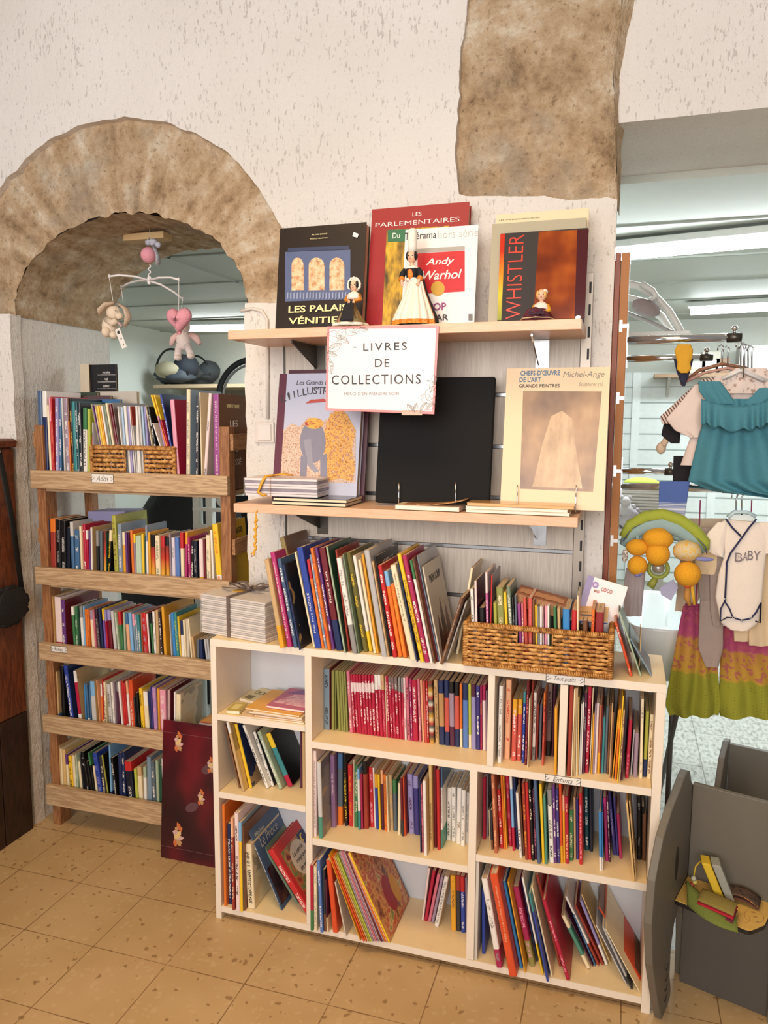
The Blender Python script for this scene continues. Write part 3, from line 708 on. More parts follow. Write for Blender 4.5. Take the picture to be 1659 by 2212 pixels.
do_row(dict(WR, crop=(280, 830, .15672), zb=1.3135, line=((600, 1270), (1300, 1275)), place='by the basket on the top pine tier', group='books on the top pine tier', D=.2), '''630 1270 550 215 55 pink C=crimson D=.16; 775 1250 780 75 50 cream/grey C=lightblue D=.21; 905 1250 912 160 40 charcoal/white; 985 1250 965 115 35 cream; 1015 1250 1085 130 42 pinkwhite/charcoal
1165 1265 1130 135 80 violetpink/pinkwhite T=VIVRE~COMME~~~LES~PEUPLES~DU~PASSÉ TW=.86 TH=.36 C=brown H D=.22''')
do_row(dict(WR, crop=(80, 1060, .13261), zb=.9565, line=((0, 1265), (1659, 1405)), place='on the pine bookcase second tier', group='books on the second pine tier', D=.145), '''
125 - 115 470 95 plumblack/mauve; 225 - 205 460 80 brick^orange; 310 - 300 475 75 black/grey; 395 - 380 490 78 black/palegrey; 475 - 470 600 60 blackblue; 560 - 535 510 50 steelblue^palegrey; 615 - 605 640 70 steelblue/white; 710 - 690 585 50 cream D=.18
765 - 745 545 45 crimson/white; 815 - 795 650 28 crimson^white; 848 - 835 650 28 purple; 880 - 865 600 25 white C=tan D=.18; 965 - 950 655 40 black^grey; 1020 - 1010 665 45 slate; 1085 - 1075 660 48 flame; 1128 - 1125 670 32 darkgreen; 1145 - 1170 650 60 black/yellow^cream
1260 - 1205 405 65 pear/brown D=.19; 1330 - 1310 540 65 bluegrey/white; 1405 - 1390 680 42 amber^cream; 1450 - 1435 690 38 purple_greyblue; 1490 - 1480 690 42 plum; 1545 - 1505 650 40 orange; 1585 - 1565 710 30 mauve^yellow; 1620 - 1605 740 34 palegreen''')
do_row(dict(WR, crop=(280, 1060, .15672), zb=.9565, line=((0, 1180), (1100, 1275)), place='by the post on the second pine tier', group='books on the second pine tier', D=.13), '''
118 - 100 620 50 palegreen; 175 - 160 600 30 yellow; 210 - 205 620 20 darkteal; 232 - 220 480 26 white^bluegrey; 265 - 250 575 28 amber; 300 - 285 610 48 flame^black; 360 - 350 620 62 cream/greygreen; 432 - 425 630 50 flame^red; 500 - 480 640 45 flame^black; 555 - 545 600 24 greymauve
585 - 570 650 48 lilacwhite/grey; 637 - 620 640 50 cornflower; 705 - 690 580 44 cream^red; 760 - 765 575 30 magenta^amber D=.2; 810 - 805 640 30 magenta/white; 845 - 845 690 35 black/white; 885 - 870 690 48 blackblue/grey; 960 - 940 670 58 pinkwhite_amber; 1022 - 1010 670 28 maroon; 1060 - 1035 615 62 cream/grey
1135 - 1105 545 28 white; 1200 1270 1130 465 75 yellow/orange_white C=yellow D=.2 H''')
do_row(dict(WR, crop=(90, 1270, .12055), zb=.6685, line=((0, 960), (1659, 1160)), place='on the pine bookcase third tier', group='books on the third pine tier', D=.14), '''
95 - 60 150 65 cream/brown; 165 - 135 150 55 sand; 260 - 215 160 105 pinkwhite_crimson D=.2 H; 375 - 350 215 60 purple/white C=maroon D=.2; 565 - 515 340 44 green^white; 612 - 570 345 44 green/white; 660 - 620 330 45 darkgreen; 710 - 665 330 48 white^grey; 762 - 720 330 26 skyblue_olive
792 - 770 390 38 orange; 832 - 815 390 42 orange/brown; 895 - 850 400 55 cream^mauve; 955 - 905 400 40 rose; 1005 - 935 375 50 plumblack/grey; 1070 - 1000 360 50 navy_grey; 1130 - 1070 375 32 violet^yellow; 1165 - 1115 400 45 crimson^lavender; 1215 - 1160 400 55 maroon^lavender; 1290 - 1225 420 50 palegrey_pink
1360 - 1290 440 50 sage/white; 1420 - 1350 430 50 green^red; 1475 - 1440 440 42 sage; 1535 - 1480 450 50 peach^steelblue; 1595 - 1540 445 55 skyblue''')
do_row(dict(WR, crop=(270, 1270, .12055), zb=.6685, line=((0, 1135), (1500, 1305)), place='by the wrapped bundle on the third pine tier', group='books on the third pine tier', D=.14), '''
175 - 115 470 40 greyblue^pink; 217 - 165 480 32 greyblue/white; 252 - 200 480 44 teal/white; 300 - 270 460 28 terracotta; 332 - 285 450 75 red/mauve; 425 - 370 470 28 pinkwhite_charcoal; 455 - 415 450 28 black; 485 - 430 450 32 green^black; 520 - 480 425 40 white/grey C=tan D=.17; 562 - 540 400 45 tan
645 - 590 430 46 plumblack/white; 695 - 640 335 48 amber_cream C=amber D=.2; 825 - 785 480 30 palegrey; 865 - 810 450 50 azure; 918 - 860 440 50 teal/lime; 980 - 930 520 30 yellow/grey; 1012 - 980 590 50 white^navy; 1066 - 1030 580 40 cream; 1112 - 1080 565 55 creamgrey; 1180 - 1120 560 38 cream; 1225 - 1180 880 36 tan; 1285 - 1270 930 40 slate; 1338 - 1315 930 56 navy; 1450 - 1405 920 36 silver; 1492 - 1450 920 36 silver''')
do_row(dict(WR, crop=(110, 1420, .12055), zb=.3855, line=((0, 1030), (1659, 1275)), place='on the pine bookcase fourth tier', group='books on the fourth pine tier', D=.15), '''
110 - 75 260 32 tan_steelblue; 190 - 140 160 60 black D=.2; 335 - 215 150 65 royal/white C=navy D=.2; 490 - 390 245 52 crimson^white_white C=tan A D=.2; 612 - 590 480 26 azure; 655 - 605 500 48 steelblue_white; 705 - 680 500 25 steelblue; 735 - 690 430 75 palegrey^skyblue_crimson C=sand D=.18; 870 - 810 420 34 peach_amber
908 - 870 480 28 orange^white; 938 - 910 410 22 red_cream; 962 - 925 440 34 cream/black; 1040 - 985 480 60 palegrey/charcoal; 1110 - 1060 450 40 white/grey; 1152 - 1110 460 34 mauve; 1192 - 1150 450 56 plum^grey; 1260 - 1190 440 38 white; 1302 - 1240 430 46 red; 1352 - 1290 470 36 red_white; 1392 - 1330 430 36 white^peach
1430 - 1380 410 70 vermilion/white T=50~poneys~pour~le~Tour TW=.6 TZ=.36 H; 1510 - 1470 720 40 charcoal_orange; 1556 - 1500 640 44 black''')
do_row(dict(WR, crop=(280, 1430, .11453), zb=.3855, line=((0, 1225), (830, 1340)), place='by the flat pile on the fourth pine tier', group='books on the fourth pine tier', D=.16), '''
215 - 165 500 66 yellow/black_lavender; 292 - 245 560 78 cream^white_skyblue; 375 - 330 550 44 navy; 422 - 375 460 28 indigo; 455 - 410 480 68 lilac/pink; 540 - 505 505 36 amber; 580 - 545 520 110 pink/pinkwhite; 710 - 710 530 46 greypink C=maroon D=.2; 830 - 830 570 32 white; 870 - 870 610 85 cream/sage A H''')
do_row(dict(WR, crop=(110, 1580, .15672), zb=.0965, line=((0, 750), (1530, 1010)), place='on the pine bookcase lowest tier', group='books on the lowest pine tier', D=.17), '''
105 - 80 195 35 tan; 147 - 115 240 25 cream; 178 - 145 250 34 sand; 225 - 190 320 28 cream^purple; 268 - 230 340 42 yellow/black; 313 - 280 330 38 cream; 355 - 335 320 38 palegreen/charcoal; 400 - 365 420 34 cream; 440 - 390 330 46 charcoal_tan; 492 - 400 290 42 black/white; 545 - 470 420 34 black; 585 - 500 300 28 black^green
618 - 570 480 32 cream; 655 - 565 300 58 royal/lavender; 718 - 655 350 46 charcoal/cream; 778 - 695 330 40 pear C=black D=.15; 818 - 790 190 45 skyblue_navy D=.2; 880 - 815 370 48 black/white; 940 - 910 300 46 navy; 990 - 955 280 50 navy/white; 1060 - 1005 420 98 blackblue/white^red T=LAROUSSE TW=.45 TZ=.3 TH=.4; 1165 - 1135 520 36 lime; 1210 - 1180 490 55 cream^tan; 1280 - 1265 490 38 white^sage
1335 - 1310 350 58 greyblue; 1400 - 1370 410 48 slate/white; 1452 - 1435 400 38 sage; 1496 - 1485 470 40 darkgreen; 1540 - 1530 380 20 white''')
ZR = dict(mode='z', D=.17, yr=(1.955, 2.09), ymax=2.2)
TOPR = dict(ZR, zb=ZT, place='on the white bookcase top', group='picture books along the white bookcase top', D=.2, ymax=2.215, yr=(1.955, 2.06), kind='picture_book')
do_row(dict(TOPR, crop=(560, 1130, .15069)), '''290 1795 65 530 68 tan_amber; 400 1785 150 430 66 magenta/white T=Les~100~plus~belles~histoires~de~princes~et~de~princesses TW=.8 TH=.45; 490 1790 250 520 55 slateblue/white; 575 1860 330 600 26 navy C=blackblue A D=.21; 620 1690 285 215 70 khaki C=brown B D=.17; 770 1780 500 420 28 cream
800 1795 530 360 90 royal/white T=Mon~livre~PUZZLE TW=.4 TZ=.35 TH=.3; 893 1800 675 530 42 orange^red; 938 1800 715 460 34 bluegrey/white; 978 1825 725 365 50 orange/red; 1040 1815 790 360 40 purple/white; 1100 1830 850 365 90 maroon_navy/white T=Pierre~et~Loïs TW=.3 TZ=.62 TH=.34; 1215 1865 955 350 45 sage C=darkgreen
1272 1840 1085 390 40 brick; 1332 1870 1100 510 70 white/grey_grey; 1415 1870 1190 450 55 greygreen; 1492 1850 1240 430 60 oliveb/yellow''')
do_row(dict(TOPR, crop=(760, 1140, .1748), place='by the brown basket on the white bookcase top'), '''
210 1530 5 350 40 white_yellow; 268 1555 75 400 32 cream; 305 1555 115 330 28 amber/orange; 365 1595 145 285 66 silver D=.22; 440 1600 245 420 22 tan; 472 1590 270 360 30 black C=black D=.21; 505 1605 315 470 58 red/white; 570 1600 390 545 52 orange^skyblue; 630 1610 470 700 50 orange/amber; 720 1640 470 470 72 cream/brown T=je~lis~tout~seul~mes~Contes TW=.5 TZ=.66 TH=.36
800 1670 560 420 26 navy; 848 1680 555 330 48 yellow/brown; 903 1675 615 350 58 raspberry/white; 968 1680 710 410 42 white^green; 1015 1680 740 380 36 brown; 1055 1660 790 420 20 maroon; 1076 1650 800 350 12 bluegrey C=silver D=.21; 1092 1660 865 490 20 creamgrey C=creamgrey D=.19''')
do_row(dict(TOPR, crop=(760, 1140, .1748), place='leaning on the brown basket'), '1085 1700 1340 870 38 brown/grey; 1165 1640 1405 920 50 white/charcoal A; 1285 1560 1470 500 30 cream')
BK = dict(mode='y', y=1.982, D=.13, ymax=2.13, zb=.91, group='small books in the brown basket', place='in the brown wicker basket')
do_row(dict(BK, crop=(1000, 1190, .13864)), '''130 1090 110 600 58 white/black; 190 1095 175 470 34 pinkwhite C=plum; 255 1105 250 890 80 black/white; 360 1115 345 340 55 orchid/white^pinkwhite D=.16; 422 1115 440 380 20 red C=greymauve D=.15; 478 1125 470 810 54 pear; 540 1130 515 575 105 moss/cream; 655 1140 630 655 42 yellow; 708 1145 675 555 60 greygreen/white; 782 1150 760 730 26 charcoal/grey; 815 1150 800 700 30 slate
860 1170 845 830 50 violetpink; 915 1170 905 820 32 rose/cream; 952 1175 935 740 50 coral; 1018 1180 1015 740 60 coral/rose; 1085 1185 1080 770 35 brown; 1125 1185 1120 855 33 yellow; 1160 1185 1155 870 30 grey; 1195 1190 1195 870 40 white; 1240 1190 1235 880 28 pinkwhite; 1272 1190 1275 860 40 pink; 1315 1195 1315 860 30 white; 1415 1190 1405 880 45 green; 1472 1190 1465 900 48 tan''')
do_row(dict(BK, crop=(1190, 1230, .14466), place='in the brown basket under the flat booklets'), '175 895 175 600 120 azure/white T=mots TW=.34 TZ=.42 TH=.4; 305 900 310 610 78 red; 390 905 392 395 22 cream; 475 915 475 770 70 brown; 600 915 610 600 46 orange/red; 655 915 670 640 125 maroonred')
do_row(dict(TOPR, crop=(1190, 1230, .14466), place='leaning on the brown basket end', D=.15), '1180 1600 945 790 40 vermilion/white; 1330 1600 1010 640 52 sage C=greygreen; 1490 1595 1170 1040 26 greyblue')
CA = dict(ZR, kind='picture_book')
do_row(dict(CA, crop=(440, 1380, .2893), zb=ZA2, place='in the white bookcase slot under the flat pile', group='picture books in the slot under the flat pile', D=.19), '''255 1115 145 640 12 brown; 283 1140 165 625 28 tan^white C=sand A; 338 1115 225 640 22 yellow C=navy A; 465 1120 285 650 32 white/charcoal; 505 1105 365 700 20 white/black C=charcoal; 560 1125 395 700 44 sage/white; 628 1110 460 715 40 teal^yellow_crimson C=black D=.2; 720 1115 720 700 13 plum; 735 1115 735 700 24 tan''')
do_row(dict(CA, crop=(440, 1380, .2893), zb=ZL, place='in the lowest corner slot', group='picture books in the lowest corner slot', D=.21), '''150 1995 130 1240 32 orange; 185 1980 165 1380 24 navy/white; 210 2025 190 1340 20 brick/cream^peach; 240 2030 215 1300 28 pinkwhite/black; 270 2035 250 1370 26 yellow^skyblue C=greyblue; 298 2030 285 1400 12 brown; 328 2010 300 1530 52 cream/black C=cream A D=.2
578 2030 330 1440 26 slateblue/white C=slateblue D=.21; 690 1985 440 1565 22 greygreen; 768 2068 478 1590 52 red/white C=red D=.2 H''')
B1R = dict(ZR, zb=ZB1, kind='paperback', D=.125, yr=(1.98, 2.07))
do_row(dict(B1R, crop=(690, 1410, .12055), place='in the upper middle slot', group='paperbacks in the upper middle slot'), '''65 1370 60 285 108 greyblue/black; 180 1350 175 290 18 maroon; 212 1350 205 330 55 moss; 282 1340 275 330 40 moss; 335 1340 290 320 45 moss; 385 1350 340 330 42 moss; 433 1355 385 335 36 moss; 475 1360 430 340 34 moss; 535 1370 475 335 58 rose/pinkwhite
600 1385 545 390 50 crimson/pinkwhite^pinkwhite; 655 1388 590 390 48 crimson/pinkwhite^pinkwhite; 705 1390 640 393 46 crimson/pinkwhite^pinkwhite; 752 1393 690 396 48 crimson/pinkwhite^pinkwhite; 802 1398 745 398 50 crimson/pinkwhite^pinkwhite; 855 1402 800 400 48 crimson/pinkwhite^pinkwhite; 905 1410 855 400 48 crimson/pinkwhite^pinkwhite; 957 1418 910 400 58 crimson/white^pinkwhite; 1020 1425 975 400 58 crimson/pinkwhite^white
1082 1435 1035 400 56 crimson/rose^white; 1142 1450 1090 400 56 crimson/rose^tan; 1200 1455 1170 420 12 cream; 1216 1460 1178 420 52 crimson/pinkwhite; 1270 1465 1225 430 48 crimson/pinkwhite^taupe; 1322 1470 1275 435 50 crimson/rose^taupe; 1376 1475 1330 440 56 crimson/white^taupe; 1436 1485 1400 445 44 crimson/pinkwhite^grey; 1484 1490 1455 450 38 crimson/rose^grey; 1525 1525 1496 450 42 pinkwhite/rose; 1572 1525 1532 430 52 rose/maroon''')
do_row(dict(B1R, crop=(870, 1430, .12055), place='at the blue end of the upper middle slot', group='paperbacks in the upper middle slot'), '''145 1390 112 300 32 magenta/white; 182 1395 150 330 92 crimson/pinkwhite; 290 1360 255 310 40 rose/pinkwhite; 348 1380 305 330 36 peach; 390 1390 350 350 42 coral; 437 1410 405 350 32 red/white; 475 1430 440 350 82 multi; 580 1360 550 330 66 tan/brown; 655 1375 630 340 92 camel^navy_navy; 755 1375 735 330 80 coral^navy_navy; 840 1390 820 360 88 mauve^black_plum
932 1405 920 370 82 coral^black_navy; 1022 1430 1015 400 46 orange_cream; 1075 1435 1070 385 92 cornflower^navy; 1178 1440 1170 400 50 lime_cream; 1232 1455 1222 405 76 lavender^plum; 1312 1465 1305 430 72 indigo/white; 1388 1500 1385 430 32 raspberry/yellow; 1430 1560 1422 420 58 pinkwhite^raspberry; 1492 1590 1492 520 20 mauve''')
do_row(dict(CA, crop=(1060, 1450, .1085), zb=ZB1, place='in the slot below the Tout petits label', group='picture books below the Tout petits label', D=.17), '''130 1825 140 290 78 white/grey; 265 1750 305 170 110 peach/red; 405 1785 440 560 95 coral/pinkwhite^amber; 510 1780 540 560 90 coral/pinkwhite^amber; 612 1830 640 410 52 royal/white^teal; 672 1870 715 200 45 maroon/rose; 725 1920 755 550 20 cream; 768 1760 808 200 42 brick; 818 1785 855 430 58 white/black_grey; 890 1760 920 670 38 brick; 948 1760 965 660 45 slate; 1012 1880 1030 430 60 coral/maroon^orange; 1095 1660 1120 250 95 taupe/black_black
1205 1660 1240 300 42 plum; 1258 2060 1270 740 55 amber''')
do_row(dict(CA, crop=(1210, 1460, .13261), zb=ZB1, place='in the upper end slot', group='picture books in the upper end slot', D=.18), '''105 1635 135 155 64 brick; 175 1640 205 215 20 cream; 200 1640 226 210 20 tan; 224 1640 245 200 20 tan; 250 1630 268 200 20 cream; 275 1620 292 350 20 sand; 300 1615 330 460 24 palegrey; 326 1610 355 430 22 white; 352 1590 385 280 44 plum/grey; 402 1580 470 185 58 crimson/pinkwhite; 476 1600 545 200 14 cream; 498 1600 530 620 25 amber; 526 1600 575 460 24 mauve; 552 1590 615 450 40 pinkwhite
598 1590 650 480 40 terracotta_amber; 642 1590 690 470 20 maroon; 666 1590 720 680 38 teal; 708 1590 770 500 42 slate; 758 1600 800 480 28 brown; 790 1660 850 450 22 tan; 815 1660 862 600 22 brown; 845 1680 945 560 28 amber; 882 1690 965 550 36 orange^amber; 925 1740 1020 330 20 yellow; 950 1740 1030 560 28 tan/charcoal; 986 1700 1050 620 32 plum; 1055 1670 1120 720 58 crimson/rose; 1140 1620 1195 880 26 palegrey; 1185 1650 1230 930 68 mauve; 1288 1675 1320 380 48 cream/grey
1345 1645 1375 580 58 pear_navy; 1420 1680 1450 630 62 cream/brown''')
do_row(dict(CA, crop=(670, 1600, .12055), zb=ZB2, place='in the middle slot', group='books in the middle slot', D=.16), '''45 1720 20 180 52 pinkwhite/taupe T=LE~GRAND~MECHANT~LOUP~ET~LES~3~PTITS~COCHONS TW=.78 TH=.5; 150 1745 110 390 85 palegrey_seagreen C=grey A D=.15; 375 1550 345 260 85 mauvepurple/pinkwhite T=Maman~&~Cie TW=.3 TZ=.6 TH=.42; 492 1510 465 220 108 slate^steelblue_orange; 612 1525 580 250 60 black/yellow; 688 1530 665 430 82 red/orange; 775 1545 755 340 12 cream; 795 1550 775 440 58 green/cream; 860 1600 835 510 42 white^skyblue_teal; 912 1590 890 600 40 raspberry
962 1580 930 380 98 brick^black; 1070 1510 1040 480 76 red/pink; 1150 1560 1115 490 28 white; 1182 1590 1145 600 46 royal^amber; 1232 1605 1200 610 36 yellow; 1282 1600 1255 530 42 plum^peach; 1328 1620 1305 610 52 orange/brown; 1384 1640 1355 640 24 cream; 1432 1590 1400 620 58 tan/grey; 1494 1600 1470 700 64 slate^green; 1565 1680 1555 760 50 cream''')
do_row(dict(CA, crop=(850, 1630, .10247), zb=ZB2, place='at the white end of the middle slot', group='books in the middle slot', D=.16), '''165 1720 125 500 56 maroon_charcoal; 228 1720 190 480 58 vermilion; 290 1650 265 420 28 plum; 322 1650 280 410 112 lavender/plum; 440 1690 405 450 105 indigo^lavender; 562 2070 535 550 38 navy; 605 2070 570 640 30 rose/plum; 640 2130 610 560 64 white C=tan D=.19; 762 2020 735 220 82 sand/brown T=NEUF~MOIS~POUR~NAITRE TW=.44 TZ=.34 TH=.5; 860 1960 840 240 54 maroon; 920 2010 895 330 70 red
1002 1980 990 270 85 white/black^steelblue_seagreen T=LES~AVENTURES~DE TW=.4 TZ=.52 TH=.34; 1115 1800 1110 700 98 white/charcoal; 1220 1830 1215 690 92 white/grey; 1317 1880 1325 700 92 white/brown; 1412 1920 1420 750 100 white/grey; 1520 1880 1520 800 58 palegrey/grey''')
do_row(dict(CA, crop=(1030, 1650, .12055), zb=ZC2, place='in the slot below the Enfants label', group='books below the Enfants label', D=.16), '''75 1350 75 240 58 crimson; 160 1310 150 180 44 greymauve; 225 1380 210 830 18 cream; 258 1540 235 840 36 charcoal_brown; 310 1600 250 210 75 terracotta/peach; 415 1520 355 460 62 red/pinkwhite; 482 1530 420 200 36 orange; 522 1535 465 230 42 amber; 572 1480 505 220 62 crimson/rose; 640 1560 580 230 60 skyblue^white_crimson; 708 1530 640 250 44 navy; 765 1690 695 530 58 white/plum; 828 1650 740 290 26 brown; 865 1720 800 350 55 brick/amber; 922 1720 860 340 54 red; 980 1735 910 310 58 black/cream
1040 1720 990 480 36 plum/rose; 1084 1790 1010 280 58 slateblue; 1170 1780 1110 370 50 yellow; 1224 1800 1185 580 42 seagreen; 1300 1770 1255 460 82 white/black^grey; 1386 1780 1345 380 50 purple/white; 1440 1780 1405 450 52 indigo/white; 1500 1780 1465 350 46 vermilion_amber; 1548 1780 1530 570 40 amber^peach; 1592 1790 1570 590 58 crimson/peach''')
do_row(dict(CA, crop=(1210, 1680, .12658), zb=ZC2, place='at the amber end below the Enfants label', group='books below the Enfants label', D=.16), '''150 1410 150 560 74 green/cream; 235 1400 225 340 36 tan; 275 1395 265 370 44 indigo; 325 1480 315 270 58 red/pink; 420 1235 405 170 74 darkteal/white; 500 1260 485 190 60 blackblue; 668 1590 655 590 46 azure_white D=.18; 718 1590 710 590 44 azure_white D=.18; 772 1420 730 350 56 magenta; 835 1440 790 300 60 plum/white; 905 1320 800 250 60 indigo/lavender; 968 1330 900 330 36 indigo; 1010 1380 960 620 52 raspberry; 1245 1780 1120 430 34 sand C=amber A D=.19; 1285 1760 1170 400 24 tan/brown A
1315 1400 1310 320 66 black/grey; 1386 1400 1390 500 50 black; 1440 1420 1450 630 66 brown''')
do_row(dict(CA, crop=(660, 1820, .14466), zb=ZL, place='in the lowest middle slot', group='picture books in the lowest middle slot', D=.2), '''45 1380 25 340 44 crimson_green; 122 1375 100 360 46 cream/grey; 215 1355 165 270 58 cornflower/white; 275 1330 250 410 34 charcoal_brown; 315 1360 290 560 36 plum_cream; 405 1345 300 275 75 vermilion; 590 1400 430 600 22 creamgrey C=palegrey D=.12''')
CM = dict(CA, crop=(660, 1820, .14466), zb=ZL, place='in the leaning magazine run of the lowest middle slot', group='children magazines in the lowest middle slot', D=.2, kind='magazine', nopages=1)
_m = ['830 1520 340 190 26 amber', '868 1505 372 240 24 vermilion', '900 1495 398 210 22 orange', '926 1490 420 215 22 tan', '952 1488 444 218 20 pear', '976 1486 468 216 20 lime', '1000 1484 490 150 20 mauve', '1024 1483 510 145 20 greypink', '1048 1483 530 142 20 rose', '1074 1484 550 140 20 mauve', '1100 1486 570 140 22 greypink', '1128 1488 590 142 22 maroon', '1156 1490 608 175 22 mauve', '1184 1492 620 200 22 orange', '1212 1496 628 170 22 peach', '1240 1504 632 140 24 yellow C=terracotta A D=.215']
do_row(CM, '\n'.join(_m))
do_row(dict(CA, crop=(660, 1390, .30748), zb=ZL, place='at the amber end of the lowest middle slot', group='small books in the lowest middle slot', D=.14, yr=(2.0, 2.12)), '''815 1945 860 1580 14 pinkwhite; 832 1950 890 1600 22 crimson; 858 1955 925 1620 22 rose; 882 1962 950 1640 20 mauve; 904 1990 975 1640 30 white/grey; 1022 2015 1015 1630 36 amber/brown; 1060 2020 1055 1630 30 charcoal^brick; 1092 2030 1085 1640 30 royal/white^red; 1125 2030 1120 1650 14 mauve''')
do_row(dict(CA, crop=(1030, 1850, .12658), zb=ZL, place='in the lowest end slot', group='picture books in the lowest end slot', D=.21, yr=(1.945, 2.09)), '''85 1660 80 560 58 royal; 335 1900 75 390 105 white_raspberry/grey H; 555 2060 215 310 150 vermilion/peach T=Mille~et~un~contes~merveilleux TW=.55 TZ=.62 TH=.3 H D=.22; 735 1910 440 430 48 azure; 815 1990 520 440 52 amber; 895 1870 610 530 110 raspberry/pink_olive; 1015 1800 750 380 26 navy; 1105 2000 762 370 34 white_yellow; 1190 2140 880 650 48 royal^teal; 1268 2050 925 520 30 cream; 1400 1880 1000 330 50 brick; 1525 2115 1110 760 72 crimson/pink H''')
do_row(dict(CA, crop=(1190, 1880, .13864), zb=ZL, place='by the grey chair in the lowest end slot', group='picture books in the lowest end slot', D=.2, yr=(1.95, 2.09)), '''560 1540 160 720 66 seagreen^cream_cream; 645 1500 220 620 20 plum; 680 1495 340 700 28 steelblue; 725 1490 215 420 42 white_brick; 790 1480 360 560 44 brick; 850 1485 445 480 46 lavender_white; 915 1465 470 380 22 sand; 1170 1790 700 870 24 palegrey; 1245 1860 800 900 44 silver_charcoal; 1372 1905 845 922 20 cream; 1400 1720 840 740 36 vermilion; 1440 1690 800 600 30 vermilion C=brown A D=.2''')
# ------------------------------------------------------------------ things on the two beech shelves
def artmat(name, cols, scale=14., detail=3, sc=None, rough=.3, const=False):
    t = NT(name); tc = t.n('ShaderNodeTexCoord').outputs['Object']; f = t.noise(tc, scale, detail, .6, sc=sc); n = len(cols)
    r = t.n('ShaderNodeValToRGB'); e = r.color_ramp.elements
    while len(e) < n: e.new(.5)
    for i, (k, c) in enumerate(zip(e, cols)): k.position = .32+.36*i/max(1, n-1); k.color = lin(c)
    if const: r.color_ramp.interpolation = 'CONSTANT'
    t.l(f, r.inputs[0]); return t.out(r.outputs[0], rough)
def display_book(name, label, cat, bl, br, tl, yb, zb, lean, th, mat, group=None, kind='book', pages=True, spine=None, rot=0., bevel=.0012):
    """a book standing with its front to the room: three corner pixels of its front give width and height"""
    a = math.radians(lean); B0, B1 = atY(bl[0], bl[1], yb), atY(br[0], br[1], yb); T = atY(tl[0], tl[1], yb); h = (T.z-zb)/math.cos(a)
    T = atY(tl[0], tl[1], yb+h*math.sin(a)); h = (T.z-zb)/math.cos(a); w = B1.x-B0.x
    t = thing(name, label, cat, ((B0.x+B1.x)/2, yb, zb+.0005), 0, group); t.rotation_euler = Euler((-a, rot, 0), 'XYZ'); x = w/2; b = .002
    m = MB()
    if kind == 'book':
        m.prism([(-x, 0), (x, 0), (x, b), (-x+b, b), (-x+b, th-b), (x, th-b), (x, th), (-x, th)], h, 'z', 0)
        m.build('cover', mat, t)
        if spine: MB().box(-x-.0008, -x+.024, -.0007, th*.9, 0, h).build('spine_cloth', spine, t)
        MB().box(-x+b, x-.003, b, th-b, .003, h-.003).build('pages', PAGES, t)
    else: m.box(-x, x, 0, th, 0, h).build(kind, mat, t, bevel=bevel)
    def L(px, py):
        zl = h*.5
        for _ in range(4):
            p = atY(px, py, yb+zl*math.sin(a)); zl = (p.z-zb)/math.cos(a)
        return (p.x-t.location.x, zl)
    t_ = dict(t=t, L=L, w=w, h=h, k=0); return t_
def decal(d, name, mat, pts, label=None, raw=False):
    d['k'] += 1; o = -.0003-.00012*d['k']; m = MB(); P = pts if raw else [d['L'](*p) for p in pts]
    m.prism(P, -.0002, 'y', o); q = m.build(name, mat, d['t'])
    if label: q['label'] = label
    return q
def rect(x0, y0, x1, y1, sk=0.): return [(x0, y1), (x1, y1+sk), (x1, y0+sk), (x0, y0)]
def words(d, body, mat, x0, y0, x1, y1, face='front', **kw):
    d['k'] += 1; a, b = d['L'](x0, y1), d['L'](x1, y0); m = MB()
    w, h = b[0]-a[0], b[1]-a[1]
    if face == 'up': w, h = h, w
    text_into(m, body, ((a[0]+b[0])/2, -.0006-.00012*d['k'], (a[1]+b[1])/2), abs(w), abs(h), face, **kw); return m.build('lettering', mat, d['t'])
GOLD = M('#e8d9a0', .4, var=.02); WHT = M('#efe9e2', .4, var=.02)
d = display_book('book', 'dark brown art book with three lit arches, title Les Palais Vénitiens', 'book', (594, 707), (781, 700), (603, 494), 2.105, SHT, 8, .034, M('#261a13', .3, var=.05), 'art books on the upper beech shelf')
decal(d, 'cover_photo', M('#5a6688', .3, var=.1), rect(616, 545, 757, 652, -5))
decal(d, 'cover_photo', M('#3b4360', .3), rect(622, 536, 754, 544, -5))
for x0, x1 in ((630, 656), (667, 701), (712, 744)):
    n = 10; arch = [(x0, 628), (x1, 627), (x1, 575)]+[((x0+x1)/2+(x1-x0)/2*math.cos(math.pi*i/n), 575-18*math.sin(math.pi*i/n)) for i in range(1, n)]+[(x0, 576)]
    decal(d, 'arch_window', artmat('lit_window', ['#a8764c', '#e3b78e', '#f0d3b4'], 60), arch)
for x in range(620, 755, 7): decal(d, 'baluster', M('#8f97b3', .4), rect(x, 634, x+3, 648, -3))
words(d, 'LES PALAIS', GOLD, 624, 657, 752, 677, weight=.02); words(d, 'VÉNITIENS', GOLD, 624, 679, 770, 702, weight=.02)
words(d, 'ALVISE ZORZI', GOLD, 674, 505, 708, 510, weight=.01); words(d, 'PAOLO MARTON', GOLD, 671, 514, 710, 519, weight=.01)
decal(d, 'price_sticker', WHT, [(762, 512), (773, 515), (776, 507), (765, 503)])
d = display_book('book', 'tall red book titled Les Parlementaires behind two magazines', 'book', (790, 703), (1001, 694), (808, 452), 2.135, SHT, 9, .03, M('#9c2129', .3, var=.06), 'art books on the upper beech shelf')
words(d, 'LES', WHT, 891, 458, 911, 468); words(d, 'PARLEMENTAIRES', WHT, 811, 469, 993, 492, weight=-.004)
d = display_book('magazine', 'green and yellow art magazine tucked behind the white magazine', 'magazine', (825, 702), (960, 698), (838, 497), 2.118, SHT, 8, .006, artmat('leafy_print', ['#3a2f1a', '#8a6b22', '#d3a52c', '#e2c04a'], 26, 3, (1, 1, .4)), kind='cover', bevel=0)
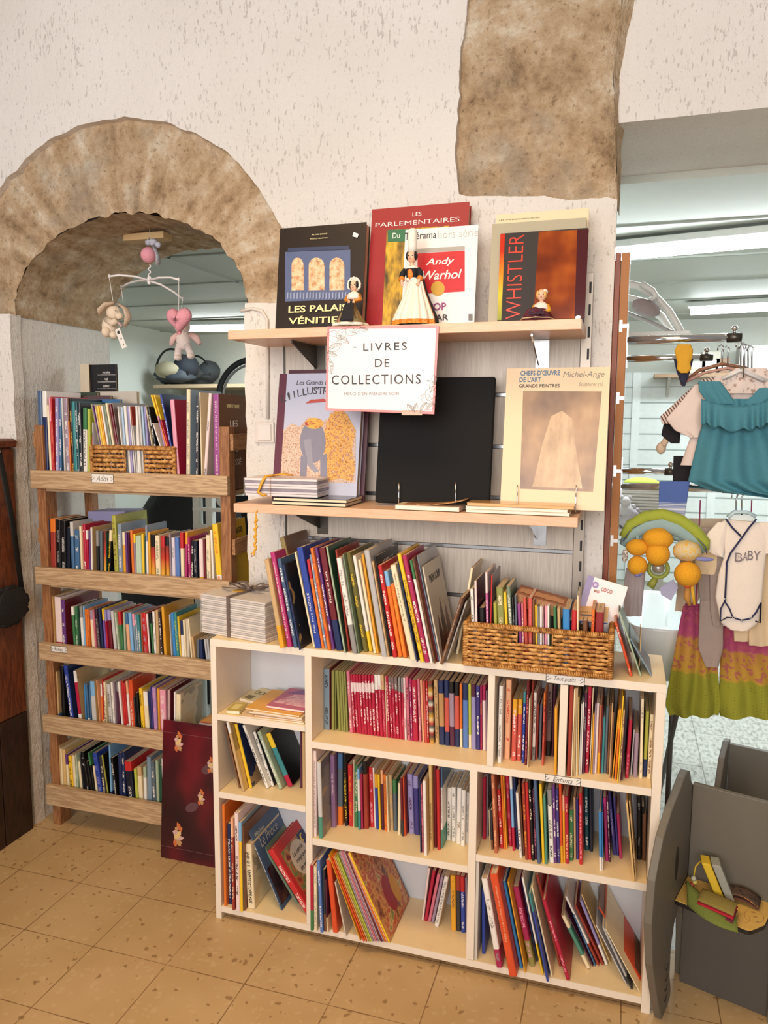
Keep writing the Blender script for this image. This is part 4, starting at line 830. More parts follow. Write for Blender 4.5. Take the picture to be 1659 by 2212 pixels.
decal(d, 'header', M('#2c6b48', .35), rect(838, 497, 962, 523, -4)); words(d, 'Du', WHT, 848, 503, 864, 516)
d = display_book('magazine', 'white magazine with a red panel and red title behind the standing doll', 'magazine', (866, 700), (1024, 693), (873, 497), 2.098, SHT, 8, .006, M('#eee8e4', .3, var=.02), kind='cover', bevel=0)
words(d, 'Télérama', M('#26242a', .4), 874, 499, 943, 519); words(d, 'hors série', M('#b9b4b2', .5), 946, 493, 1034, 516, weight=-.012)
decal(d, 'red_panel', M('#c8232c', .3), rect(902, 548, 1004, 636, -6)); decal(d, 'panel_edge', M('#a9a29a', .3), rect(902, 538, 1004, 547, -6))
words(d, 'Andy', WHT, 920, 556, 982, 578, shear=.25, weight=.012); words(d, 'Warhol', WHT, 912, 582, 998, 606, shear=.25, weight=.012)
decal(d, 'gold_disc', M('#c9992f', .35), [(946+15*math.cos(i*.4), 624+16*math.sin(i*.4)) for i in range(16)][::-1])
words(d, 'POP', M('#8c2f6e', .4), 926, 654, 964, 672, weight=.02); words(d, 'STAR', M('#2a2526', .4), 920, 679, 969, 694, weight=.02)
decal(d, 'barcode', M('#6d6a6c', .5), rect(1012, 679, 1021, 693))
d = display_book('book', 'cream book titled Les Impressionnistes behind two darker ones', 'book', (1062, 694), (1262, 690), (1074, 464), 2.135, SHT, 8, .012, M('#e6cfa9', .4, var=.03), 'art books on the upper beech shelf')
words(d, 'LES IMPRESSIONNISTES', M('#4a3a2c', .5), 1078, 469, 1166, 478, weight=-.01)
d = display_book('book', 'plain grey beige book between the cream and the orange art books', 'book', (1054, 695), (1258, 690), (1068, 484), 2.12, SHT, 7, .012, M('#a99f86', .4, var=.03), 'art books on the upper beech shelf')
d = display_book('book', 'dark glossy book titled Whistler with a plain orange brown picture', 'book', (1074, 692), (1262, 688), (1081, 505), 2.10, SHT, 7, .008, M('#1d0c0a', .6, var=.05), 'art books on the upper beech shelf')
t = NT('rainbow_strip'); g = t.n('ShaderNodeSeparateXYZ'); t.l(t.n('ShaderNodeTexCoord').outputs['Generated'], g.inputs[0])
STRIP = t.out(t.ramp(g.outputs[2], [(0., '#8e9a3c'), (.3, '#d8c23a'), (.55, '#e48a28'), (.8, '#c8331f')]), .15)
decal(d, 'colour_strip', STRIP, [(1074, 692), (1083, 692), (1091, 505), (1081, 506)])
words(d, 'WHISTLER', M('#cf3a24', .25), 1092, 507, 1132, 690, 'up', weight=-.01)
decal(d, 'picture_panel', artmat('plain_orange_brown', ['#5e2413', '#8a3c16', '#b15a1d'], 9, 2, rough=.12), [(1152, 690), (1263, 688), (1272, 496), (1164, 501)])
decal(d, 'picture_band', M('#4a1d20', .12), [(1241, 689), (1263, 688), (1272, 496), (1247, 497)])
tag(MB().prism([(-.006, 0), (.005, 0), (.008, .006), (.001, .010), (-.006, .006)], .0006, 'y', 0).build('price_tag', WHT, loc=(atY(1248, 690, 2.012).x, 2.012, SHT+.0005)), 'small white price tag at the end of the upper beech shelf', 'tag')
# dolls
SKIN = M('#e3b596', .45, var=.03); LACE = M('#ece4d8', .7, var=.04, bump=.4, bs=350); DRESSBLK = M('#15121a', .8, var=.2); HAIRBLK = M('#17110f', .4)
SATIN = M('#e9dfcf', .35, var=.05); ORB = artmat('orange_braid', ['#b85a12', '#e8821e', '#f0a03a'], 300, 1, rough=.6)
def face(t, c, r, hair, mats=SKIN, look=0.):
    part(t, 'head', mats, lambda b: (b.ell(c, (r*.82, r*.86, r), 18, 14), b.ell(c+Vector((look*r, -r*.86, -.08*r)), (r*.12, r*.16, r*.16), 8, 6), b.tube([c+Vector((0, 0, -r*.8)), c+Vector((0, .1*r, -r*1.45))], r*.34, 10)), smooth=True)
    for s in (-1, 1): part(t, 'eye', M('#1d1412', .2), lambda b: b.ell(c+Vector((s*r*.33+look*r*.5, -r*.79, r*.08)), (r*.14, r*.07, r*.09), 8, 6), smooth=True)
    part(t, 'mouth', M('#a8343a', .3), lambda b: b.ell(c+Vector((look*r*.6, -r*.76, -r*.42)), (r*.18, r*.08, r*.07), 8, 6), smooth=True)
    part(t, 'hair', hair, lambda b: (b.ell(c+Vector((0, r*.2, r*.16)), (r*.93, r*.86, r*.94), 18, 12), b.ell(c+Vector((-r*.66, -r*.2, r*.12)), (r*.3, r*.55, r*.72), 10, 8), b.ell(c+Vector((r*.66, -r*.2, r*.12)), (r*.3, r*.55, r*.72), 10, 8)), smooth=True)
def doll_standing():
    y = 2.045; C0 = atY(896, 697, y); x = C0.x; z = SHT; H = atY(890, 555, y); hx, hz = H.x, H.z; r = .0165
    t = thing('doll', 'standing costume doll with tall white headdress and cream satin apron', 'doll', (x, y, z), 0, 'costume dolls on the upper shelf')
    wa = hz-.060
    part(t, 'skirt', DRESSBLK, lambda b: b.lathe([(.056, z+.0006), (.053, z+.02), (.040, z+.05), (.026, z+.085), (.016, wa+.002)], (x+.007, y+.006, 0), 40, wave=.05, wk=9), smooth=True)
    def ap(u, v):
        a = -math.pi*.5+(u-.5)*2.5; zz = wa-(wa-z-.0015)*v; rr = np.interp(zz, [z, z+.02, z+.05, z+.085, wa], [.061, .058, .045, .030, .018])*(1+.05*math.sin(u*42))
        return (x+.002+rr*math.cos(a)*1.05, y+.004+rr*math.sin(a), zz)
    part(t, 'apron', SATIN, lambda b: b.grid(ap, 40, 14), smooth=True)
    part(t, 'apron_braid', ORB, lambda b: b.grid(lambda u, v: Vector(ap(u, .9+.1*v))+Vector((0, -.0012, 0)), 40, 3), smooth=True)
    part(t, 'side_braid', ORB, lambda b: b.grid(lambda u, v: Vector(ap(.93+.07*u, v))+Vector((.0012, -.0012, 0)), 3, 14), smooth=True)
    part(t, 'bodice', DRESSBLK, lambda b: b.lathe([(.015, wa-.003), (.014, wa), (.018, wa+.016), (.019, wa+.027), (.008, wa+.037)], (hx+.001, y, 0), 20), smooth=True)
    part(t, 'bodice_braid', ORB, lambda b: b.ell((hx, y-.0135, wa+.016), (.0085, .006, .020), 12, 10), smooth=True)
    part(t, 'belt', WHT, lambda b: b.lathe([(.0165, wa-.004), (.0165, wa+.004)], (hx+.001, y, 0), 20), smooth=True)
    for s in (-1, 1):
        A = Vector((hx+s*.018, y, wa+.027)); B = Vector((hx+s*.026, y-.008, wa+.004)); Cc = Vector((hx+s*.022, y-.019, wa-.012))
        part(t, 'sleeve', DRESSBLK, lambda b: b.tube([A, (A+B)/2+Vector((s*.003, 0, 0)), B], [.0075, .0085, .0075], 10), smooth=True)
        part(t, 'cuff', ORB, lambda b: b.tube([B, B+(Cc-B)*.35], [.0085, .0085], 10), smooth=True)
        part(t, 'hand', SKIN, lambda b: (b.tube([B, Cc], [.0045, .0035], 8), b.ell(Cc, (.004, .003, .005), 8, 6), [b.tube([Cc+Vector((.0016*q, -.001, -.003)), Cc+Vector((.002*q, -.002, -.0085+.0006*abs(q)))], .0009, 5) for q in (-1.5, -.5, .5, 1.5)], b.tube([Cc+Vector((-s*.003, -.001, 0)), Cc+Vector((-s*.005, -.002, -.004))], .001, 5)), smooth=True)
    face(t, Vector((hx, y, hz)), r, HAIRBLK, look=-.12)
    part(t, 'lace_collar', LACE, lambda b: b.lathe([(.008, hz-.022), (.017, hz-.027), (.019, hz-.033)], (hx, y, 0), 24, wave=.06, wk=10), smooth=True)
    part(t, 'headdress', LACE, lambda b: b.lathe([(.0135, hz+.012), (.0125, hz+.03), (.0125, hz+.06), (.0115, hz+.070), (.006, hz+.0745), (.001, hz+.0755)], (hx, y+.004, 0), 24), smooth=True)
    part(t, 'lace_ribbon', LACE, lambda b: b.tube([(hx-.013, y, hz+.012), (hx-.017, y-.004, hz-.006), (hx-.008, y-.010, hz-.021)], .0022, 6, flat=.4), smooth=True)
doll_standing()
def doll_seated(label, px, py_head, yb, r, bonnet, dress, shawl, hair, spread, blond=False):
    y = yb; H = atY(px, py_head, y); x = H.x; z = SHT; hz = H.z
    t = thing('doll', label, 'doll', (x, y, z), 0, 'costume dolls on the upper shelf')
    part(t, 'dress', dress, lambda b: b.lathe([(spread, z+.0006), (spread*.96, z+.012), (spread*.7, z+.03), (r*.9, z+(hz-z)*.55), (r*.7, hz-r*1.9)], (x-spread*.25, y, 0), 36, wave=.06, wk=7), smooth=True)
    part(t, 'dress_trim', LACE if not blond else M('#c9b28a', .6), lambda b: b.tube([(x-spread*.25+spread*1.01*math.cos(a)*(1+.06*math.sin(7*a)), y+spread*1.01*math.sin(a)*(1+.06*math.sin(7*a)), z+.007) for a in [2*math.pi*i/60 for i in range(60)]], .005 if not blond else .0015, 6, True), smooth=True)
    part(t, 'lap_apron', DRESSBLK if not blond else M('#3c2336', .7), lambda b: b.grid(lambda u, v: (x-spread*.1+(u-.5)*spread*(.45+.4*v), y-.006-spread*.95*v**.6, hz-r*2.8-(hz-r*2.8-z-.014)*v**1.3+.001*math.sin(u*20)), 14, 10), smooth=True, solid=.001)
    part(t, 'bodice', shawl, lambda b: b.ell((x, y, hz-r*2.2), (r*1.0, r*.8, r*1.15), 16, 12), smooth=True)
    part(t, 'shawl', LACE if not blond else M('#e7d9cf', .6), lambda b: b.lathe([(r*.5, hz-r*1.15), (r*1.25, hz-r*1.75), (r*1.5, hz-r*2.6)], (x, y, 0), 22, wave=.08, wk=6), smooth=True, solid=.0006)
    for s in (-1, 1):
        A = Vector((x+s*r*1.1, y-.002, hz-r*1.8)); B = Vector((x+s*r*1.5, y-r*.8, hz-r*2.8)); E_ = Vector((x+s*r*.5, y-r*1.5, hz-r*3.0))
        part(t, 'arm', shawl if not blond else M('#d39a2c', .6), lambda b: b.tube([A, B, E_], [r*.4, r*.36, r*.26], 8), smooth=True)
        part(t, 'hand', SKIN, lambda b: (b.ell(E_, r*.24, 8, 6), [b.tube([E_+Vector((q*r*.1, -r*.1, -r*.1)), E_+Vector((q*r*.12, -r*.2, -r*.48))], r*.06, 5) for q in (-1.5, -.5, .5, 1.5)], b.tube([E_, E_+Vector((-s*r*.3, -r*.15, -r*.2))], r*.07, 5)), smooth=True)
    face(t, Vector((x, y, hz)), r, hair)
    if bonnet:
        part(t, 'bonnet', LACE, lambda b: b.ell((x, y+r*.45, hz+r*.2), (r*1.25, r*.9, r*1.3), 20, 12), smooth=True)
        part(t, 'bonnet_frill', LACE, lambda b: b.tube([(x+r*1.18*math.cos(a)*(1+.05*math.sin(13*a)), y-.1*r, hz+r*.12+r*1.3*math.sin(a)*(1+.05*math.sin(13*a))) for a in [-.7+(math.pi+1.4)*i/40 for i in range(41)]], r*.22, 6), smooth=True)
    else:
        part(t, 'cap', WHT, lambda b: b.ell((x+r*.55, y+.1*r, hz+r*.55), (r*.55, r*.6, r*.5), 12, 8), smooth=True)
doll_seated('seated costume doll in a frilled white bonnet and floral dress', 765, 617, 2.04, .0145, True, artmat('floral_cotton', ['#4a2b22', '#8a6a4a', '#5d6a3c', '#b08a6c', '#6e2a30'], 130, 2), artmat('mustard_print', ['#8a4a1c', '#d08a2c', '#c46a22'], 120, 2), HAIRBLK, .045)
doll_seated('small blonde doll slumped in a dark red and purple dress', 1170, 638, 2.04, .0145, False, artmat('wine_cloth', ['#3a1420', '#571c2c', '#3b2436'], 60, 2), M('#4a1826', .7), M('#d9a85e', .6, bump=.5, bs=300), .040, True)
# lower beech shelf
d = display_book('book', 'large book titled L’Illustration with an elephant procession cover', 'book', (587, 1046), (769, 1044), (590, 808), 2.115, SHM, 10, .028, M('#b9bcd0', .3, var=.04), None, spine=M('#5a1c33', .5))
decal(d, 'crowd_scene', artmat('crowd_print', ['#8b6a58', '#c9a68c', '#d8c3b4', '#a5714e', '#e2d2bd'], 120, 4), [(590, 1040), (768, 1044), (769, 930), (752, 912), (735, 925), (715, 900), (690, 915), (668, 900), (648, 922), (630, 915), (612, 930)])
decal(d, 'gilded_scene', artmat('gilded_print', ['#8a3c22', '#c9862e', '#e3b45c', '#a85a3a', '#d9c6b0'], 95, 4), [(690, 1030), (705, 1040), (735, 1034), (760, 1041), (768, 1010), (760, 970), (769, 930), (750, 895), (735, 882), (715, 892), (706, 915), (695, 950), (702, 990)])
def blob(cx, cy, rx, ry, n=18, rot=0.): return [(cx+rx*math.cos(2*math.pi*i/n)*math.cos(rot)-ry*math.sin(2*math.pi*i/n)*math.sin(rot), cy-rx*math.cos(2*math.pi*i/n)*math.sin(rot)-ry*math.sin(2*math.pi*i/n)*math.cos(rot)) for i in range(n)]
ELE = M('#7d7a8a', .4, var=.1)
decal(d, 'elephant', ELE, blob(676, 955, 28, 46)); decal(d, 'elephant', ELE, blob(668, 945, 18, 24)); decal(d, 'elephant_trunk', M('#8f8b98', .4), [(656, 950), (664, 1005), (680, 1022), (690, 1018), (676, 1000), (672, 948)])
decal(d, 'elephant_cloth', artmat('saddle_print', ['#a8343a', '#d8b04a', '#c96a3a'], 70, 2), blob(679, 915, 20, 12)); decal(d, 'elephant', ELE, [(648, 1040), (662, 1040), (664, 985), (650, 985)]); decal(d, 'elephant', ELE, [(692, 1040), (708, 1040), (706, 980), (692, 985)])
decal(d, 'parasol', M('#b5453a', .4), [(660, 872), (712, 868), (700, 862), (672, 864)])
words(d, 'Les Grands Dossiers', INK, 641, 821, 748, 832, shear=.2, weight=-.01); words(d, 'de', INK, 682, 836, 690, 842, shear=.2)
for i, ch in enumerate("L'ILLUSTRATION"):
    u = i/13; xx = 613+148*u; yy = 868-24*math.sin(math.pi*(.1+.8*u)); dd = d['L'](xx, yy)
    m = MB(); text_into(m, ch, (dd[0], -.0016, dd[1]), None, .022, weight=-.006, rot=.30*math.cos(math.pi*(.1+.8*u))); m.build('lettering', INK, d['t'])
d = display_book('book', 'dark red book peeping out above the elephant cover', 'book', (608, 1040), (786, 1044), (612, 800), 2.15, SHM, 9, .01, M('#4a1c2c', .4), None)
def flat(name, label, cat, pts, z, th, mat, edge=PAGES, group=None, parent_kind='cover', lift=0., bev=0.):
    """a book lying flat: four pixel corners of its footprint on height z"""
    P = [atZ(px, py, z) for px, py in pts]; c = sum(P, Vector())/4; t = thing(name, label, cat, (c.x, c.y, z), 0, group)
    Q = [(p.x-c.x, p.y-c.y) for p in P]; q = [(x*.985, y*.985) for x, y in Q]
    m = MB(); k = min(.0012, th*.2); m.prism(Q, k, 'z', .0003); m.prism(Q, k, 'z', th-k-.0002); m.build('cover', mat, t); MB().prism(q, th-2*k-.0006, 'z', k+.0003).build('pages', edge, t); return t
for k, (lb, c) in enumerate((('lower of two dark glossy books lying under the ribboned bundle', '#1d1a1c'), ('upper of two dark glossy books lying under the ribboned bundle', '#221c1e'))):
    x0, x1, y0, y1 = atZ(540, 1100, SHM).x+.004*k, atZ(722, 1103, SHM).x+.003*k, 2.004+.002*k, 2.15
    t = thing('book', lb, 'book', ((x0+x1)/2, 2.07, SHM+.0105*k), 0, 'dark flat books on the lower beech shelf'); w = (x1-x0)/2
    MB().box(-w, w, -.066, .075, .0002, .0013).box(-w, w, -.066, .075, .0085, .0100).build('cover', M(c, .15), t); MB().box(-w+.001, w-.001, -.065, .074, .0013, .0085).build('pages', M('#e6d3b4', .7), t)
def bundle(name, label, x0, x1, y0, y1, z, n, th, rz, mats, ribbon, group=None):
    t = thing(name, label, 'bundle', ((x0+x1)/2, (y0+y1)/2, z), rz); w, dd = (x1-x0)/2, (y1-y0)/2
    for i in range(n):
        j = rnd(-.0018, .0018); k = rnd(-.0015, .0015)
        MB().box(-w+j, w+j, -dd+k, dd+k, i*th+.0008, (i+1)*th-.0004).build('booklet', mats[i % len(mats)], t, bevel=min(.0007, th*.2))
    return t, w, dd, n*th
t, w, dd, hh = bundle('book_bundle', 'clear wrapped bundle of thin white books tied with a yellow ribbon', -1.058, -.835, 2.012, 2.135, SHM+.0215, 7, .0075, .05, [M('#dfd3d6', .5), M('#d9cdd2', .5), M('#6a5a78', .5)], None)
def wrap(t, w, dd, hh, mat, pad=.003, z0=.0006):
    m = MB()
    def side(f): m.grid(f, 20, 6)
    q = lambda u, v: .0022*mnoise.noise(Vector((u*9, v*7, hh*50)))
    side(lambda u, v: (-w-pad+2*(w+pad)*u, -dd-pad+q(u, v), z0+hh*v)); side(lambda u, v: (-w-pad+2*(w+pad)*u, dd+pad+q(u, v), z0+hh*v))
    side(lambda u, v: (-w-pad+q(u, v), -dd-pad+2*(dd+pad)*u, z0+hh*v)); side(lambda u, v: (w+pad+q(u, v), -dd-pad+2*(dd+pad)*u, z0+hh*v))
    side(lambda u, v: (-w-pad+2*(w+pad)*u, -dd-pad+2*(dd+pad)*v, z0+hh+.002+q(u, v)*1.5)); m.build('clear_wrap', mat, t, smooth=True)
wrap(t, w, dd, hh, WRAP)
RIB = M('#d89c2a', .5, var=.15)
MB().tube([(-.03, -dd-.006, .002), (-.03, -dd-.006, hh+.006), (-.03, dd+.006, hh+.006), (-.03, dd+.006, .002)], .0028, 6, flat=.3).build('ribbon', RIB, t, smooth=True)
m = MB(); m.tube([(-.03, -.04, hh+.008), (-.045, -dd-.002, hh+.006), (-.055, -dd-.008, hh-.012), (-.066, -dd-.011, .012), (-.05, -dd-.013, .004), (-.04, -dd-.011, .006)], [.005, .006, .0065, .006, .005, .004], 8, flat=.6); m.tube([(-.03, -.045, hh+.008), (.0, -.05, hh+.012), (.03, -.04, hh+.009)], .005, 8, flat=.5); m.build('ribbon_knot', RIB, t, smooth=True)
cp = [atY(550, 1108, 1.995)]; m = MB()
p0, p1 = atY(553, 1118, 1.992), atY(551, 1190, 1.992)
for i in range(15): m.ell(p0+(p1-p0)*(i/14)+Vector((.0025*math.sin(i*2.1), 0, 0)), (.0042+.001*math.sin(i*1.7), .0035, .0058), 8, 6)
m.tube([p1+Vector((0, 0, .004)), p1+Vector((-.003, 0, -.012)), p1+Vector((-.012, 0, -.018)), p1+Vector((-.013, 0, -.008)), p1+Vector((-.004, 0, -.006))], .0022, 6); m.tube([p0, p0+Vector((0, .0, .016)), p0+Vector((.002, .02, .026))], .0016, 6)
tag(m.build('ribbon', RIB, smooth=True), 'curly yellow ribbon dangling from the lower beech shelf edge', 'ribbon')
d = display_book('display_panel', 'blank black padded panel propped behind a small wire easel', 'panel', (809, 1054), (1057, 1060), (822, 816), 2.095, SHM+.006, 9, .024, M('#0d0c0d', .9, bump=.25, bs=500), kind='panel', bevel=.006)
d2 = display_book('book', 'sepia book titled Michel-Ange on the lower beech shelf', 'book', (1081, 1058), (1306, 1070), (1107, 796), 2.085, SHM+.008, 10, .012, M('#e7c9a0', .4, var=.03), None)
decal(d2, 'sepia_picture', artmat('plain_sepia', ['#6e4c2c', '#8d6740', '#a98154', '#c49d70'], 7, 3, (1, 1, .7)), [(1123, 1056), (1281, 1063), (1300, 846), (1130, 845)])
decal(d2, 'sepia_panel', artmat('paler_sepia', ['#a27e54', '#c09c70', '#d1b287'], 16, 4, (1.4, 1, .5)), [(1150, 1052), (1258, 1056), (1246, 985), (1236, 905), (1214, 888), (1190, 900), (1172, 960)])
BLU = M('#4b7391', .5)
words(d2, "CHEFS-D'ŒUVRE", BLU, 1124, 800, 1210, 812, weight=.014); words(d2, "DE L'ART", BLU, 1122, 815, 1169, 826, weight=.014); words(d2, 'GRANDS PEINTRES', INK, 1121, 830, 1209, 838, weight=.006)
words(d2, 'Michel-Ange', GREYINK, 1216, 802, 1306, 819, shear=.25, weight=-.01); words(d2, 'Sculptures (1)', GREYINK, 1250, 826, 1302, 837, shear=.25, weight=-.015)
def easel(label, pxa, pxb, py, y):
    A, B = atY(pxa, py, y), atY(pxb, py, y); z = SHM+.002
    t = thing('wire_easel', label, 'easel', ((A.x+B.x)/2, y, SHM), 0, 'small wire easels')
    for P in (A, B): part(t, 'hook_arm', CHROME, lambda b: b.tube([(P.x, y, P.z), (P.x, y-.001, z+.008), (P.x, y+.002, z), (P.x, y+.09, z), (P.x+(A.x+B.x-2*P.x)*.4, y+.10, z+.06)], .0016, 6), smooth=True)
    part(t, 'cross_wire', CHROME, lambda b: b.tube([(A.x, y+.09, z), (B.x, y+.09, z)], .0014, 6), smooth=True)
easel('small wire easel with two hooks holding the black panel', 862, 984, 1042, 2.088); easel('small wire easel with two hooks holding the sepia book', 1118, 1245, 1048, 2.078)
def slab(name, label, cat, pxl, pxr, pybot, y0, y1, z, th, mat, edge, group=None, rz=0.):
    A, B = atY(pxl, pybot, y0), atY(pxr, pybot, y0); w = (B.x-A.x)/2; t = thing(name, label, cat, ((A.x+B.x)/2, (y0+y1)/2, z), rz, group); dd = (y1-y0)/2; k = min(.0012, th*.2)
    MB().box(-w, w, -dd, dd, .0002, k).box(-w, w, -dd, dd, th-k, th-.0002).build('cover', mat, t); MB().box(-w+.001, w-.001, -dd+.0005, dd-.001, k, th-k).build('pages', edge, t); return t
WPAGE = M('#ecdfd2', .6)
slab('book', 'white flat book under the curling sepia brochure', 'book', 853, 992, 1112, 2.002, 2.085, SHM, .0125, M('#e6ccae', .4), WPAGE)
z0 = SHM+.0128; A, B = atY(872, 1090, 2.01), atY(1005, 1088, 2.01)
t = thing('brochure', 'curling sepia brochure lying open on the white flat book', 'brochure', ((A.x+B.x)/2, 2.04, z0)); w = (B.x-A.x)/2
MB().grid(lambda u, v: (-w+2*w*u, -.032+.075*v, .0012+.018*u*u*u), 14, 3).build('cover', artmat('sepia_brochure', ['#5e3a22', '#a8754c', '#d2a878'], 45, 3), t, smooth=True, solid=.0012)
slab('book', 'lowest white book of the three lying under the sepia book', 'book', 1006, 1230, 1124, 2.002, 2.075, SHM, .0085, M('#eadbc6', .4), WPAGE, 'flat books under the sepia book')
slab('book', 'middle white book of the three lying under the sepia book', 'book', 1005, 1226, 1112, 2.004, 2.075, SHM+.0088, .0085, M('#e6d2b8', .4), WPAGE, 'flat books under the sepia book')
slab('book', 'glossy topmost book of the three lying under the sepia book', 'book', 1008, 1240, 1100, 2.003, 2.075, SHM+.0176, .009, M('#c99a5e', .08), M('#d9b07c', .6), 'flat books under the sepia book')
# the paper notice
A, B, Cc, D_ = atY(707, 705, 1.994), atY(948, 703, 1.994), atY(938, 895, 1.994), atY(703, 886, 1.994); c0 = (A+B+Cc+D_)/4
sg = thing('paper_sign', 'pink-edged paper notice taped to the upper shelf reading Livres de Collections', 'sign', c0)
LS = lambda p: (p.x-c0.x, p.z-c0.z)
def sgp(px, py): return LS(atY(px, py, 1.994))
MB().prism([LS(D_), LS(Cc), LS(B), LS(A)], .0008, 'y', 0).build('pink_card', M('#e58a8c', .4, var=.05), sg)
ins = [sgp(708, 882), sgp(934, 889), sgp(942, 709), sgp(712, 711)]
MB().prism(ins, .0004, 'y', -.0006).build('paper', M('#e9e0e0', .35, var=.02), sg)
SIGNINK = M('#3d3a3c', .6, var=.02)
def sgt(body, x0, y0, x1, y1, mat=SIGNINK, **kw):
    a, b = sgp(x0, y1), sgp(x1, y0); m = MB(); text_into(m, body, ((a[0]+b[0])/2, -.0009, (a[1]+b[1])/2), b[0]-a[0], b[1]-a[1], **kw); m.build('lettering', mat, sg)
sgt('LIVRES', 785, 739, 879, 758, weight=.004, space=1.25); sgt('-', 762, 749, 770, 751); sgt('DE', 810, 775, 841, 793, weight=.004, space=1.2)
sgt('COLLECTIONS', 717, 808, 909, 831, weight=.004, space=1.2); sgt('-', 922, 822, 930, 824); sgt("MERCI D'EN PRENDRE SOIN", 744, 847, 862, 854, M('#8b8588', .6), space=1.1)
def leaf(m, cx, cy, L, a, wd=.42, fill=False):
    n = 12; pts = [(cx+L*(i/n-.5), 0) for i in range(n+1)]; up = []; dn = []
    for i in range(n+1):
        u = i/n; q = wd*L*math.sin(math.pi*u)*.5*(1-.35*u); X = L*(u-.5)
        for lst, s in ((up, q), (dn, -q)):
            px, py = cx+X*math.cos(a)-s*math.sin(a), cy+X*math.sin(a)+s*math.cos(a); g = sgp(px, py); lst.append((g[0], -.0009, g[1]))
    m.tube(up, .0004, 4); m.tube(dn, .0004, 4)
    a0, b0 = up[0], up[-1]; m.tube([a0, b0], .00035, 4)
    if fill:
        for i in range(2, n-1): m.tube([dn[i], ((a0[0]+b0[0])/2+(b0[0]-a0[0])*(i/n-.5), -.0009, (a0[2]+b0[2])/2+(b0[2]-a0[2])*(i/n-.5))], .0005, 4)
m = MB()
for q in ((722, 727, 34, .3, .9, 0), (738, 722, 30, -1.0, .8, 0), (758, 716, 26, .4, .9, 0), (724, 750, 34, -.5, .6, 1), (742, 733, 30, .6, .5, 1), (716, 765, 26, .2, .5, 1), (713, 790, 36, 1.4, .5, 1), (770, 712, 24, 2.6, .6, 0), (786, 711, 22, .2, .5, 1),
          (930, 850, 34, -1.2, .8, 0), (922, 862, 30, .5, .8, 0), (934, 835, 24, 1.9, .7, 0), (915, 880, 28, -1.0, .5, 1), (898, 880, 22, -1.3, .5, 1), (886, 881, 20, .9, .6, 1), (931, 878, 24, -.7, .6, 1), (938, 820, 22, 1.5, .6, 1)): leaf(m, *q[:5], fill=bool(q[5]))
m.build('floral_print', GREYINK, sg)
MB().box(*(lambda a, b: (a[0], b[0], -.0007, .0, b[1], a[1]))(sgp(868, 886), sgp(912, 897))).build('tape', M('#c9a08c', .3), sg)
# ------------------------------------------------------------------ bundle, baskets and flat books on the white bookcase
t, w, dd, hh = bundle('book_bundle', 'thick clear wrapped stack of grey white booklets tied with a taupe ribbon', -1.2, -.955, 1.985, 2.175, ZT+.0006, 19, .0064, -.20, [M('#cfc6bf', .5), M('#d8cfc8', .5), M('#b7aea8', .5)], None)
t.location = (-1.085, 2.10, ZT+.0006); wrap(t, w, dd, hh, WRAP)
TAUPE = M('#6d5d55', .55, var=.1); MB().box(-.055, -.02, -.03, .05, hh+.0025, hh+.0035).build('yellow_label', M('#d2a84a', .5), t)
MB().box(-.018, -.006, -dd-.0062, -dd-.0052, .001, hh+.004).box(-.018, -.006, -dd-.006, dd+.006, hh+.0042, hh+.0052).box(-.018, -.006, dd+.0052, dd+.0062, .001, hh+.004).build('ribbon', TAUPE, t)
m = MB()
for s, a in ((-1, .3), (1, .1)):
    for k in (0, 1): m.tube([(-.012, 0, hh+.008), (-.012+s*.03, -.02+.04*k, hh+.026), (-.012+s*.062, -.01+.03*k, hh+.02), (-.012+s*.04, .0+.02*k, hh+.010), (-.012, 0, hh+.009)], [.003, .007, .008, .006, .003], 8, flat=.25)
m.tube([(-.012, 0, hh+.008), (-.07, -.03, hh+.012), (-.11, -.01, hh+.006)], [.005, .006, .004], 8, flat=.25); m.ell((-.012, 0, hh+.011), (.010, .009, .007), 10, 8); m.build('bow', TAUPE, t, smooth=True)
WICK = artmat('wicker_cane', ['#7d5026', '#ab7338', '#c8924e', '#d6a868'], 70, 2, (1, 1, 1), .5); WICKD = artmat('wicker_dark_cane', ['#4a2a16', '#6e4020', '#8a5630'], 70, 2, rough=.5)
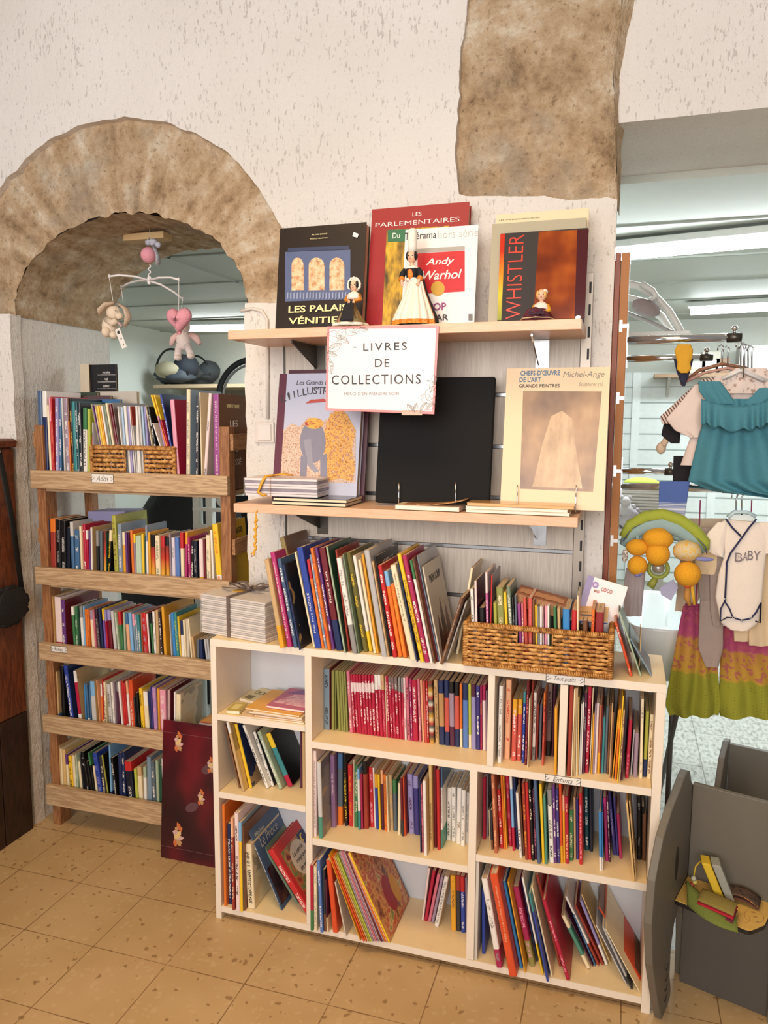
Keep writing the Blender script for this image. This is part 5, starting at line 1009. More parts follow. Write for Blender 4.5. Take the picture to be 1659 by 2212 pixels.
def basket(label, x0, x1, y0, y1, z0, hh, slot, rows, stakes, mat, group='wicker baskets'):
    t = thing('wicker_basket', label, 'basket', ((x0+x1)/2, (y0+y1)/2, z0), 0, group); w, dd = (x1-x0)/2, (y1-y0)/2; rim = .013; r = (hh-2*rim)/(rows*2)
    m = MB()
    def strand(p0, p1, z, ph, nst):
        n = nst*4; d = (p1-p0); nrm = Vector((d.y, -d.x, 0)).normalized(); return [p0+d*(i/n)+nrm*(.0028*math.sin(math.pi*(i/n*nst)+ph))+Vector((0, 0, z+.0006*math.sin(i*1.3))) for i in range(n+1)]
    sides = [(Vector((-w, -dd, 0)), Vector((w, -dd, 0)), stakes), (Vector((w, -dd, 0)), Vector((w, dd, 0)), max(4, stakes//2)), (Vector((w, dd, 0)), Vector((-w, dd, 0)), stakes), (Vector((-w, dd, 0)), Vector((-w, -dd, 0)), max(4, stakes//2))]
    for k in range(rows):
        z = rim+r+2*r*k
        for q, (a, b, ns) in enumerate(sides):
            pts = strand(a, b, z, math.pi*(k % 2), ns)
            if q == 0 and slot and slot[2] < z < slot[3]:
                m.tube([p for p in pts if p.x < slot[0]], r*.86, 6); m.tube([p for p in pts if p.x > slot[1]], r*.86, 6)
            else: m.tube(pts, r*.86, 6)
    m.build('woven_wall', mat, t, smooth=True)
    m = MB()
    for a, b, ns in sides:
        for i in range(ns+1):
            p = a+(b-a)*(i/ns)
            if slot and abs(p.y+dd) < 1e-6 and slot[0] < p.x < slot[1]: m.tube([p+Vector((0, 0, .002)), p+Vector((0, 0, slot[2]))], .0018, 5); continue
            m.tube([p+Vector((0, 0, .002)), p+Vector((0, 0, hh-.002))], .0018, 5)
    m.build('stake', WICKD, t, smooth=True).name = 'woven_stakes_frame'
    for nm, zc in (('base_rim', rim*.55), ('top_rim', hh-rim*.5)):
        m = MB()
        for a, b, ns in sides:
            L = (b-a).length; n = int(L/.0042); d = (b-a).normalized(); nr = Vector((d.y, -d.x, 0))
            m.tube([a+Vector((0, 0, zc)), b+Vector((0, 0, zc))], rim*.42, 8)
            for i in range(n):
                c = a+(b-a)*((i+.5)/n)+Vector((0, 0, zc)); m.tube([c+(nr*math.cos(q)+Vector((0, 0, 1))*math.sin(q))*rim*.52+d*.0006*q for q in [2*math.pi*e/8 for e in range(8)]], .0019, 4, True)
        m.build(nm, mat, t, smooth=True)
    m = MB()
    for sx, sy in ((-1, -1), (1, -1), (1, 1), (-1, 1)):
        for i in range(int(hh/.0045)):
            z = .002+i*.0045; m.tube([(sx*w+.0068*math.cos(q), sy*dd+.0068*math.sin(q), z+.0005*q) for q in [2*math.pi*e/8 for e in range(8)]], .0022, 4, True)
    m.build('corner_wrap', mat, t, smooth=True)
    if slot:
        m = MB(); m.tube([(slot[0], -dd-.001, slot[3]+.006), (slot[0], -dd-.001, slot[2]), (slot[1], -dd-.001, slot[2]), (slot[1], -dd-.001, slot[3]+.006)], .003, 6); m.build('handle_edge', mat, t, smooth=True)
    MB().box(-w+.004, w-.004, -dd+.004, dd-.004, .002, .005).build('base', WICKD, t)
    return t
bx0, bx1 = -.384, -.011; by = 1.968; bz = ZT+.0008; bcx = (bx0+bx1)/2
sl = [atY(*p, by) for p in ((1117, 1366), (1193, 1398))]
basket('brown wicker basket full of small books on the white bookcase top', bx0, bx1, by, 2.142, bz, .121, (sl[0].x-bcx, sl[1].x-bcx, sl[1].z-bz, sl[0].z-bz+.012), 9, 22, WICK)
b0, b1 = atY(198, 1000, 2.291), atY(376, 1005, 2.291); hz = atY(290, 966, 2.291).z-1.3135
c_ = (b0.x+b1.x)/2; s0, s1 = atY(270, 985, 2.291), atY(311, 992, 2.291)
basket('wicker basket full of magazines on the top pine tier', b0.x, b1.x, 2.293, 2.55, 1.3135, hz+.004, (s0.x-c_, s1.x-c_, .042, hz-.006), 8, 20, WICK)
# old book and booklets lying across the brown basket
def slabM(name, label, cat, loc, rot, w, dd, th, cover, edge, group=None, torn=False):
    t = thing(name, label, cat, loc, 0, group); t.rotation_euler = Euler(rot, 'XYZ'); k = min(.0014, th*.2)
    m = MB(); m.box(-w, w, -dd, dd, 0, k)
    m.box(-w, w, -dd, dd, th-k, th)
    m.build('cover', cover, t); MB().box(-w+.001, w-.001, -dd+.0005, dd-.001, k, th-k).build('pages', edge, t); return t
p = atY(1162, 1290, 2.02)
t = slabM('book', 'thick brown old book with torn cover lying tilted across the brown basket', 'book', (p.x, 2.07, 1.056), (.0, .21, .0), .066, .055, .034, M('#9a6240', .6, var=.12), artmat('browned_pages', ['#7d5434', '#a37650', '#b88a60'], 120, 2, (.02, .02, 6)))
m = MB(); m.grid(lambda u, v: (-.06+.12*u, -.035+.05*v+.012*mnoise.noise(Vector((u*7, v*3, 3))), .0352+.0008*v), 20, 3); m.build('torn_cover_layer', M('#c08a62', .6, var=.1), t)
p = atY(1272, 1290, 2.03)
t = slabM('booklet', 'cream booklet with a blue edge lying on the basket books', 'booklet', (p.x, 2.06, 1.050), (.20, .0, .0), .050, .05, .005, M('#dcb77e', .4), M('#d5c29c', .6)); MB().box(-.05, .05, -.0506, -.0502, -.0005, .0022).build('blue_edge', M('#2f4a8c', .4), t)
m = MB(); m.ell((0, -.02, .0052), (.026, .006, .0004), 16, 6); m.build('dark_oval_print', M('#6c6a66', .5), t); m = MB(); text_into(m, 'NOTRE LIVRET', (0, -.002, .0053), .06, .006, 'top', shear=.1); m.build('lettering', M('#7d5a34', .5), t)
p = atY(1270, 1270, 2.09)
d = display_book('board_book', 'white and purple card book printed coco poking out of the brown basket', 'book', (1240, 1302), (1330, 1318), (1218, 1246), 2.085, 1.005, 12, .008, M('#e2d2d0', .3, var=.03), kind='card', rot=.24)
w_, h_ = d['w'], d['h']
for nm, mt, x0, x1, z0, z1 in (('purple_corner', M('#6a4a86', .3), -w_/2, -w_/2+.018, 0, h_),): decal(d, nm, mt, [(x0, z0), (x1, z0), (x1, z1), (x0, z1)], raw=True)
decal(d, 'round_print', M('#8d6fa6', .4), [(-w_/2+.026+.009*math.cos(i*.4), h_-.020+.009*math.sin(i*.4)) for i in range(16)], raw=True); decal(d, 'round_print', M('#c9b6cf', .4), [(-w_/2+.026+.004*math.cos(i*.4), h_-.020+.004*math.sin(i*.4)) for i in range(16)], raw=True)
m = MB(); text_into(m, 'coco', (.004, -.0014, h_-.026), .03, .011, weight=.01); text_into(m, 'MO', (-.02, -.0014, h_-.036), .014, .008, weight=.03); m.build('lettering', M('#b06a5a', .5), d['t'])
tag(MB().prism([(0, 0), (.07, .02), (.095, .105), (.012, .11)], .0012, 'x', 0).build('envelope', M('#dcb87c', .6), loc=(.062, 2.06, ZT+.001)), 'cream paper envelope standing at the end of the white bookcase top', 'envelope')
# flat books in the corner cell and in the pine tier
FL = [('cream booklet lowest in the flat pile of the upper corner slot', -1.075, -.862, 1.98, 2.12, .004, '#e0c49a', .05), ('tan pamphlet second from below in the corner flat pile', -1.03, -.865, 1.985, 2.12, .0035, '#d6b48c', .02), ('pale pamphlet third from below in the corner flat pile', -1.05, -.864, 1.99, 2.13, .0045, '#e6cfae', -.03), ('thin sand pamphlet under the amber booklet in the corner slot', -1.035, -.866, 1.985, 2.14, .004, '#ddc096', 0.), ('amber booklet near the top of the corner flat pile', -1.06, -.87, 1.99, 2.16, .005, '#e0a53c', -.05), ('rose pink booklet topmost on the corner flat pile', -1.0, -.866, 2.01, 2.17, .008, '#b9607e', -.03)]
z = ZA1+.0006
for lb, x0, x1, y0, y1, th, c, rz in FL:
    t = slabM('booklet', lb, 'booklet', ((x0+x1)/2, (y0+y1)/2, z), (0, 0, rz), (x1-x0)/2-.004, (y1-y0)/2, th, M('#'+c.strip('#'), .4, var=.05), WPAGE, 'flat booklets in the upper corner slot'); z += th+.0006
    if 'rose' in lb: MB().prism([(-.055, -.05), (-.02, .03), (.06, .045), (.058, -.06)], .0003, 'z', th+.0001).build('pale_print', artmat('pink_print', ['#c76a86', '#e8b7bd', '#d48aa0'], 40, 2), t); MB().prism([(-.05, .035), (-.015, .075), (.02, .07), (.0, .04)], .0003, 'z', th+.0001).build('purple_print', M('#7a4a8c', .4), t)
    if 'amber' in lb: MB().prism([(-.05, .06), (.0, .075), (.02, .03), (-.03, .02)], .0003, 'z', th+.0001).build('orange_print', M('#e8c26a', .4), t)
t = slabM('booklet', 'yellow green mini book lying by the corner flat pile', 'booklet', (-1.102, 2.02, ZA1+.0006), (0, 0, .1), .022, .032, .012, M('#b9a552', .4), M('#e8dcc0', .6)); MB().prism([(-.012, -.02), (.012, -.02), (.012, .02), (-.012, .02)], .0003, 'z', .0122).build('label_print', M('#dccb88', .5), t)
t = slabM('booklet', 'cream doodle booklet lying open behind the yellow green mini book', 'booklet', (-1.075, 2.135, ZA1+.0006), (0, 0, -.25), .045, .055, .010, M('#dfcf9c', .4), WPAGE)
m = MB()
for i in range(4): m.tube([(-.03+.018*i+.008*math.cos(q), .015+.012*math.sin(q), .0105) for q in [2*math.pi*e/12 for e in range(12)]], .0007, 4, True)
for i in range(5): m.tube([(-.035+.006*i, -.045, .0104), (-.035+.006*i, -.018, .0104)], .0014, 4)
m.build('doodle_print', M('#6a5a3c', .6), t)
z = .3855; PL = [('lowest yellow paperback of the flat pile on the fourth pine tier', '#cbb45e', .010), ('navy paperback second from below in the fourth tier flat pile', '#3a3a5c', .009), ('sand book third from below in the fourth tier flat pile', '#c8a55e', .012), ('cream book in the middle of the fourth tier flat pile', '#d9c3a0', .016), ('pinkish book above the middle of the fourth tier flat pile', '#d8b6ae', .016), ('pale rose book under the red cover in the fourth tier flat pile', '#d2a8a4', .022), ('red and amber picture book topmost in the fourth tier flat pile', '#b8402c', .012)]
for k, (lb, c, th) in enumerate(PL):
    x0, x1 = -1.418+.006*((k*7) % 5), -1.303; t = slabM('book', lb, 'book', ((x0+x1)/2, 2.375, z), (0, 0, rnd(-.03, .03)), (x1-x0)/2, .075, th, M(c, .4, var=.06), WPAGE, 'flat pile on the fourth pine tier'); z += th+.0006
    if k == 6: MB().prism([(-.05, -.07), (.0, -.07), (-.02, .02), (-.05, .0)], .0003, 'z', th+.0001).build('amber_print', M('#d99a35', .4), t); MB().prism([(-.05, .005), (-.02, .03), (.05, .06), (-.05, .06)], .0003, 'z', th+.0001).build('dark_print', M('#3c3a2a', .4), t)
# books standing at the back of the pine bookcase
def back_book(label, pl, pr, pt, y, zb, c, th=.02, cat='book', name='book', **kw):
    return display_book(name, label, cat, (pl, 1000), (pr, 1000), (pl, pt), y, zb, 0, th, M(c, .4, var=.06), 'books at the back of the top pine tier' if zb > 1.2 else None, **kw)
d = back_book('dark green atlas at the back of the top pine tier', 116, 214, 848, 2.53, 1.3135, '#3c4a3e'); words(d, 'ATLAS HISTORIQUE', WHT, 126, 852, 150, 854)
back_book('brown album at the back of the top pine tier', 150, 242, 855, 2.50, 1.3135, '#5a4448'); back_book('blue album at the back behind the magazine basket', 172, 262, 863, 2.47, 1.3135, '#3c6c9c')
back_book('white box file at the back of the top pine tier', 212, 300, 846, 2.553, 1.3135, '#c9bfb2')
d = back_book('black back cover with white lines standing at the back of the arch', 202, 257, 788, 2.56, 1.3135, '#16171b', .012)
for i, (a, b_) in enumerate((('MATIÈRE', 'La révolution quantique'), ('VIE', 'La révolution biomoléculaire'), ('ESPRIT', 'La révolution informatique'))):
    y = 802+15*i; w2 = (8, 4, 7)[i]; words(d, a, WHT, 230-w2, y, 230+w2, y+5); words(d, b_, WHT, 212, y+6.5, 250, y+9.5)
back_book('beige book edge beside the black back cover in the arch', 181, 200, 786, 2.55, 1.3135, '#cdbfa8', .02)
t = slabM('box', 'lavender grey card box lying at the back of the second pine tier', 'box', (atY(262, 1110, 2.50).x, 2.47, atY(262, 1122, 2.47).z), (.0, -.04, 0), .083, .06, .036, M('#9a98c0', .5), M('#8f8db4', .5))
t = slabM('book', 'dark green glossy book lying at the back of the second pine tier', 'book', (atY(352, 1140, 2.48).x, 2.47, .962), (0, 0, 0), .075, .09, .115, M('#1c2a28', .15), M('#b5a890', .6))
t = slabM('box', 'cream card box under the lavender box on the second pine tier', 'box', (atY(280, 1160, 2.47).x, 2.475, .962), (0, 0, 0), .075, .055, .118, M('#c9b690', .5), M('#bda77e', .5))
# brown cover with white capitals facing out of the bookcase end, yellow cover below
for bk in BOOKS:
    if bk['base'] == 'violetpink' and bk['txt'] and 'PASS' in bk['txt']:
        m = MB(); w, h = bk['w'], bk['h']
        text_into(m, 'LES', (w/2+.0004, .105, h*.70), .055, .022, 'right'); text_into(m, 'PEUPLES', (w/2+.0004, .112, h*.56), .12, .022, 'right'); text_into(m, 'DU', (w/2+.0004, .112, h*.43), .035, .02, 'right'); text_into(m, 'PASSÉ', (w/2+.0004, .11, h*.30), .085, .026, 'right'); m.build('lettering', WHT, bk['o'])
        m = MB(); text_into(m, 'VIVRE COMME', (w/2+.0004, .10, h*.88), .09, .012, 'right'); m.build('series_lettering', GOLD, bk['o'])
    if bk['base'] == 'yellow' and bk['cov'] == 'yellow' and bk['w'] > .012 and 'pine' in bk['row']['place']:
        m = MB(); w, h = bk['w'], bk['h']; text_into(m, 'Larousse', (w/2+.0004, .10, h*.86), .15, .03, 'right'); text_into(m, 'junior', (w/2+.0004, .12, h*.70), .10, .028, 'right'); m.build('lettering', INK, bk['o'])
    if bk['base'] == 'creamgrey' and bk['cov'] == 'creamgrey':
        m = MB(); w, h = bk['w'], bk['h']; text_into(m, 'PAPA LOUP', (w/2+.0004, .095, h*.84), .12, .022, 'right', weight=.02); m.build('lettering', M('#2b2624', .5), bk['o'])
        m = MB()
        for cy, hh_, wd in ((.05, .45, .026), (.095, .60, .03), (.145, .52, .028)): m.prism([(cy-wd, .02), (cy+wd, .02), (cy+wd*.6, h*hh_*.6), (cy+.004, h*hh_), (cy-wd*.6, h*hh_*.65)], .0003, 'x', w/2+.0001)
        m.build('three_figures', artmat('dusky_print', ['#3a3432', '#5a4640', '#7a3c34'], 30, 2), bk['o'])
    if bk['base'] == 'black' and bk['cov'] == 'black' and bk['row']['kind'] == 'picture_book' and 'basket' in bk['row']['place']:
        m = MB(); text_into(m, 'AU PLUS', (bk['w']/2+.0004, .10, bk['h']*.9), .11, .02, 'right'); m.build('lettering', M('#b9b4aa', .5), bk['o'])
    if bk['base'] == 'slateblue' and bk['cov'] == 'slateblue' and 'corner' in bk['row']['place']:
        m = MB(); w, h = bk['w'], bk['h']; text_into(m, 'Walt Disney', (w/2+.0004, .05, h*.90), .06, .016, 'right', shear=.2); text_into(m, 'Le Prince', (w/2+.0004, .09, h*.79), .12, .032, 'right', shear=.2, weight=-.01); m.build('lettering', M('#b9b6a6', .4), bk['o'])
        MB().box(w/2, w/2+.0003, .01, .2, .012, h*.5).build('dark_picture', artmat('dusk_picture', ['#2a1f2a', '#4a2c34', '#6a4a3c'], 20, 2), bk['o'])
    if bk['base'] == 'red' and bk['cov'] == 'red' and 'corner' in bk['row']['place']:
        m = MB(); w, h = bk['w'], bk['h']; MB().box(w/2, w/2+.0003, .022, .185, .03, h-.03).build('cover_picture', artmat('patchwork_print', ['#8a3a2c', '#b5653c', '#5f7a4a', '#c98a5a', '#7a2c2c'], 28, 1), bk['o'])
        MB().prism([(.105+.055*math.cos(i*.4), h*.6+.055*math.sin(i*.4)) for i in range(16)], .0004, 'x', w/2+.0002).build('title_panel', M('#d9c9b4', .4), bk['o'])
        for i, s_ in enumerate(('La ronde', 'magique', 'des enfants')): text_into(m, s_, (w/2+.0008, .105, h*.6+.024-.024*i), .07, .015, 'right', shear=.15)
        m.build('lettering', INK, bk['o']); m = MB(); m.box(w/2+.0002, w/2+.0005, .14, .185, h-.075, h-.032); m.build('night_panel', M('#2b2f5a', .4), bk['o']); m = MB(); m.prism([(.162+.014*math.cos(a), h-.053+.014*math.sin(a)) for a in [1+.3*i for i in range(12)]]+[(.166+.010*math.cos(a), h-.053+.010*math.sin(a)) for a in [4.3-.3*i for i in range(12)]], .0003, 'x', w/2+.0005); m.build('moon_print', M('#e8c65a', .4), bk['o'])
    if bk['base'] == 'yellow' and bk['cov'] == 'terracotta':
        w, h = bk['w'], bk['h']; m = MB(); m.box(w/2, w/2+.0003, .006, .212, .005, h-.005); m.build('cover_picture', artmat('story_print', ['#5a2f24', '#a8653c', '#d6a05a', '#b8423a', '#e0b77a', '#7f8a4a'], 19, 3), bk['o'])
        m = MB(); m.prism([(.115+.035*math.cos(i*.4), .085+.055*math.sin(i*.4)) for i in range(16)], .0003, 'x', w/2+.0003); m.build('red_print', M('#a3222c', .4), bk['o']); m = MB(); m.prism([(.16+.025*math.cos(i*.4), .075+.045*math.sin(i*.4)) for i in range(16)], .0003, 'x', w/2+.0006); m.build('amber_print', M('#d99a2c', .4), bk['o'])
# dark red picture board on the floor
t = thing('picture_board', 'dark red picture board with pale leaf sprigs leaning on the pine bookcase', 'picture', (-1.312, 2.2145, .001)); t.rotation_euler = (-.085, 0, 0)
MB().box(-.213, .213, 0, .006, 0, .498).build('board', artmat('dark_red_print', ['#1c0a10', '#3a0f18', '#6a1420', '#4a101c'], 4, 2, (1, 1, .6), .28), t, bevel=.001)
MB().box(-.2131, .2131, -.0004, -.0001, .042, .0432).box(-.2131, .2131, -.0004, -.0001, .455, .4562).build('crease_line', M('#7a4a4c', .5), t)
LEAFM = [M('#d8b67a', .5), M('#c9a39a', .5), M('#b98a5c', .5), M('#c46a3c', .5)]
random.seed(3)
for lx, lz, s in ((-.15, .425, 1.), (-.145, .09, 1.2), (-.055, .24, .8), (.045, .13, 1.2), (.07, .30, 1.4), (.15, .17, .9), (.15, .07, 1.3), (-.02, .36, .8), (.165, .41, .9), (.17, .25, .8)):
    m = MB()
    for q in range(13):
        a = q*2.4; r_ = .020*s*(.25+.27*(q % 4)); L_ = (.014+.009*(q % 3))*s; cx, cz = lx+r_*.8*math.cos(a), lz+r_*1.3*math.sin(a); m.mat(q % 4)
        m.prism([(cx+L_*(u-.5)*math.cos(a+.8)-v*math.sin(a+.8), cz+L_*(u-.5)*math.sin(a+.8)+v*math.cos(a+.8)) for u, v in ((0, 0), (.3, -.005*s), (.7, -.006*s), (1, 0), (.7, .006*s), (.3, .006*s))], -.0003, 'y', -.0001-.00003*q)
    m.build('leaf_sprig', LEAFM, t)
for lx, lz in ((-.03, .345), (-.09, .20), (.1, .40)): MB().ell((lx, -.0002, lz), (.028, .0004, .016), 14, 6, Matrix.Rotation(-.5, 3, 'Y')).build('faded_print', M('#5c3a40', .6), t)
# switch and conduit on the pier
tag(MB().tube([atY(520, 672, 2.256), atY(545, 666, 2.256), atY(566, 672, 2.255), atY(577, 690, 2.254), atY(578, 780, 2.254), atY(578, 905, 2.254)], .0055, 8).build('conduit', M('#d9cfc4', .5), smooth=True), 'thin pale cable conduit bending down the plaster pier', 'conduit')
sp = atY(570, 934, 2.25); t = thing('light_switch', 'square white light switch on the pier beside the elephant book', 'switch', (sp.x, 2.2585, sp.z))
MB().box(-.034, .034, -.008, 0, -.034, .034).build('plate', M('#dcd0c6', .35), t, bevel=.003); MB().box(-.022, .026, -.012, -.0079, -.026, .026).build('rocker', M('#e2d8ce', .3), t, bevel=.002)
# ------------------------------------------------------------------ baby mobile hanging in the arch
MY = 2.45
mo = thing('baby_mobile', 'white crossed-arm baby mobile with pink ball hanging under the stone arch', 'mobile', atY(322, 512, MY))
def mp(px, py, dy=0.): return atY(px, py, MY+dy)
PLUSH = M('#e8d3ba', .95, var=.06, bump=.8, bs=260); PINKP = M('#e39aa6', .9, var=.05, bump=.6, bs=260); MW = M('#e9e2df', .35, var=.02); EARP = M('#cdb39a', .95, var=.06, bump=.8, bs=260)
ORG = M('#d9b6b0', .9, bump=.6, bs=260)
tp = mp(322, 512); so = MB()
part(mo, 'thread', CLEAR if False else M('#d9d4cc', .4), lambda b: b.tube([tp+Vector((0, 0, -.002)), Vector((tp.x-.01, MY+.02, 2.238))], .0006, 4))
part(mo, 'hanging_loop', STEEL, lambda b: b.tube([tp+Vector((.006*math.sin(a), 0, .006*math.cos(a)-.008)) for a in [2*math.pi*i/14 for i in range(14)]], .0012, 6, True), smooth=True)
cb_ = mp(321, 551); part(mo, 'pink_ball', PINKP, lambda b: b.ell(cb_, .028, 24, 16), smooth=True)
CHECK = artmat('grey_check', ['#7c7c8a', '#c9c9d2', '#8b8b99'], 260, 1, rough=.8)
part(mo, 'ribbon_bow', CHECK, lambda b: (b.ell(mp(330, 523), (.017, .010, .012), 12, 8, bump=.3), b.ell(mp(341, 529), (.012, .009, .012), 12, 8, bump=.3, seed=4), b.ell(mp(320, 524), (.011, .009, .011), 10, 8, bump=.3, seed=8), b.tube([mp(333, 532, -.02), mp(340, 550, -.028), mp(341, 573, -.02)], .008, 8, flat=.25), b.tube([mp(336, 532, .01), mp(344, 556, .01), mp(345, 569, .01)], .006, 8, flat=.25)), smooth=True)
part(mo, 'hook_chain', MW, lambda b: b.tube([mp(323+3*math.sin(i*1.1), 572+2.2*i) for i in range(17)], .0022, 8), smooth=True)
hub = mp(322, 606); part(mo, 'hub', MW, lambda b: b.lathe([(.004, -.014), (.0065, -.010), (.0065, .010), (.003, .016)], hub, 16), smooth=True)
ends = [(236, 597, -.06), (386, 604, -.05), (262, 621, .08), (394, 646, .07)]
EP = [mp(x, y, dy) for x, y, dy in ends]
for e in EP:
    part(mo, 'arm', MW, lambda b: b.tube([hub, hub+(e-hub)*.35+Vector((0, 0, .009)), hub+(e-hub)*.75+Vector((0, 0, .008)), e], [.006, .0058, .0052, .0055], 8, flat=.7), smooth=True)
    part(mo, 'arm_tip', MW, lambda b: b.tube([e+Vector((0, 0, -.006)), e+Vector((0, 0, .007))], .003, 8), smooth=True)
tops = [mp(244, 650, -.06), mp(386, 672, -.05), mp(266, 652, .08), mp(392, 666, .07)]
for e, q in zip(EP, tops): part(mo, 'string', M('#e6ddd6', .7), lambda b: b.tube([e+Vector((0, 0, -.004)), q], .0011, 5))
def plush_bunny():
    t = thing('plush_toy', 'cream plush rabbit with long drooping ears hanging from the baby mobile', 'plush toy', mp(244, 690, -.06), 0, 'plush figures on the baby mobile'); c = mp(247, 676, -.06); k = c.y
    part(t, 'body', PLUSH, lambda b: (b.ell(mp(237, 706, -.06), (.029, .025, .036), 18, 12), b.ell(c+Vector((0, -.004, 0)), (.026, .024, .028), 18, 12), b.ell(mp(258, 683, -.085), (.014, .014, .013), 12, 8), b.ell(mp(230, 717, -.08), (.016, .02, .02), 12, 8), b.ell(mp(246, 724, -.085), (.015, .018, .014), 12, 8), b.tube([mp(232, 690, -.075), mp(244, 698, -.095), mp(252, 692, -.095)], [.013, .012, .011], 10)), smooth=True)
    part(t, 'ear', EARP, lambda b: b.tube([mp(247, 654, -.08), mp(228, 658, -.09), mp(216, 670, -.09), mp(215, 680, -.09)], [.008, .015, .016, .006], 12, flat=.6), smooth=True)
    part(t, 'ear', EARP, lambda b: b.tube([mp(256, 656, -.06), mp(272, 668, -.065), mp(277, 684, -.07), mp(270, 706, -.07)], [.008, .013, .015, .007], 12, flat=.5), smooth=True)
    part(t, 'eye', M('#2a2321', .2), lambda b: b.ell(mp(250, 671, -.086), .0022, 8, 6), smooth=True); part(t, 'nose', M('#2a2321', .3), lambda b: b.ell(mp(258, 690, -.099), (.003, .002, .002), 8, 6), smooth=True)
    part(t, 'scarf', M('#c9a6a6', .8), lambda b: b.tube([mp(246, 696, -.088), mp(258, 698, -.09), mp(263, 706, -.09)], .008, 8, flat=.5), smooth=True)
    t2 = part(t, 'paper_tag', PAPER, lambda b: b.prism([tuple(mp(x, y, -.1)[i] for i in (0, 2)) for x, y in ((264, 754), (274, 749), (258, 708), (248, 713))], .0008, 'y', MY-.1))
    m = MB(); ps = [mp(x, y, -.1) for x, y in ((256, 718), (262, 731), (267, 744))]; L = Vector(t.location)
    m.ell(ps[0]-L+Vector((0, -.0004, 0)), (.006, .0006, .006), 12, 6); text_into(m, '&', ps[1]-L+Vector((0, -.0005, 0)), .006, .007); text_into(m, '&', ps[2]-L+Vector((0, -.0005, 0)), .006, .007); m.build('tag_print', INK, t2)
plush_bunny()
def heart_bear():
    t = thing('plush_toy', 'pink plush heart hanging from the baby mobile', 'plush toy', mp(386, 690, -.05), 0, 'plush figures on the baby mobile')
    def hp(a, k): x = 16*math.sin(a)**3; z = 13*math.cos(a)-5*math.cos(2*a)-2*math.cos(3*a)-math.cos(4*a); return Vector((x*k, 0, z*k))
    c = mp(387, 689, -.05); m = MB(); N = 40; vs = []; kk = [.05, .6, .9, 1., .9, .6, .05]; dy = [-.024, -.021, -.012, 0, .012, .021, .024]
    for k_, d_ in zip(kk, dy): vs += [c-t.location+hp(2*math.pi*i/N, .0031*k_)+Vector((0, d_, 0)) for i in range(N)]
    m.add(vs, [(r*N+i, r*N+(i+1) % N, (r+1)*N+(i+1) % N, (r+1)*N+i) for r in range(6) for i in range(N)]+[tuple(range(N)), tuple(range(6*N, 7*N))[::-1]]); m.build('heart', PINKP, t, smooth=True)
    part(t, 'tie', M('#d98a96', .6), lambda b: (b.ell(mp(387, 720, -.06), (.008, .005, .005), 10, 6)), smooth=True)
    t = thing('plush_toy', 'white plush figure dangling behind the pink heart of the baby mobile', 'plush toy', mp(396, 740, .07), 0, 'plush figures on the baby mobile'); W2 = M('#e2d2ca', .95, var=.05, bump=.8, bs=260)
    part(t, 'body', W2, lambda b: (b.ell(mp(396, 735, .07), (.027, .024, .036), 18, 12), b.ell(mp(394, 706, .07), (.03, .026, .026), 16, 10), b.tube([mp(388, 745, .065), mp(384, 762, .06), mp(384, 770, .04)], [.014, .013, .012], 10), b.tube([mp(404, 745, .065), mp(410, 760, .06), mp(412, 767, .04)], [.014, .013, .012], 10), b.ell(mp(384, 773, .035), (.013, .018, .011), 12, 8), b.ell(mp(412, 769, .035), (.013, .018, .012), 12, 8)), smooth=True)
    part(t, 'arm', ORG, lambda b: b.tube([mp(384, 722, .06), mp(374, 732, .06), mp(370, 746, .06)], [.009, .012, .009], 10), smooth=True); part(t, 'arm', ORG, lambda b: b.tube([mp(410, 722, .06), mp(424, 730, .06), mp(432, 743, .06)], [.009, .014, .008], 10), smooth=True)
heart_bear()
b0 = atY(312, 503, 2.5)
tag(MB().box(-.085, .085, -.03, .03, -.012, .012).build('wooden_batten', M('#c9a878', .6), loc=(b0.x, 2.52, 2.222), bevel=.002), 'short pale wooden batten fixed under the stone arch', 'batten')
# ------------------------------------------------------------------ chrome clothes arms and their garments
def cloth(t, name, mat, rows, y0, th=.014, fold=(3, .006), seed=0., nu=28, label=None, closed=True, mats=None, sub=8):
    """a soft garment piece: rows (pixel y, left pixel x, right pixel x) on the plane y0, with soft vertical folds and thickness"""
    ys = [r[0] for r in rows]; nv = (len(rows)-1)*sub
    def F(u, v, s):
        py = ys[0]+(ys[-1]-ys[0])*v; l = float(np.interp(py, ys, [r[1] for r in rows])); r = float(np.interp(py, ys, [r[2] for r in rows]))
        p = atY(l+(r-l)*u, py, y0); f = fold[1]*(.35+.65*v)*math.sin(2*math.pi*fold[0]*u+seed+1.2*mnoise.noise(Vector((u*3, v*2, seed))))
        e = math.sqrt(max(0, 1-(2*u-1)**2)); return Vector((p.x, y0+f+s*th*.5*(.25+.75*e), p.z))-t.location
    m = MB(); m.grid(lambda u, v: F(u, v, -1), nu, nv); m.grid(lambda u, v: F(1-u, v, 1), nu, nv)
    n = nu+1
    for j in range(nv):
        a, b = j*n, (j+1)*n; o = (nv+1)*n
        m.f.append((a, b, o+(j+1)*n+nu, o+j*n+nu)); m.m.append(0); m.f.append((a+nu, o+j*n, o+(j+1)*n, b+nu)); m.m.append(0)
    o = m.build(name, mats or mat, t, smooth=True)
    if label: o['label'] = label
    return o
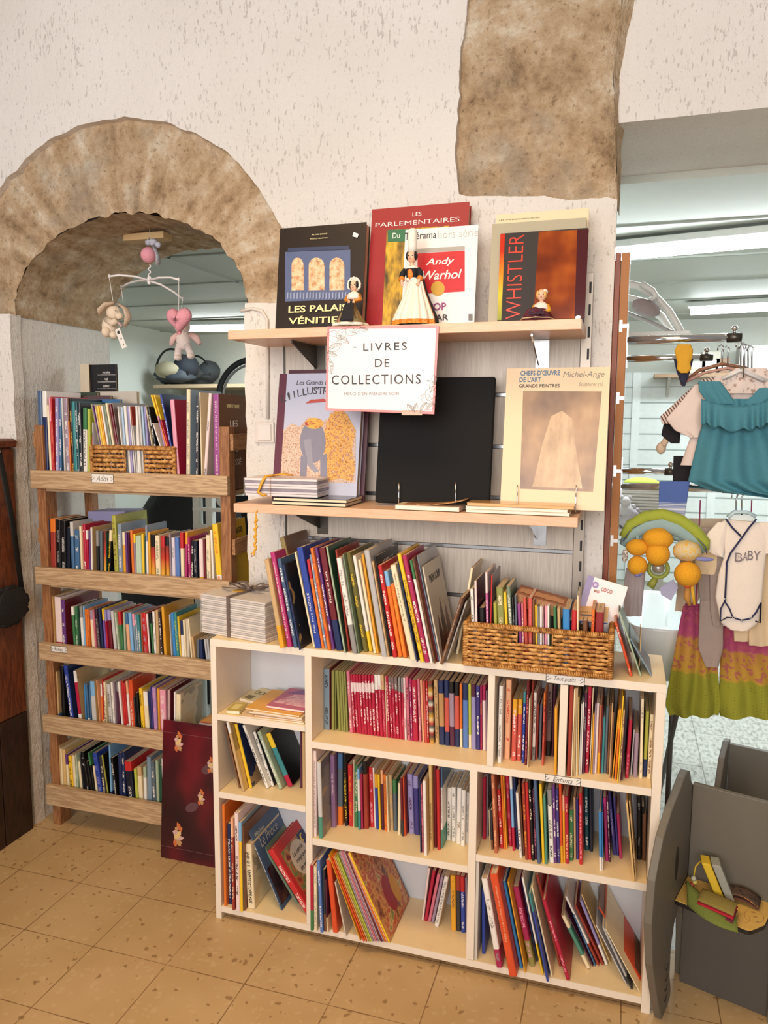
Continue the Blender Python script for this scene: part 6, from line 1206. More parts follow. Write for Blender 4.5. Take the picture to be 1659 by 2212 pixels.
def arm(label, pl, pr, y, r=.0155):
    A, B = atY(pl[0], pl[1], y), atY(pr[0], pr[1], y); A.x = -.004; B.z = A.z; t = thing('clothes_arm', label, 'clothes rail', A, 0, 'chrome clothes arms')
    part(t, 'rail', CHROME, lambda b: b.tube([A, B], r, 20, flat=.8), smooth=True); part(t, 'end_cap', DKMETAL, lambda b: b.tube([B+Vector((-.03, 0, 0)), B+Vector((.006, 0, 0))], r*1.08, 16, flat=.8), smooth=True)
    part(t, 'end_ball', CHROME, lambda b: (b.ell(B+Vector((-.012, 0, r+.010)), .0085, 14, 10), b.tube([B+Vector((-.012, 0, r-.004)), B+Vector((-.012, 0, r+.006))], .004, 8)), smooth=True)
    part(t, 'wall_bracket', STEEL, lambda b: b.box(-.0055, -.001, y-.012, y+.012, A.z-.03, A.z+.045)); return t
arm('upper front chrome clothes arm with the teal blouse', (1353, 735), (1596, 737), 2.36); arm('upper rear chrome clothes arm seen just below the front one', (1366, 775), (1535, 775), 2.62, .0135)
arm('lower front chrome clothes arm above the duck toy', (1340, 1050), (1585, 1052), 2.36, .0135); arm('lower rear chrome clothes arm just above the front one', (1352, 1017), (1457, 1018), 2.64, .014)
def garment(name, label, cat, px, py, y, group=None): return thing(name, label, cat, atY(px, py, y), 0, group)
def hook(t, px, y, py0, py1, mat=None): part(t, 'hanger_hook', mat or STEEL, lambda b: b.tube([atY(px, py1, y), atY(px, py0+14, y), atY(px+4, py0+5, y), atY(px-2, py0, y), atY(px-9, py0+4, y), atY(px-10, py0+12, y)], .0022, 6), smooth=True)
TEAL = M('#44808f', .85, var=.05, bump=.5, bs=420); TEE = M('#d9c6bd', .9, var=.04); 
t = garment('hanger', 'brown wooden hanger under the upper chrome arm', 'hanger', 1530, 790, 2.40, 'hangers on the upper arm'); hook(t, 1560, 2.40, 745, 800)
part(t, 'shoulder', M('#8a5a3c', .5), lambda b: b.tube([atY(1482, 822, 2.40), atY(1510, 800, 2.40), atY(1560, 786, 2.40), atY(1610, 795, 2.40), atY(1660, 830, 2.40)], .009, 8, flat=.6), smooth=True)
t = garment('hanger', 'rosy plastic hanger in front of the brown wooden one', 'hanger', 1540, 800, 2.375, 'hangers on the upper arm'); hook(t, 1572, 2.375, 748, 800)
part(t, 'shoulder', M('#b98a7c', .5), lambda b: b.tube([atY(1470, 830, 2.375), atY(1520, 806, 2.375), atY(1572, 795, 2.375), atY(1640, 815, 2.375)], .007, 8, flat=.6), smooth=True)
for k in range(4):
    t = garment('hanger', ('first', 'second', 'third', 'fourth')[k]+' steel hanger hook of the cluster beside the chrome arm end', 'hanger', 1595+8*k, 760, 2.33+.012*k, 'hangers on the upper arm'); hook(t, 1600+8*k, 2.33+.012*k, 738+3*k, 800)
    part(t, 'shoulder', M('#d9d4d0', .4), lambda b: b.tube([atY(1560+8*k, 818, 2.33+.012*k), atY(1600+8*k, 800, 2.33+.012*k), atY(1650+8*k, 822, 2.33+.012*k)], .005, 8), smooth=True)
t = garment('baby_shirt', 'striped taupe and white baby top behind the white tee', 'clothes', 1480, 870, 2.40, 'baby clothes on the upper arm')
sn = NT('striped_jersey'); so_ = sn.n('ShaderNodeSeparateXYZ'); sn.l(sn.n('ShaderNodeTexCoord').outputs['Object'], so_.inputs[0])
STRIPE = sn.out(sn.mix(sn.math('GREATER_THAN', sn.math('FRACT', sn.math('MULTIPLY', sn.math('ADD', so_.outputs[0], sn.math('MULTIPLY', so_.outputs[2], .6)), 105.)), .5), lin('#d8c6ba'), lin('#6a4f48')), .9)
cloth(t, 'sleeve', STRIPE, [(818, 1520, 1570), (840, 1490, 1545), (870, 1458, 1520), (900, 1426, 1490), (915, 1430, 1470)], 2.39, .016, (1, .002)); cloth(t, 'bodice', STRIPE, [(815, 1530, 1640), (860, 1520, 1650), (980, 1500, 1655)], 2.40, .012, (2, .003))
t = garment('baby_shirt', 'plain white baby tee between the striped top and the teal blouse', 'clothes', 1560, 900, 2.355, 'baby clothes on the upper arm')
cloth(t, 'sleeve', TEE, [(832, 1500, 1545), (870, 1470, 1530), (905, 1438, 1520), (930, 1458, 1515), (945, 1490, 1510)], 2.35, .018, (1, .003)); cloth(t, 'bodice', TEE, [(812, 1545, 1655), (850, 1530, 1665), (920, 1500, 1665), (1005, 1470, 1660)], 2.362, .016, (3, .005), 2.)
cloth(t, 'spotted_yoke', artmat('spotted_cotton', ['#dccac0', '#dccac0', '#dccac0', '#a58a7c'], 75, 1, rough=.9), [(795, 1590, 1655), (815, 1560, 1670), (850, 1540, 1670)], 2.345, .010, (2, .002))
t = garment('baby_trousers', 'small black baby trousers peeping out behind the white tee', 'clothes', 1448, 935, 2.415, 'baby clothes on the upper arm'); cloth(t, 'leg', M('#191519', .9), [(905, 1436, 1475), (940, 1428, 1470), (958, 1450, 1468)], 2.42, .012, (1, .002)); cloth(t, 'leg', M('#191519', .9), [(985, 1455, 1510), (1040, 1453, 1512)], 2.42, .012, (1, .002))
t = garment('plush_toy', 'tan plush paw hanging behind the baby clothes', 'plush toy', 1435, 965, 2.43); part(t, 'paw', EARP, lambda b: (b.ell(atY(1428, 968, 2.43), (.014, .012, .018), 12, 8), b.tube([atY(1430, 965, 2.43), atY(1442, 945, 2.43)], [.011, .009], 10)), smooth=True)
t = garment('baby_blouse', 'teal baby blouse with a wide ruffled collar', 'clothes', 1590, 900, 2.315, 'baby clothes on the upper arm'); hook(t, 1606, 2.315, 742, 815)
cloth(t, 'bodice', TEAL, [(862, 1540, 1645), (905, 1522, 1668), (950, 1508, 1690), (1000, 1496, 1715), (1040, 1487, 1735), (1062, 1540, 1745), (1074, 1640, 1750)], 2.318, .03, (3.6, .015), 1.)
cloth(t, 'strap', TEAL, [(824, 1508, 1556), (845, 1510, 1572), (872, 1530, 1590)], 2.302, .014, (2, .003)); cloth(t, 'strap', TEAL, [(838, 1640, 1700), (855, 1625, 1700), (872, 1606, 1690)], 2.302, .014, (2, .003))
def ruffle(u, v):
    px = 1515+u*190; py = 862+22*math.sin(math.pi*min(1, u*1.05))+v*52-14*u; y = 2.290-.022*v+.009*math.sin(u*38+2*math.sin(u*9))*(.25+.75*v); return atY(px, py+4*math.sin(u*38+1+2*math.sin(u*9))*v, y)-t.location
MB().grid(ruffle, 90, 8).build('ruffled_collar', TEAL, t, smooth=True, solid=.0015)
t = garment('baby_bootee', 'mustard and navy knitted bootee hanging on the upper chrome arm', 'bootee', 1477, 775, 2.335); MUST = M('#cf9a28', .85, bump=.5, bs=300)
cloth(t, 'sole_side', MUST, [(744, 1464, 1492), (756, 1457, 1497), (772, 1460, 1496), (784, 1463, 1491), (798, 1462, 1493), (806, 1470, 1486)], 2.332, .016, (1, .001)); cloth(t, 'cuff', M('#23243a', .85), [(775, 1455, 1498), (805, 1462, 1490), (834, 1473, 1480)], 2.345, .014, (1, .001))
# lower arm
t = garment('baby_sock', 'blue and white striped baby sock draped over the lower chrome arm', 'sock', 1456, 1080, 2.335)
cloth(t, 'upper', M('#4a62a0', .9), [(1040, 1424, 1490), (1085, 1423, 1484)], 2.338, .006, (1, .001)); cloth(t, 'foot', artmat('striped_sock', ['#dcdce4', '#b9bccb', '#5d6fa3', '#e6e6ec'], 90, 1, (.02, .02, 1), .9), [(1084, 1423, 1484), (1125, 1419, 1478)], 2.338, .006, (1, .001))
CREAMC = M('#d9bf9a', .9, var=.04); GREYC = M('#9d8c84', .95, var=.06, bump=.4, bs=300)
t = garment('baby_leggings', 'greyish baby leggings hanging behind the white romper', 'clothes', 1540, 1350, 2.40, 'baby clothes on the lower arm'); cloth(t, 'waist', GREYC, [(1140, 1500, 1560), (1300, 1512, 1562)], 2.40, .012, (2, .003)); cloth(t, 'leg', GREYC, [(1296, 1512, 1562), (1400, 1508, 1562), (1440, 1524, 1552)], 2.395, .014, (1, .002)); cloth(t, 'leg', GREYC, [(1180, 1532, 1562), (1320, 1534, 1560), (1350, 1540, 1556)], 2.385, .014, (1, .002))
t = garment('baby_sweater', 'beige baby sweater sleeve showing beside the duck toy', 'clothes', 1500, 1240, 2.43, 'baby clothes on the lower arm'); cloth(t, 'sleeve', CREAMC, [(1175, 1510, 1565), (1215, 1500, 1556), (1240, 1512, 1545)], 2.385, .014, (1, .003)); cloth(t, 'bodice', M('#b9a48c', .9), [(1120, 1480, 1570), (1180, 1472, 1550), (1320, 1458, 1500)], 2.44, .012, (2, .004))
t = garment('baby_dress', 'cream baby dress behind the white romper', 'clothes', 1630, 1280, 2.385, 'baby clothes on the lower arm'); cloth(t, 'bodice', CREAMC, [(1130, 1600, 1700), (1250, 1610, 1705), (1394, 1618, 1715)], 2.385, .02, (3, .004)); cloth(t, 'hem', CREAMC, [(1300, 1582, 1622), (1385, 1586, 1616)], 2.38, .012, (1, .002))
sk = NT('three_tone_skirt'); gz_ = sk.n('ShaderNodeSeparateXYZ'); tcs = sk.n('ShaderNodeTexCoord'); sk.l(tcs.outputs['Generated'], gz_.inputs[0])
nz_ = sk.noise(tcs.outputs['Object'], 55, 2); base_ = sk.ramp(sk.math('ADD', gz_.outputs[2], sk.math('MULTIPLY', sk.math('SUBTRACT', nz_, .5), .12)), [(.40, '#8f8f2a'), (.42, '#b58f33'), (.70, '#b5803a'), (.74, '#a8456a'), (1., '#8f3358')])
fl_ = sk.math('MULTIPLY', sk.math('GREATER_THAN', sk.noise(tcs.outputs['Object'], 60, 2), .56), sk.math('MULTIPLY', sk.math('GREATER_THAN', gz_.outputs[2], .43), .75))
vd = sk.n('ShaderNodeTexVoronoi'); vd.inputs['Scale'].default_value = 110.; vd.inputs['Randomness'].default_value = .2; sk.l(tcs.outputs['Object'], vd.inputs['Vector'])
dt_ = sk.math('MULTIPLY', sk.math('LESS_THAN', vd.outputs['Distance'], .22), sk.math('LESS_THAN', gz_.outputs[2], .40))
SKIRT = sk.out(sk.mix(sk.math('MULTIPLY', dt_, .5), sk.mix(fl_, base_, lin('#a8505c')), lin('#5f5a1c')), .9)
for lb, rows, sd in (('magenta to lime tiered skirt beside the bookcase corner', [(1308, 1476, 1530), (1380, 1462, 1545), (1460, 1448, 1552), (1525, 1437, 1556), (1545, 1446, 1552)], 0.), ('magenta to lime tiered skirt below the white romper', [(1355, 1560, 1668), (1440, 1556, 1690), (1530, 1552, 1720), (1548, 1556, 1730)], 2.)):
    t = garment('skirt', lb, 'skirt', rows[0][1]+30, 1400, 2.43, 'tiered skirts on the lower arm'); cloth(t, 'tiered_cloth', SKIRT, rows, 2.43, .03, (2.5, .014), sd, 44)
    part(t, 'waistband', M('#8f3358', .9), lambda b: b.tube([atY(rows[0][1]+4, rows[0][0], 2.43), atY(rows[0][2]-4, rows[0][0], 2.43)], .006, 8), smooth=True); part(t, 'hanging_tape', M('#8f3358', .9), lambda b: b.tube([atY((rows[0][1]+rows[0][2])/2, rows[0][0], 2.43), atY((rows[0][1]+rows[0][2])/2+10, 1080, 2.43)], .002, 5))
NAVY = M('#24264f', .85); ROMP = M('#e6d9cc', .9, var=.03, bump=.3, bs=400)
t = garment('baby_romper', 'white baby romper with navy trim and the word BABY', 'clothes', 1598, 1240, 2.33, 'baby clothes on the lower arm'); hook(t, 1602, 2.345, 1062, 1112); hook(t, 1590, 2.355, 1064, 1110)
part(t, 'hanger_shoulder', M('#bcd0d6', .35), lambda b: b.tube([atY(1572, 1118, 2.345), atY(1586, 1106, 2.345), atY(1612, 1105, 2.345), atY(1632, 1116, 2.345)], .010, 10, flat=.6), smooth=True)
cloth(t, 'back_neck', M('#d3dcdc', .9), [(1112, 1572, 1634), (1150, 1580, 1625)], 2.342, .006, (1, .001)); cloth(t, 'bodice', ROMP, [(1122, 1567, 1569), (1124, 1558, 1642), (1150, 1560, 1660), (1195, 1566, 1655), (1240, 1552, 1650), (1290, 1545, 1646), (1320, 1552, 1643), (1345, 1556, 1638), (1360, 1578, 1618)], 2.33, .028, (1, .002), sub=5)
cloth(t, 'sleeve', ROMP, [(1128, 1550, 1575), (1150, 1530, 1572), (1178, 1514, 1566), (1196, 1536, 1564), (1202, 1552, 1562)], 2.328, .018, (1, .002)); cloth(t, 'sleeve', ROMP, [(1128, 1635, 1665), (1160, 1640, 1690), (1195, 1650, 1690)], 2.328, .018, (1, .002))
def trim(name, pts, r=.0055): part(t, name, NAVY, lambda b: b.tube([atY(x, y, 2.313) for x, y in pts], r, 8, flat=.45), smooth=True)
trim('neck_trim', [(1568, 1121), (1582, 1140), (1600, 1158)]); trim('wrap_trim', [(1634, 1121), (1618, 1140), (1600, 1165), (1578, 1195), (1570, 1215), (1568, 1260), (1566, 1298)]); trim('leg_trim', [(1566, 1298), (1557, 1315), (1556, 1342), (1570, 1334), (1583, 1334), (1576, 1315), (1566, 1300)], .0045); trim('crotch_trim', [(1583, 1334), (1602, 1340), (1622, 1336), (1634, 1322), (1644, 1302), (1642, 1345), (1632, 1342)], .005)
for x, y in ((1568, 1294), (1585, 1334), (1603, 1342), (1622, 1335)): part(t, 'snap_button', M('#e6e2dc', .3), lambda b: b.tube([atY(x, y, 2.309)+Vector((.003*math.cos(a), 0, .003*math.sin(a))) for a in [2*math.pi*i/10 for i in range(10)]], .001, 5, True), smooth=True)
m = MB(); p = atY(1617, 1200, 2.3135); text_into(m, 'B', atY(1596, 1204, 2.313)-t.location, .019, .025); text_into(m, 'A', atY(1610, 1202, 2.313)-t.location, .012, .024); text_into(m, 'BY', atY(1629, 1200, 2.313)-t.location, .032, .026)
m.build('lettering', M('#7b7076', .8), t); m2 = MB(); text_into(m2, 'B', atY(1596, 1204, 2.3124)-t.location, .012, .017, weight=-.012); m2.build('letter_fill', ROMP, t)
# duck toy arch
t = garment('baby_toy_arch', 'green padded baby toy arch with yellow plush ducks hanging by the doorway', 'toy', 1430, 1170, 2.30); DY = 2.30; DUCK = M('#e2a021', .95, var=.05, bump=.8, bs=300); PAD = M('#9aa53a', .9, var=.05, bump=.4, bs=300); PADB = M('#8fa8a8', .9, var=.06, bump=.4, bs=300)
def dp(px, py, dy=0.): return atY(px, py, DY+dy)
ap_ = [(1346, 1160), (1362, 1134), (1395, 1117), (1430, 1112), (1468, 1124), (1500, 1145), (1524, 1172), (1527, 1188)]
part(t, 'padded_rim', PAD, lambda b: b.tube([dp(*p) for p in ap_], [.012, .016, .018, .018, .018, .017, .014, .007], 12), smooth=True)
part(t, 'padded_back', PADB, lambda b: (b.tube([dp(x, y+18, .012) for x, y in ap_[:-1]], [.012, .022, .028, .030, .028, .022, .012], 12), b.tube([dp(1375, 1162, .02), dp(1430, 1150, .02), dp(1490, 1168, .02)], [.018, .026, .018], 12, flat=.6)), smooth=True)
part(t, 'piping', M('#4a5a6a', .8), lambda b: b.tube([dp(x, y+9, -.012) for x, y in ap_], .0018, 6), smooth=True)
STRP = artmat('tiny_stripes', ['#e2d8cc', '#4a3a34', '#e2d8cc', '#5a4a42'], 160, 1, (1, 1, 1), .9)
for k, (bx_, by_, rb, hx_, hy_, rh) in enumerate(((1377, 1182, .028, 1377, 1222, .028), (1421, 1164, .036, 1421, 1197, .033), (1484, 1190, .034, 1485, 1240, .036))):
    part(t, 'duck_body', DUCK if k < 2 else artmat('checked_duck', ['#d9b04a', '#c9bfa0', '#e0a83a'], 90, 1, rough=.95), lambda b: b.ell(dp(bx_, by_, -.02), (rb*1.15, rb, rb*.85), 16, 12, bump=.1, seed=k), smooth=True); part(t, 'duck_head', DUCK, lambda b: b.ell(dp(hx_, hy_, -.03), rh, 16, 12), smooth=True)
    part(t, 'duck_beak', (M('#7c78b0', .9), M('#c9b92c', .9), M('#c9502c', .9))[k], lambda b: (b.ell(dp(hx_, hy_+(20, 18, 26)[k], -.04), (.010, .008, .006), 10, 6), b.ell(dp(hx_+6, hy_+(20, 18, 26)[k]-3, -.044), (.007, .006, .005), 10, 6)), smooth=True)
    part(t, 'duck_wing', STRP if k < 2 else M('#7c80b8', .9), lambda b: b.ell(dp(*((1350, 1200), (1418, 1164), (1522, 1208))[k], -.045), ((.009, .006, .020), (.021, .006, .010), (.024, .006, .006))[k], 12, 8), smooth=True)
    part(t, 'duck_strap', PADB, lambda b: b.tube([dp(bx_, by_-8, -.01), dp(bx_, by_-42, 0)], .004, 6))
part(t, 'hanging_beak', M('#b5803c', .9), lambda b: b.tube([dp(1486, 1262, -.03), dp(1484, 1290, -.03), dp(1490, 1308, -.03)], [.007, .009, .005], 8), smooth=True); part(t, 'hanging_tail', M('#d9a82c', .9), lambda b: b.tube([dp(1494, 1262, -.035), dp(1500, 1306, -.035)], [.005, .004], 8), smooth=True)
rc_ = dp(1422, 1228, .0); part(t, 'rattle_ring', M('#8f9a3c', .5), lambda b: b.tube([rc_+Vector((.026*math.cos(a), 0, .026*math.sin(a))) for a in [2*math.pi*i/24 for i in range(24)]], .006, 8, True), smooth=True); part(t, 'rattle_ball', M('#b9b2a8', .15, .6), lambda b: b.ell(rc_+Vector((0, 0, .002)), .018, 16, 10), smooth=True)
part(t, 'rattle_handle', M('#8a8f3a', .7), lambda b: b.tube([rc_+Vector((-.006, 0, -.03)), rc_+Vector((-.02, 0, -.055))], [.009, .012], 10), smooth=True); part(t, 'felt_patch', M('#a9a8c4', .9), lambda b: b.prism([tuple(dp(x, y, .01)[i] for i in (0, 2)) for x, y in ((1425, 1270), (1455, 1252), (1465, 1270), (1450, 1298), (1428, 1285))], .003, 'y', DY+.012))
t = garment('paper_bag', 'soft lavender grey bag hanging behind the duck toy', 'bag', 1368, 1280, 2.34); cloth(t, 'bag_sheet', M('#b3a6a8', .8, var=.05), [(1228, 1352, 1395), (1260, 1348, 1392), (1300, 1347, 1388), (1330, 1346, 1386)], 2.40, .02, (2, .004))
# ------------------------------------------------------------------ grey child chair with toys
U, V_ = Vector((.951, -.309, 0)), Vector((.309, .951, 0)); C0 = Vector((.155, 1.968, 0))
def child_chair(label, org, side, w, back=True, far=False):
    t = thing('child_chair', label, 'chair', org, 0, 'grey painted child chairs')
    R4 = Matrix(((U.x, V_.x, 0, 0), (U.y, V_.y, 0, 0), (0, 0, 1, 0), (0, 0, 0, 1)))
    prof = [(0, 0), (-.05, .09), (-.115, .225), (-.142, .35), (-.13, .455), (-.075, .54), (.0, .585), (.06, .605), (.105, .625), (.14, .632), (.17, .62), (.19, .585), (.23, .55), (.25, .5), (.25, 0), (.20, 0), (.19, .12), (.175, .2), (.15, .245), (.12, .25), (.085, .225), (.062, .17), (.065, .09), (.085, .035), (.08, .012), (.05, 0)]
    m = MB(); m.prism([(v, z) for v, z in prof], .02, 'x', -.02, R4); o = m.build('side_panel', GREYBOARD, t, bevel=.003)
    m = MB(); m.prism([(.075+.018*math.cos(i*.4), .40+.048*math.sin(i*.4)) for i in range(16)], .0006, 'x', -.0004, R4); m.build('side_hole', M('#2c2724', .7), t)
    for i in range(4): m = MB(); m.tube([R4 @ Vector((.0006, .035+.012*q-.02, .035+.03*i+.012*(q-1)**2)) for q in (0, .5, 1, 1.5, 2)], .0016, 5); m.build('carved_line', M('#3a3530', .7), t)
    MB().box(.001, w, .172, .186, 0, .285, R4).build('lower_panel', GREYDARK, t, bevel=.001); MB().box(.001, w, .205, .22, .285, .572, R4).build('back_panel', GREYBOARD, t, bevel=.002)
    MB().box(w+.002, w+.02, .150, .25, 0, .585, R4).build('rear_side_panel', GREYBOARD, t, bevel=.002)
    cr = .02; sp_ = [(.002, .20), (.002, .072), (w-.03-cr, .052)]+[(w-.03-cr+cr*math.sin(a), .052+cr-cr*math.cos(a)) for a in (.4, .8, 1.2)]+[(w-.012, .10), (w-.006, .204)]
    m = MB(); m.prism(sp_, .012, 'z', .286, R4); m.build('seat_edge', M('#1b1613', .5), t, bevel=.001); m = MB(); m.prism(sp_, .002, 'z', .2982, R4); m.build('seat_top', M('#d9b05e', .4, var=.05), t)
    m = MB()
    for cx, cy, rx, ry in ((.185, .12, .022, .03), (.165, .095, .014, .02)): m.tube([R4 @ Vector((cx+rx*math.cos(a), cy+ry*math.sin(a), .3004)) for a in [2*math.pi*i/20 for i in range(20)]], .0008, 4, True)
    for cx, cy in ((.18, .135), (.188, .118), (.196, .10)): m.ell(R4 @ Vector((cx, cy, .3003)), (.006, .004, .0004), 10, 5)
    for i in range(3): m.tube([R4 @ Vector((.12+.006*i, .075, .3004)), R4 @ Vector((.125+.006*i, .10, .3004))], .0009, 4)
    m.build('seat_print', M('#b58a52', .5), t); return t, R4
ch, R4 = child_chair('grey painted child chair holding a felt book in front of the bookcase end', tuple(C0), True, .225)
def cp(u, v, z): return C0+U*u+V_*v+Vector((0, 0, z))
sz = .3006
t = thing('cloth_book', 'green felt activity book with red pages lying on the child chair', 'cloth book', cp(.09, .10, sz)); L = lambda u, v, z: cp(u, v, z)-t.location
GF = M('#6f7a35', .95, bump=.5, bs=300)
MB().grid(lambda u, v: L(.035+.13*u-.03*v, .06+.10*v-.02*math.sin(u*3)-.035*u, sz+.003+.030*math.sin(math.pi*v)*(1-u*.6)), 16, 10).build('felt_cover', GF, t, smooth=True, solid=.003)
for k, (c, h) in enumerate((('#b3202f', .020), ('#6e2a3a', .010), ('#8a7a3c', .030))): MB().grid(lambda u, v: L(.06+.09*u, .055+.06*v-.02*u, sz+h+.006*math.sin(v*3)+.004*u), 8, 6).build('felt_page', M(c, .95, bump=.4, bs=300), t, smooth=True, solid=.002)
t = thing('cloth_book', 'yellow and grey foam bath book standing on the child chair', 'cloth book', cp(.065, .15, sz))
for nm, c, du in (('yellow_page', '#d8b52c', 0), ('grey_cover', '#9a9a90', .026)): MB().prism([(cp(.035+du+a, .15, 0).x-t.location.x, z) for a, z in ((.05, .005), (.072, .005), (.03, .10), (.006, .10))], .045, 'y', -.03).build(nm, M(c, .7, var=.05), t, bevel=.003)
t = thing('bead_string', 'string of wooden beads against the yellow bath book', 'toy', cp(.03, .135, sz))
for k, c in enumerate(('#b8b4a4', '#c9b85a', '#a83a34', '#d8c48a')): MB().ell((.004*math.sin(k*2), -.012+.002*k, .045-.011*k), .0068, 12, 8).build('bead', M(c, .4), t, smooth=True)
MB().tube([(0, -.012, .052), (.004, -.004, .075), (.016, .004, .088)], .0022, 6).build('cord', M('#c9a82c', .6), t, smooth=True)
t = thing('cloth_book', 'dark patterned crinkle book lying at the back of the child chair seat', 'cloth book', cp(.15, .17, sz)); 
for k, (c, h) in enumerate((('#7a3a2c', .004), ('#2b2220', .014), ('#c98a3c', .009))): MB().grid(lambda u, v: cp(.10+.09*u, .145+.04*v, sz+h+.010*math.sin(u*3.1)*(1+.4*k)+.002*v)-t.location, 10, 5).build('crinkle_page', artmat('crinkle_print_%d' % k, [c, '#5a4436', c], 70, 2, rough=.9), t, smooth=True, solid=.0025)
def chair_behind():
    o = Vector((.34, 2.57, 0)); t = thing('child_chair', 'second grey child chair standing in the doorway behind the first', 'chair', o, 0, 'grey painted child chairs'); R = Matrix(((.96, .28, 0, 0), (-.28, .96, 0, 0), (0, 0, 1, 0), (0, 0, 0, 1)))
    m = MB(); m.prism([(-.16, .0), (-.13, .28), (-.10, .40), (-.04, .50), (.02, .535), (.06, .53), (.07, .5), (.07, 0)], .018, 'x', -.002, R); m.build('side_panel', GREYBOARD, t, bevel=.003); MB().box(.018, .26, .03, .045, .30, .525, R).build('back_panel', GREYBOARD, t, bevel=.002); MB().box(.018, .26, -.02, -.008, 0, .27, R).build('lower_panel', GREYDARK, t); MB().box(.018, .26, -.10, .06, .272, .288, R).build('seat', GREYBOARD, t, bevel=.002)
chair_behind()
# ------------------------------------------------------------------ the back room seen through the doorway
t = thing('baby_bath', 'white baby bath on a tubular stand behind the bookcase end', 'baby bath', (.13, 2.78, 0)); BW = M('#dfe6e4', .25, var=.02)
def tub(b):
    n = 32; vs = []; lv = [(.105, .28, .905), (.112, .29, .912), (.112, .29, .904), (.085, .245, .73), (.0, .0, .73)]; lv2 = [(.098, .275, .905), (.075, .235, .76), (.0, .0, .752)]
    def ring(a, c_, z): return [((abs(math.cos(q))**.6*math.copysign(a, math.cos(q))), (abs(math.sin(q))**.6*math.copysign(c_, math.sin(q))), z) for q in [2*math.pi*i/n for i in range(n)]]
    allr = [ring(*l) for l in reversed(lv)]+[ring(*l) for l in lv2]; vs = [p for r in allr for p in r]
    b.add(vs, [(k*n+i, k*n+(i+1) % n, (k+1)*n+(i+1) % n, (k+1)*n+i) for k in range(len(allr)-1) for i in range(n)])
m = MB(); tub(m); m.build('tub', BW, t, smooth=True)
MB().tube([(-.06, -.12, .79), (-.02, -.16, .86), (.025, -.12, .85), (.03, -.06, .80), (-.01, -.05, .78)], .011, 10, flat=.6).build('blue_strap', M('#2f7fae', .4), t, smooth=True); MB().box(.0, .05, -.04, .0, .76, .85).build('bath_seat', BW, t, bevel=.006)
for sx in (-1, 1):
    MB().tube([(sx*.085, -.23, .74), (sx*.06, .40, .005)], .009, 8).build('leg', GREYDARK, t, smooth=True); MB().tube([(sx*.085, .23, .74), (sx*.06, -.20 if sx < 0 else -.16, .005)], .009, 8).build('leg', GREYDARK, t, smooth=True)
MB().tube([(-.085, -.23, .735), (.085, -.23, .735)], .007, 8).build('crossbar', GREYDARK, t, smooth=True); MB().tube([(-.085, .23, .735), (.085, .23, .735)], .007, 8).build('crossbar', GREYDARK, t, smooth=True)
p = atY(1385, 1085, 3.4); t = thing('wicker_basket', 'white wicker basket in the back room below the lower chrome arm', 'basket', (p.x, 3.4, .9), 0); m = MB()
for k in range(12): m.tube([(x+.002*math.sin(i*2.2+k*math.pi), -.09, .02+.013*k+p.z-.9-.10) for i, x in enumerate(np.linspace(-.13, .13, 22))], .006, 5)
m.build('woven_wall', M('#e3e3dc', .5), t, smooth=True); MB().box(-.13, .13, -.085, .09, p.z-.9-.09, p.z-.9+.05).build('lining', M('#d5d6cf', .6), t); MB().tube([(-.135, -.095, p.z-.9+.062), (.135, -.095, p.z-.9+.062), (.135, .095, p.z-.9+.062), (-.135, .095, p.z-.9+.062)], .009, 8, True).build('rim', M('#e6e6df', .5), t, smooth=True)
bz_ = .9+p.z-.9-.095
t = thing('side_table', 'white table under the white wicker basket in the back room', 'table', (.13, 3.45, 0)); MB().box(-.24, .17, -.2, .2, bz_-.03, bz_-.004).build('table_top', M('#d9dcd6', .4), t, bevel=.003)
for sx, sy in ((-.21, -.17), (.03, -.17), (-.21, .17), (.03, .17)): MB().box(sx-.015, sx+.015, sy-.015, sy+.015, 0, bz_-.0305).build('leg', M('#d9dcd6', .4), t)
q = atY(1385, 1066, 3.4); t = thing('cushion', 'lime green cushion resting in the white wicker basket', 'cushion', (q.x, 3.4, p.z+.05)); MB().ell((.0, 0, .03), (.075, .06, .026), 16, 8).build('cover', M('#b5c04a', .8), t, smooth=True)
for k, (px, py, c, r) in enumerate(((1358, 1108, '#c9c6ca', .035), (1352, 1085, '#d3d0cf', .03), (1368, 1130, '#bdb9c2', .03))):
    p = atY(px, py, 3.2); t = thing('plush_toy', ('pale grey plush toy sitting lowest by the white basket', 'pale grey plush toy sitting highest by the white basket', 'lilac grey plush toy in front by the white basket')[k], 'plush toy', (p.x, 3.3, bz_-.003+.05*(k == 1)), 0, 'plush toys on the back room table'); m = MB(); m.ell((0, -.03, r*.95), r, 14, 10); m.ell((0, -.04, r*2.1), r*.7, 12, 8); m.ell((-r*.5, -.04, r*2.7), r*.26, 8, 6); m.ell((r*.5, -.04, r*2.7), r*.26, 8, 6); m.build('body', M(c, .95, bump=.5), t, smooth=True)
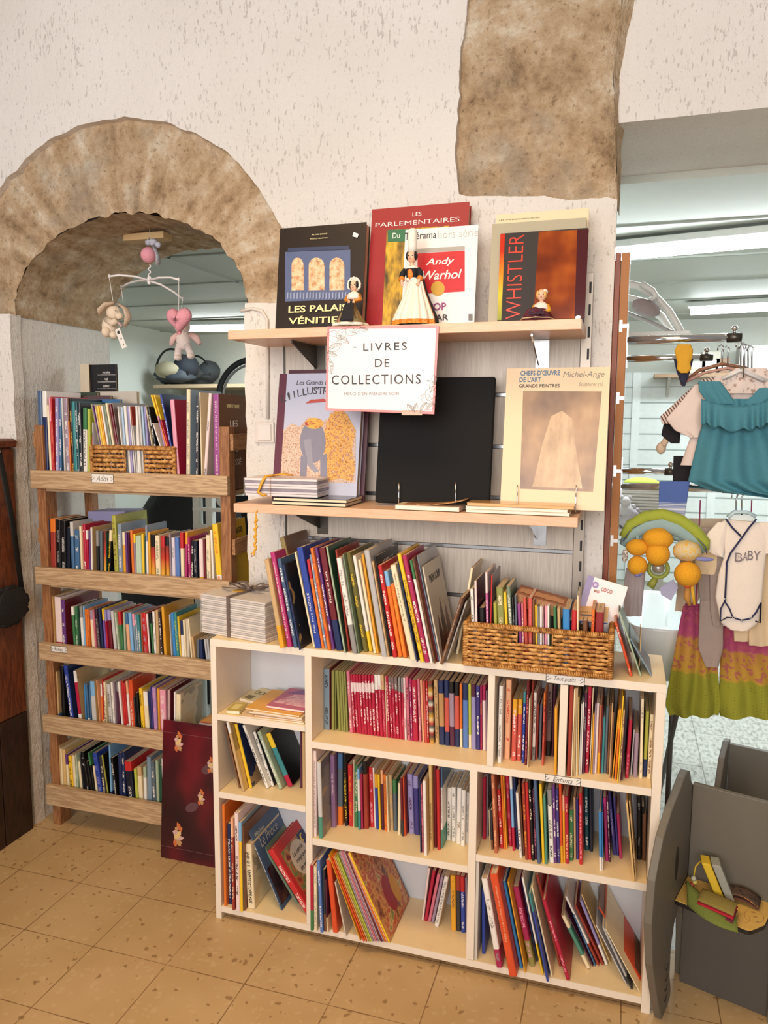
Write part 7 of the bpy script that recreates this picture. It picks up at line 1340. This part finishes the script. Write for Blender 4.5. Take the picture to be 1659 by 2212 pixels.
# white slatted display wall with shelves, far wall
t = thing('slatted_display', 'white slatted display panel on the far wall of the back room', 'display panel', (.6, 6.57, 0)); MB().box(-.75, 1.6, .0, .028, .25, 1.95).build('panel', M('#dfe6e2', .4), t)
for i in range(13): MB().box(-.75, 1.6, -.004, .0, .33+.125*i, .338+.125*i).build('groove', M('#9aa6a2', .5), t)
for x in (-.55, .05): MB().box(x, x+.06, -.012, -.0045, .25, 1.95).build('upright', M('#e6ecea', .3), t)
hz_ = atY(1540, 806, 6.3).z-.0285
for k, (px, py, w_, h_, c) in enumerate(((1500, 790, .16, .14, '#d5cdbd'), (1535, 788, .13, .16, '#c9c2b4'), (1632, 765, .22, .2, '#d8d8d4'), (1560, 792, .1, .11, '#9a7a62'))):
    p = atY(px, py, 6.3); t = thing('storage_box', ('cream storage box beside the mustard bootee on the high shelf', 'beige storage box near the middle of the high shelf', 'large white storage bin on the high shelf', 'brown storage box at the end of the high shelf')[k], 'box', (p.x, 6.38, hz_+.0285), 0, 'boxes on the high shelf'); MB().box(-w_/2, w_/2, -.1, .1, 0, h_).build('body', M(c, .6), t, bevel=.004); MB().box(-w_*.3, w_*.3, -.102, -.1, h_*.3, h_*.6).build('paper_label', PAPER, t)
t = thing('wall_shelf', 'long brown shelf of storage boxes in the back room', 'shelf', (.9, 6.38, hz_)); MB().box(-.7, 1.4, -.13, .155, 0, .028).build('board', M('#a98a6c', .5), t)
for x in (-.6, .3, 1.2): MB().prism([(.155, -.001), (-.1, -.001), (.155, -.14)], .02, 'x', x).build('bracket', M('#b9b2a8', .5), t)
t = thing('baby_rocker', 'pale plastic baby rocker on the high rack behind the brown panel', 'baby rocker', atY(1375, 690, 3.1)); RK = M('#c4bfb8', .4, var=.04)
part(t, 'hood_rim', RK, lambda b: b.tube([atY(x, y, 3.08) for x, y in ((1345, 610), (1380, 618), (1415, 640), (1445, 672), (1465, 705), (1474, 725))], .014, 8), smooth=True); part(t, 'seat_shell', RK, lambda b: b.tube([atY(x, y, 3.12) for x, y in ((1350, 640), (1392, 655), (1430, 685), (1462, 728))], [.02, .035, .03, .012], 10, flat=.5), smooth=True)
part(t, 'dark_cushion', M('#8a7a78', .8), lambda b: b.ell(atY(1395, 665, 3.05), (.055, .03, .03), 14, 8, Matrix.Rotation(.4, 3, 'Y')), smooth=True); part(t, 'frame_bar', M('#8f8a86', .4), lambda b: b.tube([atY(x, y, 3.08) for x, y in ((1345, 672), (1390, 690), (1430, 708), (1462, 722))], .008, 8), smooth=True); part(t, 'handle', RK, lambda b: b.tube([atY(x, y, 3.04) for x, y in ((1385, 612), (1410, 628), (1418, 640), (1405, 648))], .011, 8), smooth=True)
rz_ = atY(1400, 724, 3.1).z; t2 = thing('wall_shelf', 'white shelf behind the pier carrying the baby rocker', 'shelf', (-.1, 3.05, 0)); MB().box(-.5, .30, -.207, .15, rz_-.03, rz_-.015).build('board', M('#d5d8d4', .5), t2)
for x in (-.4, .02): MB().prism([(-.207, rz_-.031), (.1, rz_-.031), (-.207, rz_-.16)], .012, 'x', x).build('bracket', M('#b9bcb8', .5), t2)
# ------------------------------------------------------------------ the back room seen through the arch
t = thing('wall_shelf', 'wooden shelf with baby car seats seen through the stone arch', 'shelf', (-3.2, 6.2, 1.70)); zs = atY(400, 832, 6.0).z-1.70
MB().box(-.75, 1.2, -.35, .38, zs-.03, zs).build('board', M('#b39b7c', .5), t); MB().box(-.75, 1.2, .30, .38, -1.70, zs-.031).build('support', M('#8f8370', .6), t)
tag(MB().box(-.42, .42, -.02, .02, -.26, .30).build('panel_board', M('#6a2f1e', .5), loc=(atY(272, 800, 6.3).x, 6.3, 1.70+zs+.262)), 'red brown board leaning on the far wall behind the arch', 'board')
def car_seat(label, px, py, y, s, c1, c2, hood):
    z = 1.70+zs+.001; p = atY(px, py, y); t = thing('baby_car_seat', label, 'car seat', (p.x, y, z), 0, 'baby car seats on the shelf behind the arch')
    MB().ell((0, 0, .13*s), (.30*s, .2*s, .13*s), 20, 12, bump=.35, seed=px).build('shell', M(c1, .7), t, smooth=True); MB().ell((-.03*s, -.12*s, .20*s), (.2*s, .13*s, .12*s), 16, 10, bump=.2, seed=px+1).build('cushion', M(c2, .9), t, smooth=True)
    MB().tube([(.26*s*math.cos(a), -.05, .14*s+.36*s*math.sin(a)) for a in [math.pi*i/16 for i in range(17)]], .016*s, 8).build('handle', M('#1a1a1c', .4), t, smooth=True)
    if hood: MB().ell((.16*s, .03, .25*s), (.18*s, .2*s, .18*s), 16, 10, bump=.1).build('hood', M(hood, .8), t, smooth=True)
car_seat('dark baby car seat with a round carrying handle behind the arch', 308, 830, 6.33, .60, '#2c2a2a', '#4a4a48', None); car_seat('patterned baby car seat with cream cushion on the shelf behind the arch', 378, 830, 5.99, .62, '#3a4048', '#a89f84', '#20262f'); car_seat('grey baby car seat beside the patterned one behind the arch', 430, 830, 6.36, .56, '#2e3132', '#474a4a', '#3c4245')
p = atY(548, 842, 4.2); t = thing('pram', 'pram with a big dark wheel showing beside the pier through the arch', 'pram', (p.x, 4.2, 0)); R0 = .24
MB().tube([(R0*math.cos(a), 0, p.z-.06+R0*math.sin(a)) for a in [2*math.pi*i/40 for i in range(40)]], .018, 10, True).build('wheel_tyre', M('#1d2226', .5), t, smooth=True); MB().tube([((R0-.03)*math.cos(a), 0, p.z-.06+(R0-.03)*math.sin(a)) for a in [2*math.pi*i/40 for i in range(40)]], .008, 8, True).build('wheel_rim', M('#9a9c9c', .3, .6), t, smooth=True)
for k in range(5): a = k*2*math.pi/5+.5; MB().tube([(0, 0, p.z-.06), ((R0-.04)*math.cos(a), 0, p.z-.06+(R0-.04)*math.sin(a))], .012, 8, flat=.5).build('wheel_spoke', M('#8a8c8c', .3, .6), t, smooth=True)
MB().box(-.3, .35, .05, .5, .001, p.z-.32).build('chassis', M('#1b1d20', .6), t, bevel=.02)
p = atY(380, 1085, 3.6); t = thing('suitcase', 'black folded pushchair fabric seen between the upper pine tiers', 'pushchair', (p.x, 3.7, 0)); MB().ell((0, 0, .6), (.42, .2, .62), 20, 12, bump=.2, seed=3).build('fabric_cover', M('#0f1114', .6), t, smooth=True); MB().box(-.3, .3, -.12, .12, .001, .2).build('base', M('#17181a', .6), t)
t.name = 'pushchair'
p = atY(440, 1090, 3.2); t = thing('baby_walker', 'white plastic baby walker frame seen between the upper pine tiers', 'baby walker', (p.x, 3.2, 0)); WP = M('#cfd2cc', .4)
for dx in (-.05, .02): MB().box(dx, dx+.035, -.02, .02, .001, p.z+.12).build('post', WP, t, bevel=.004)
for dz in (-.11, -.03, .05): MB().box(-.05, .22, -.021, -.0205+.015, p.z+dz, p.z+dz+.018).build('rail', WP, t, bevel=.003)
MB().ell((.12, -.03, p.z+.03), (.035, .02, .035), 12, 8).build('toy_knob', WP, t, smooth=True)
label_books()
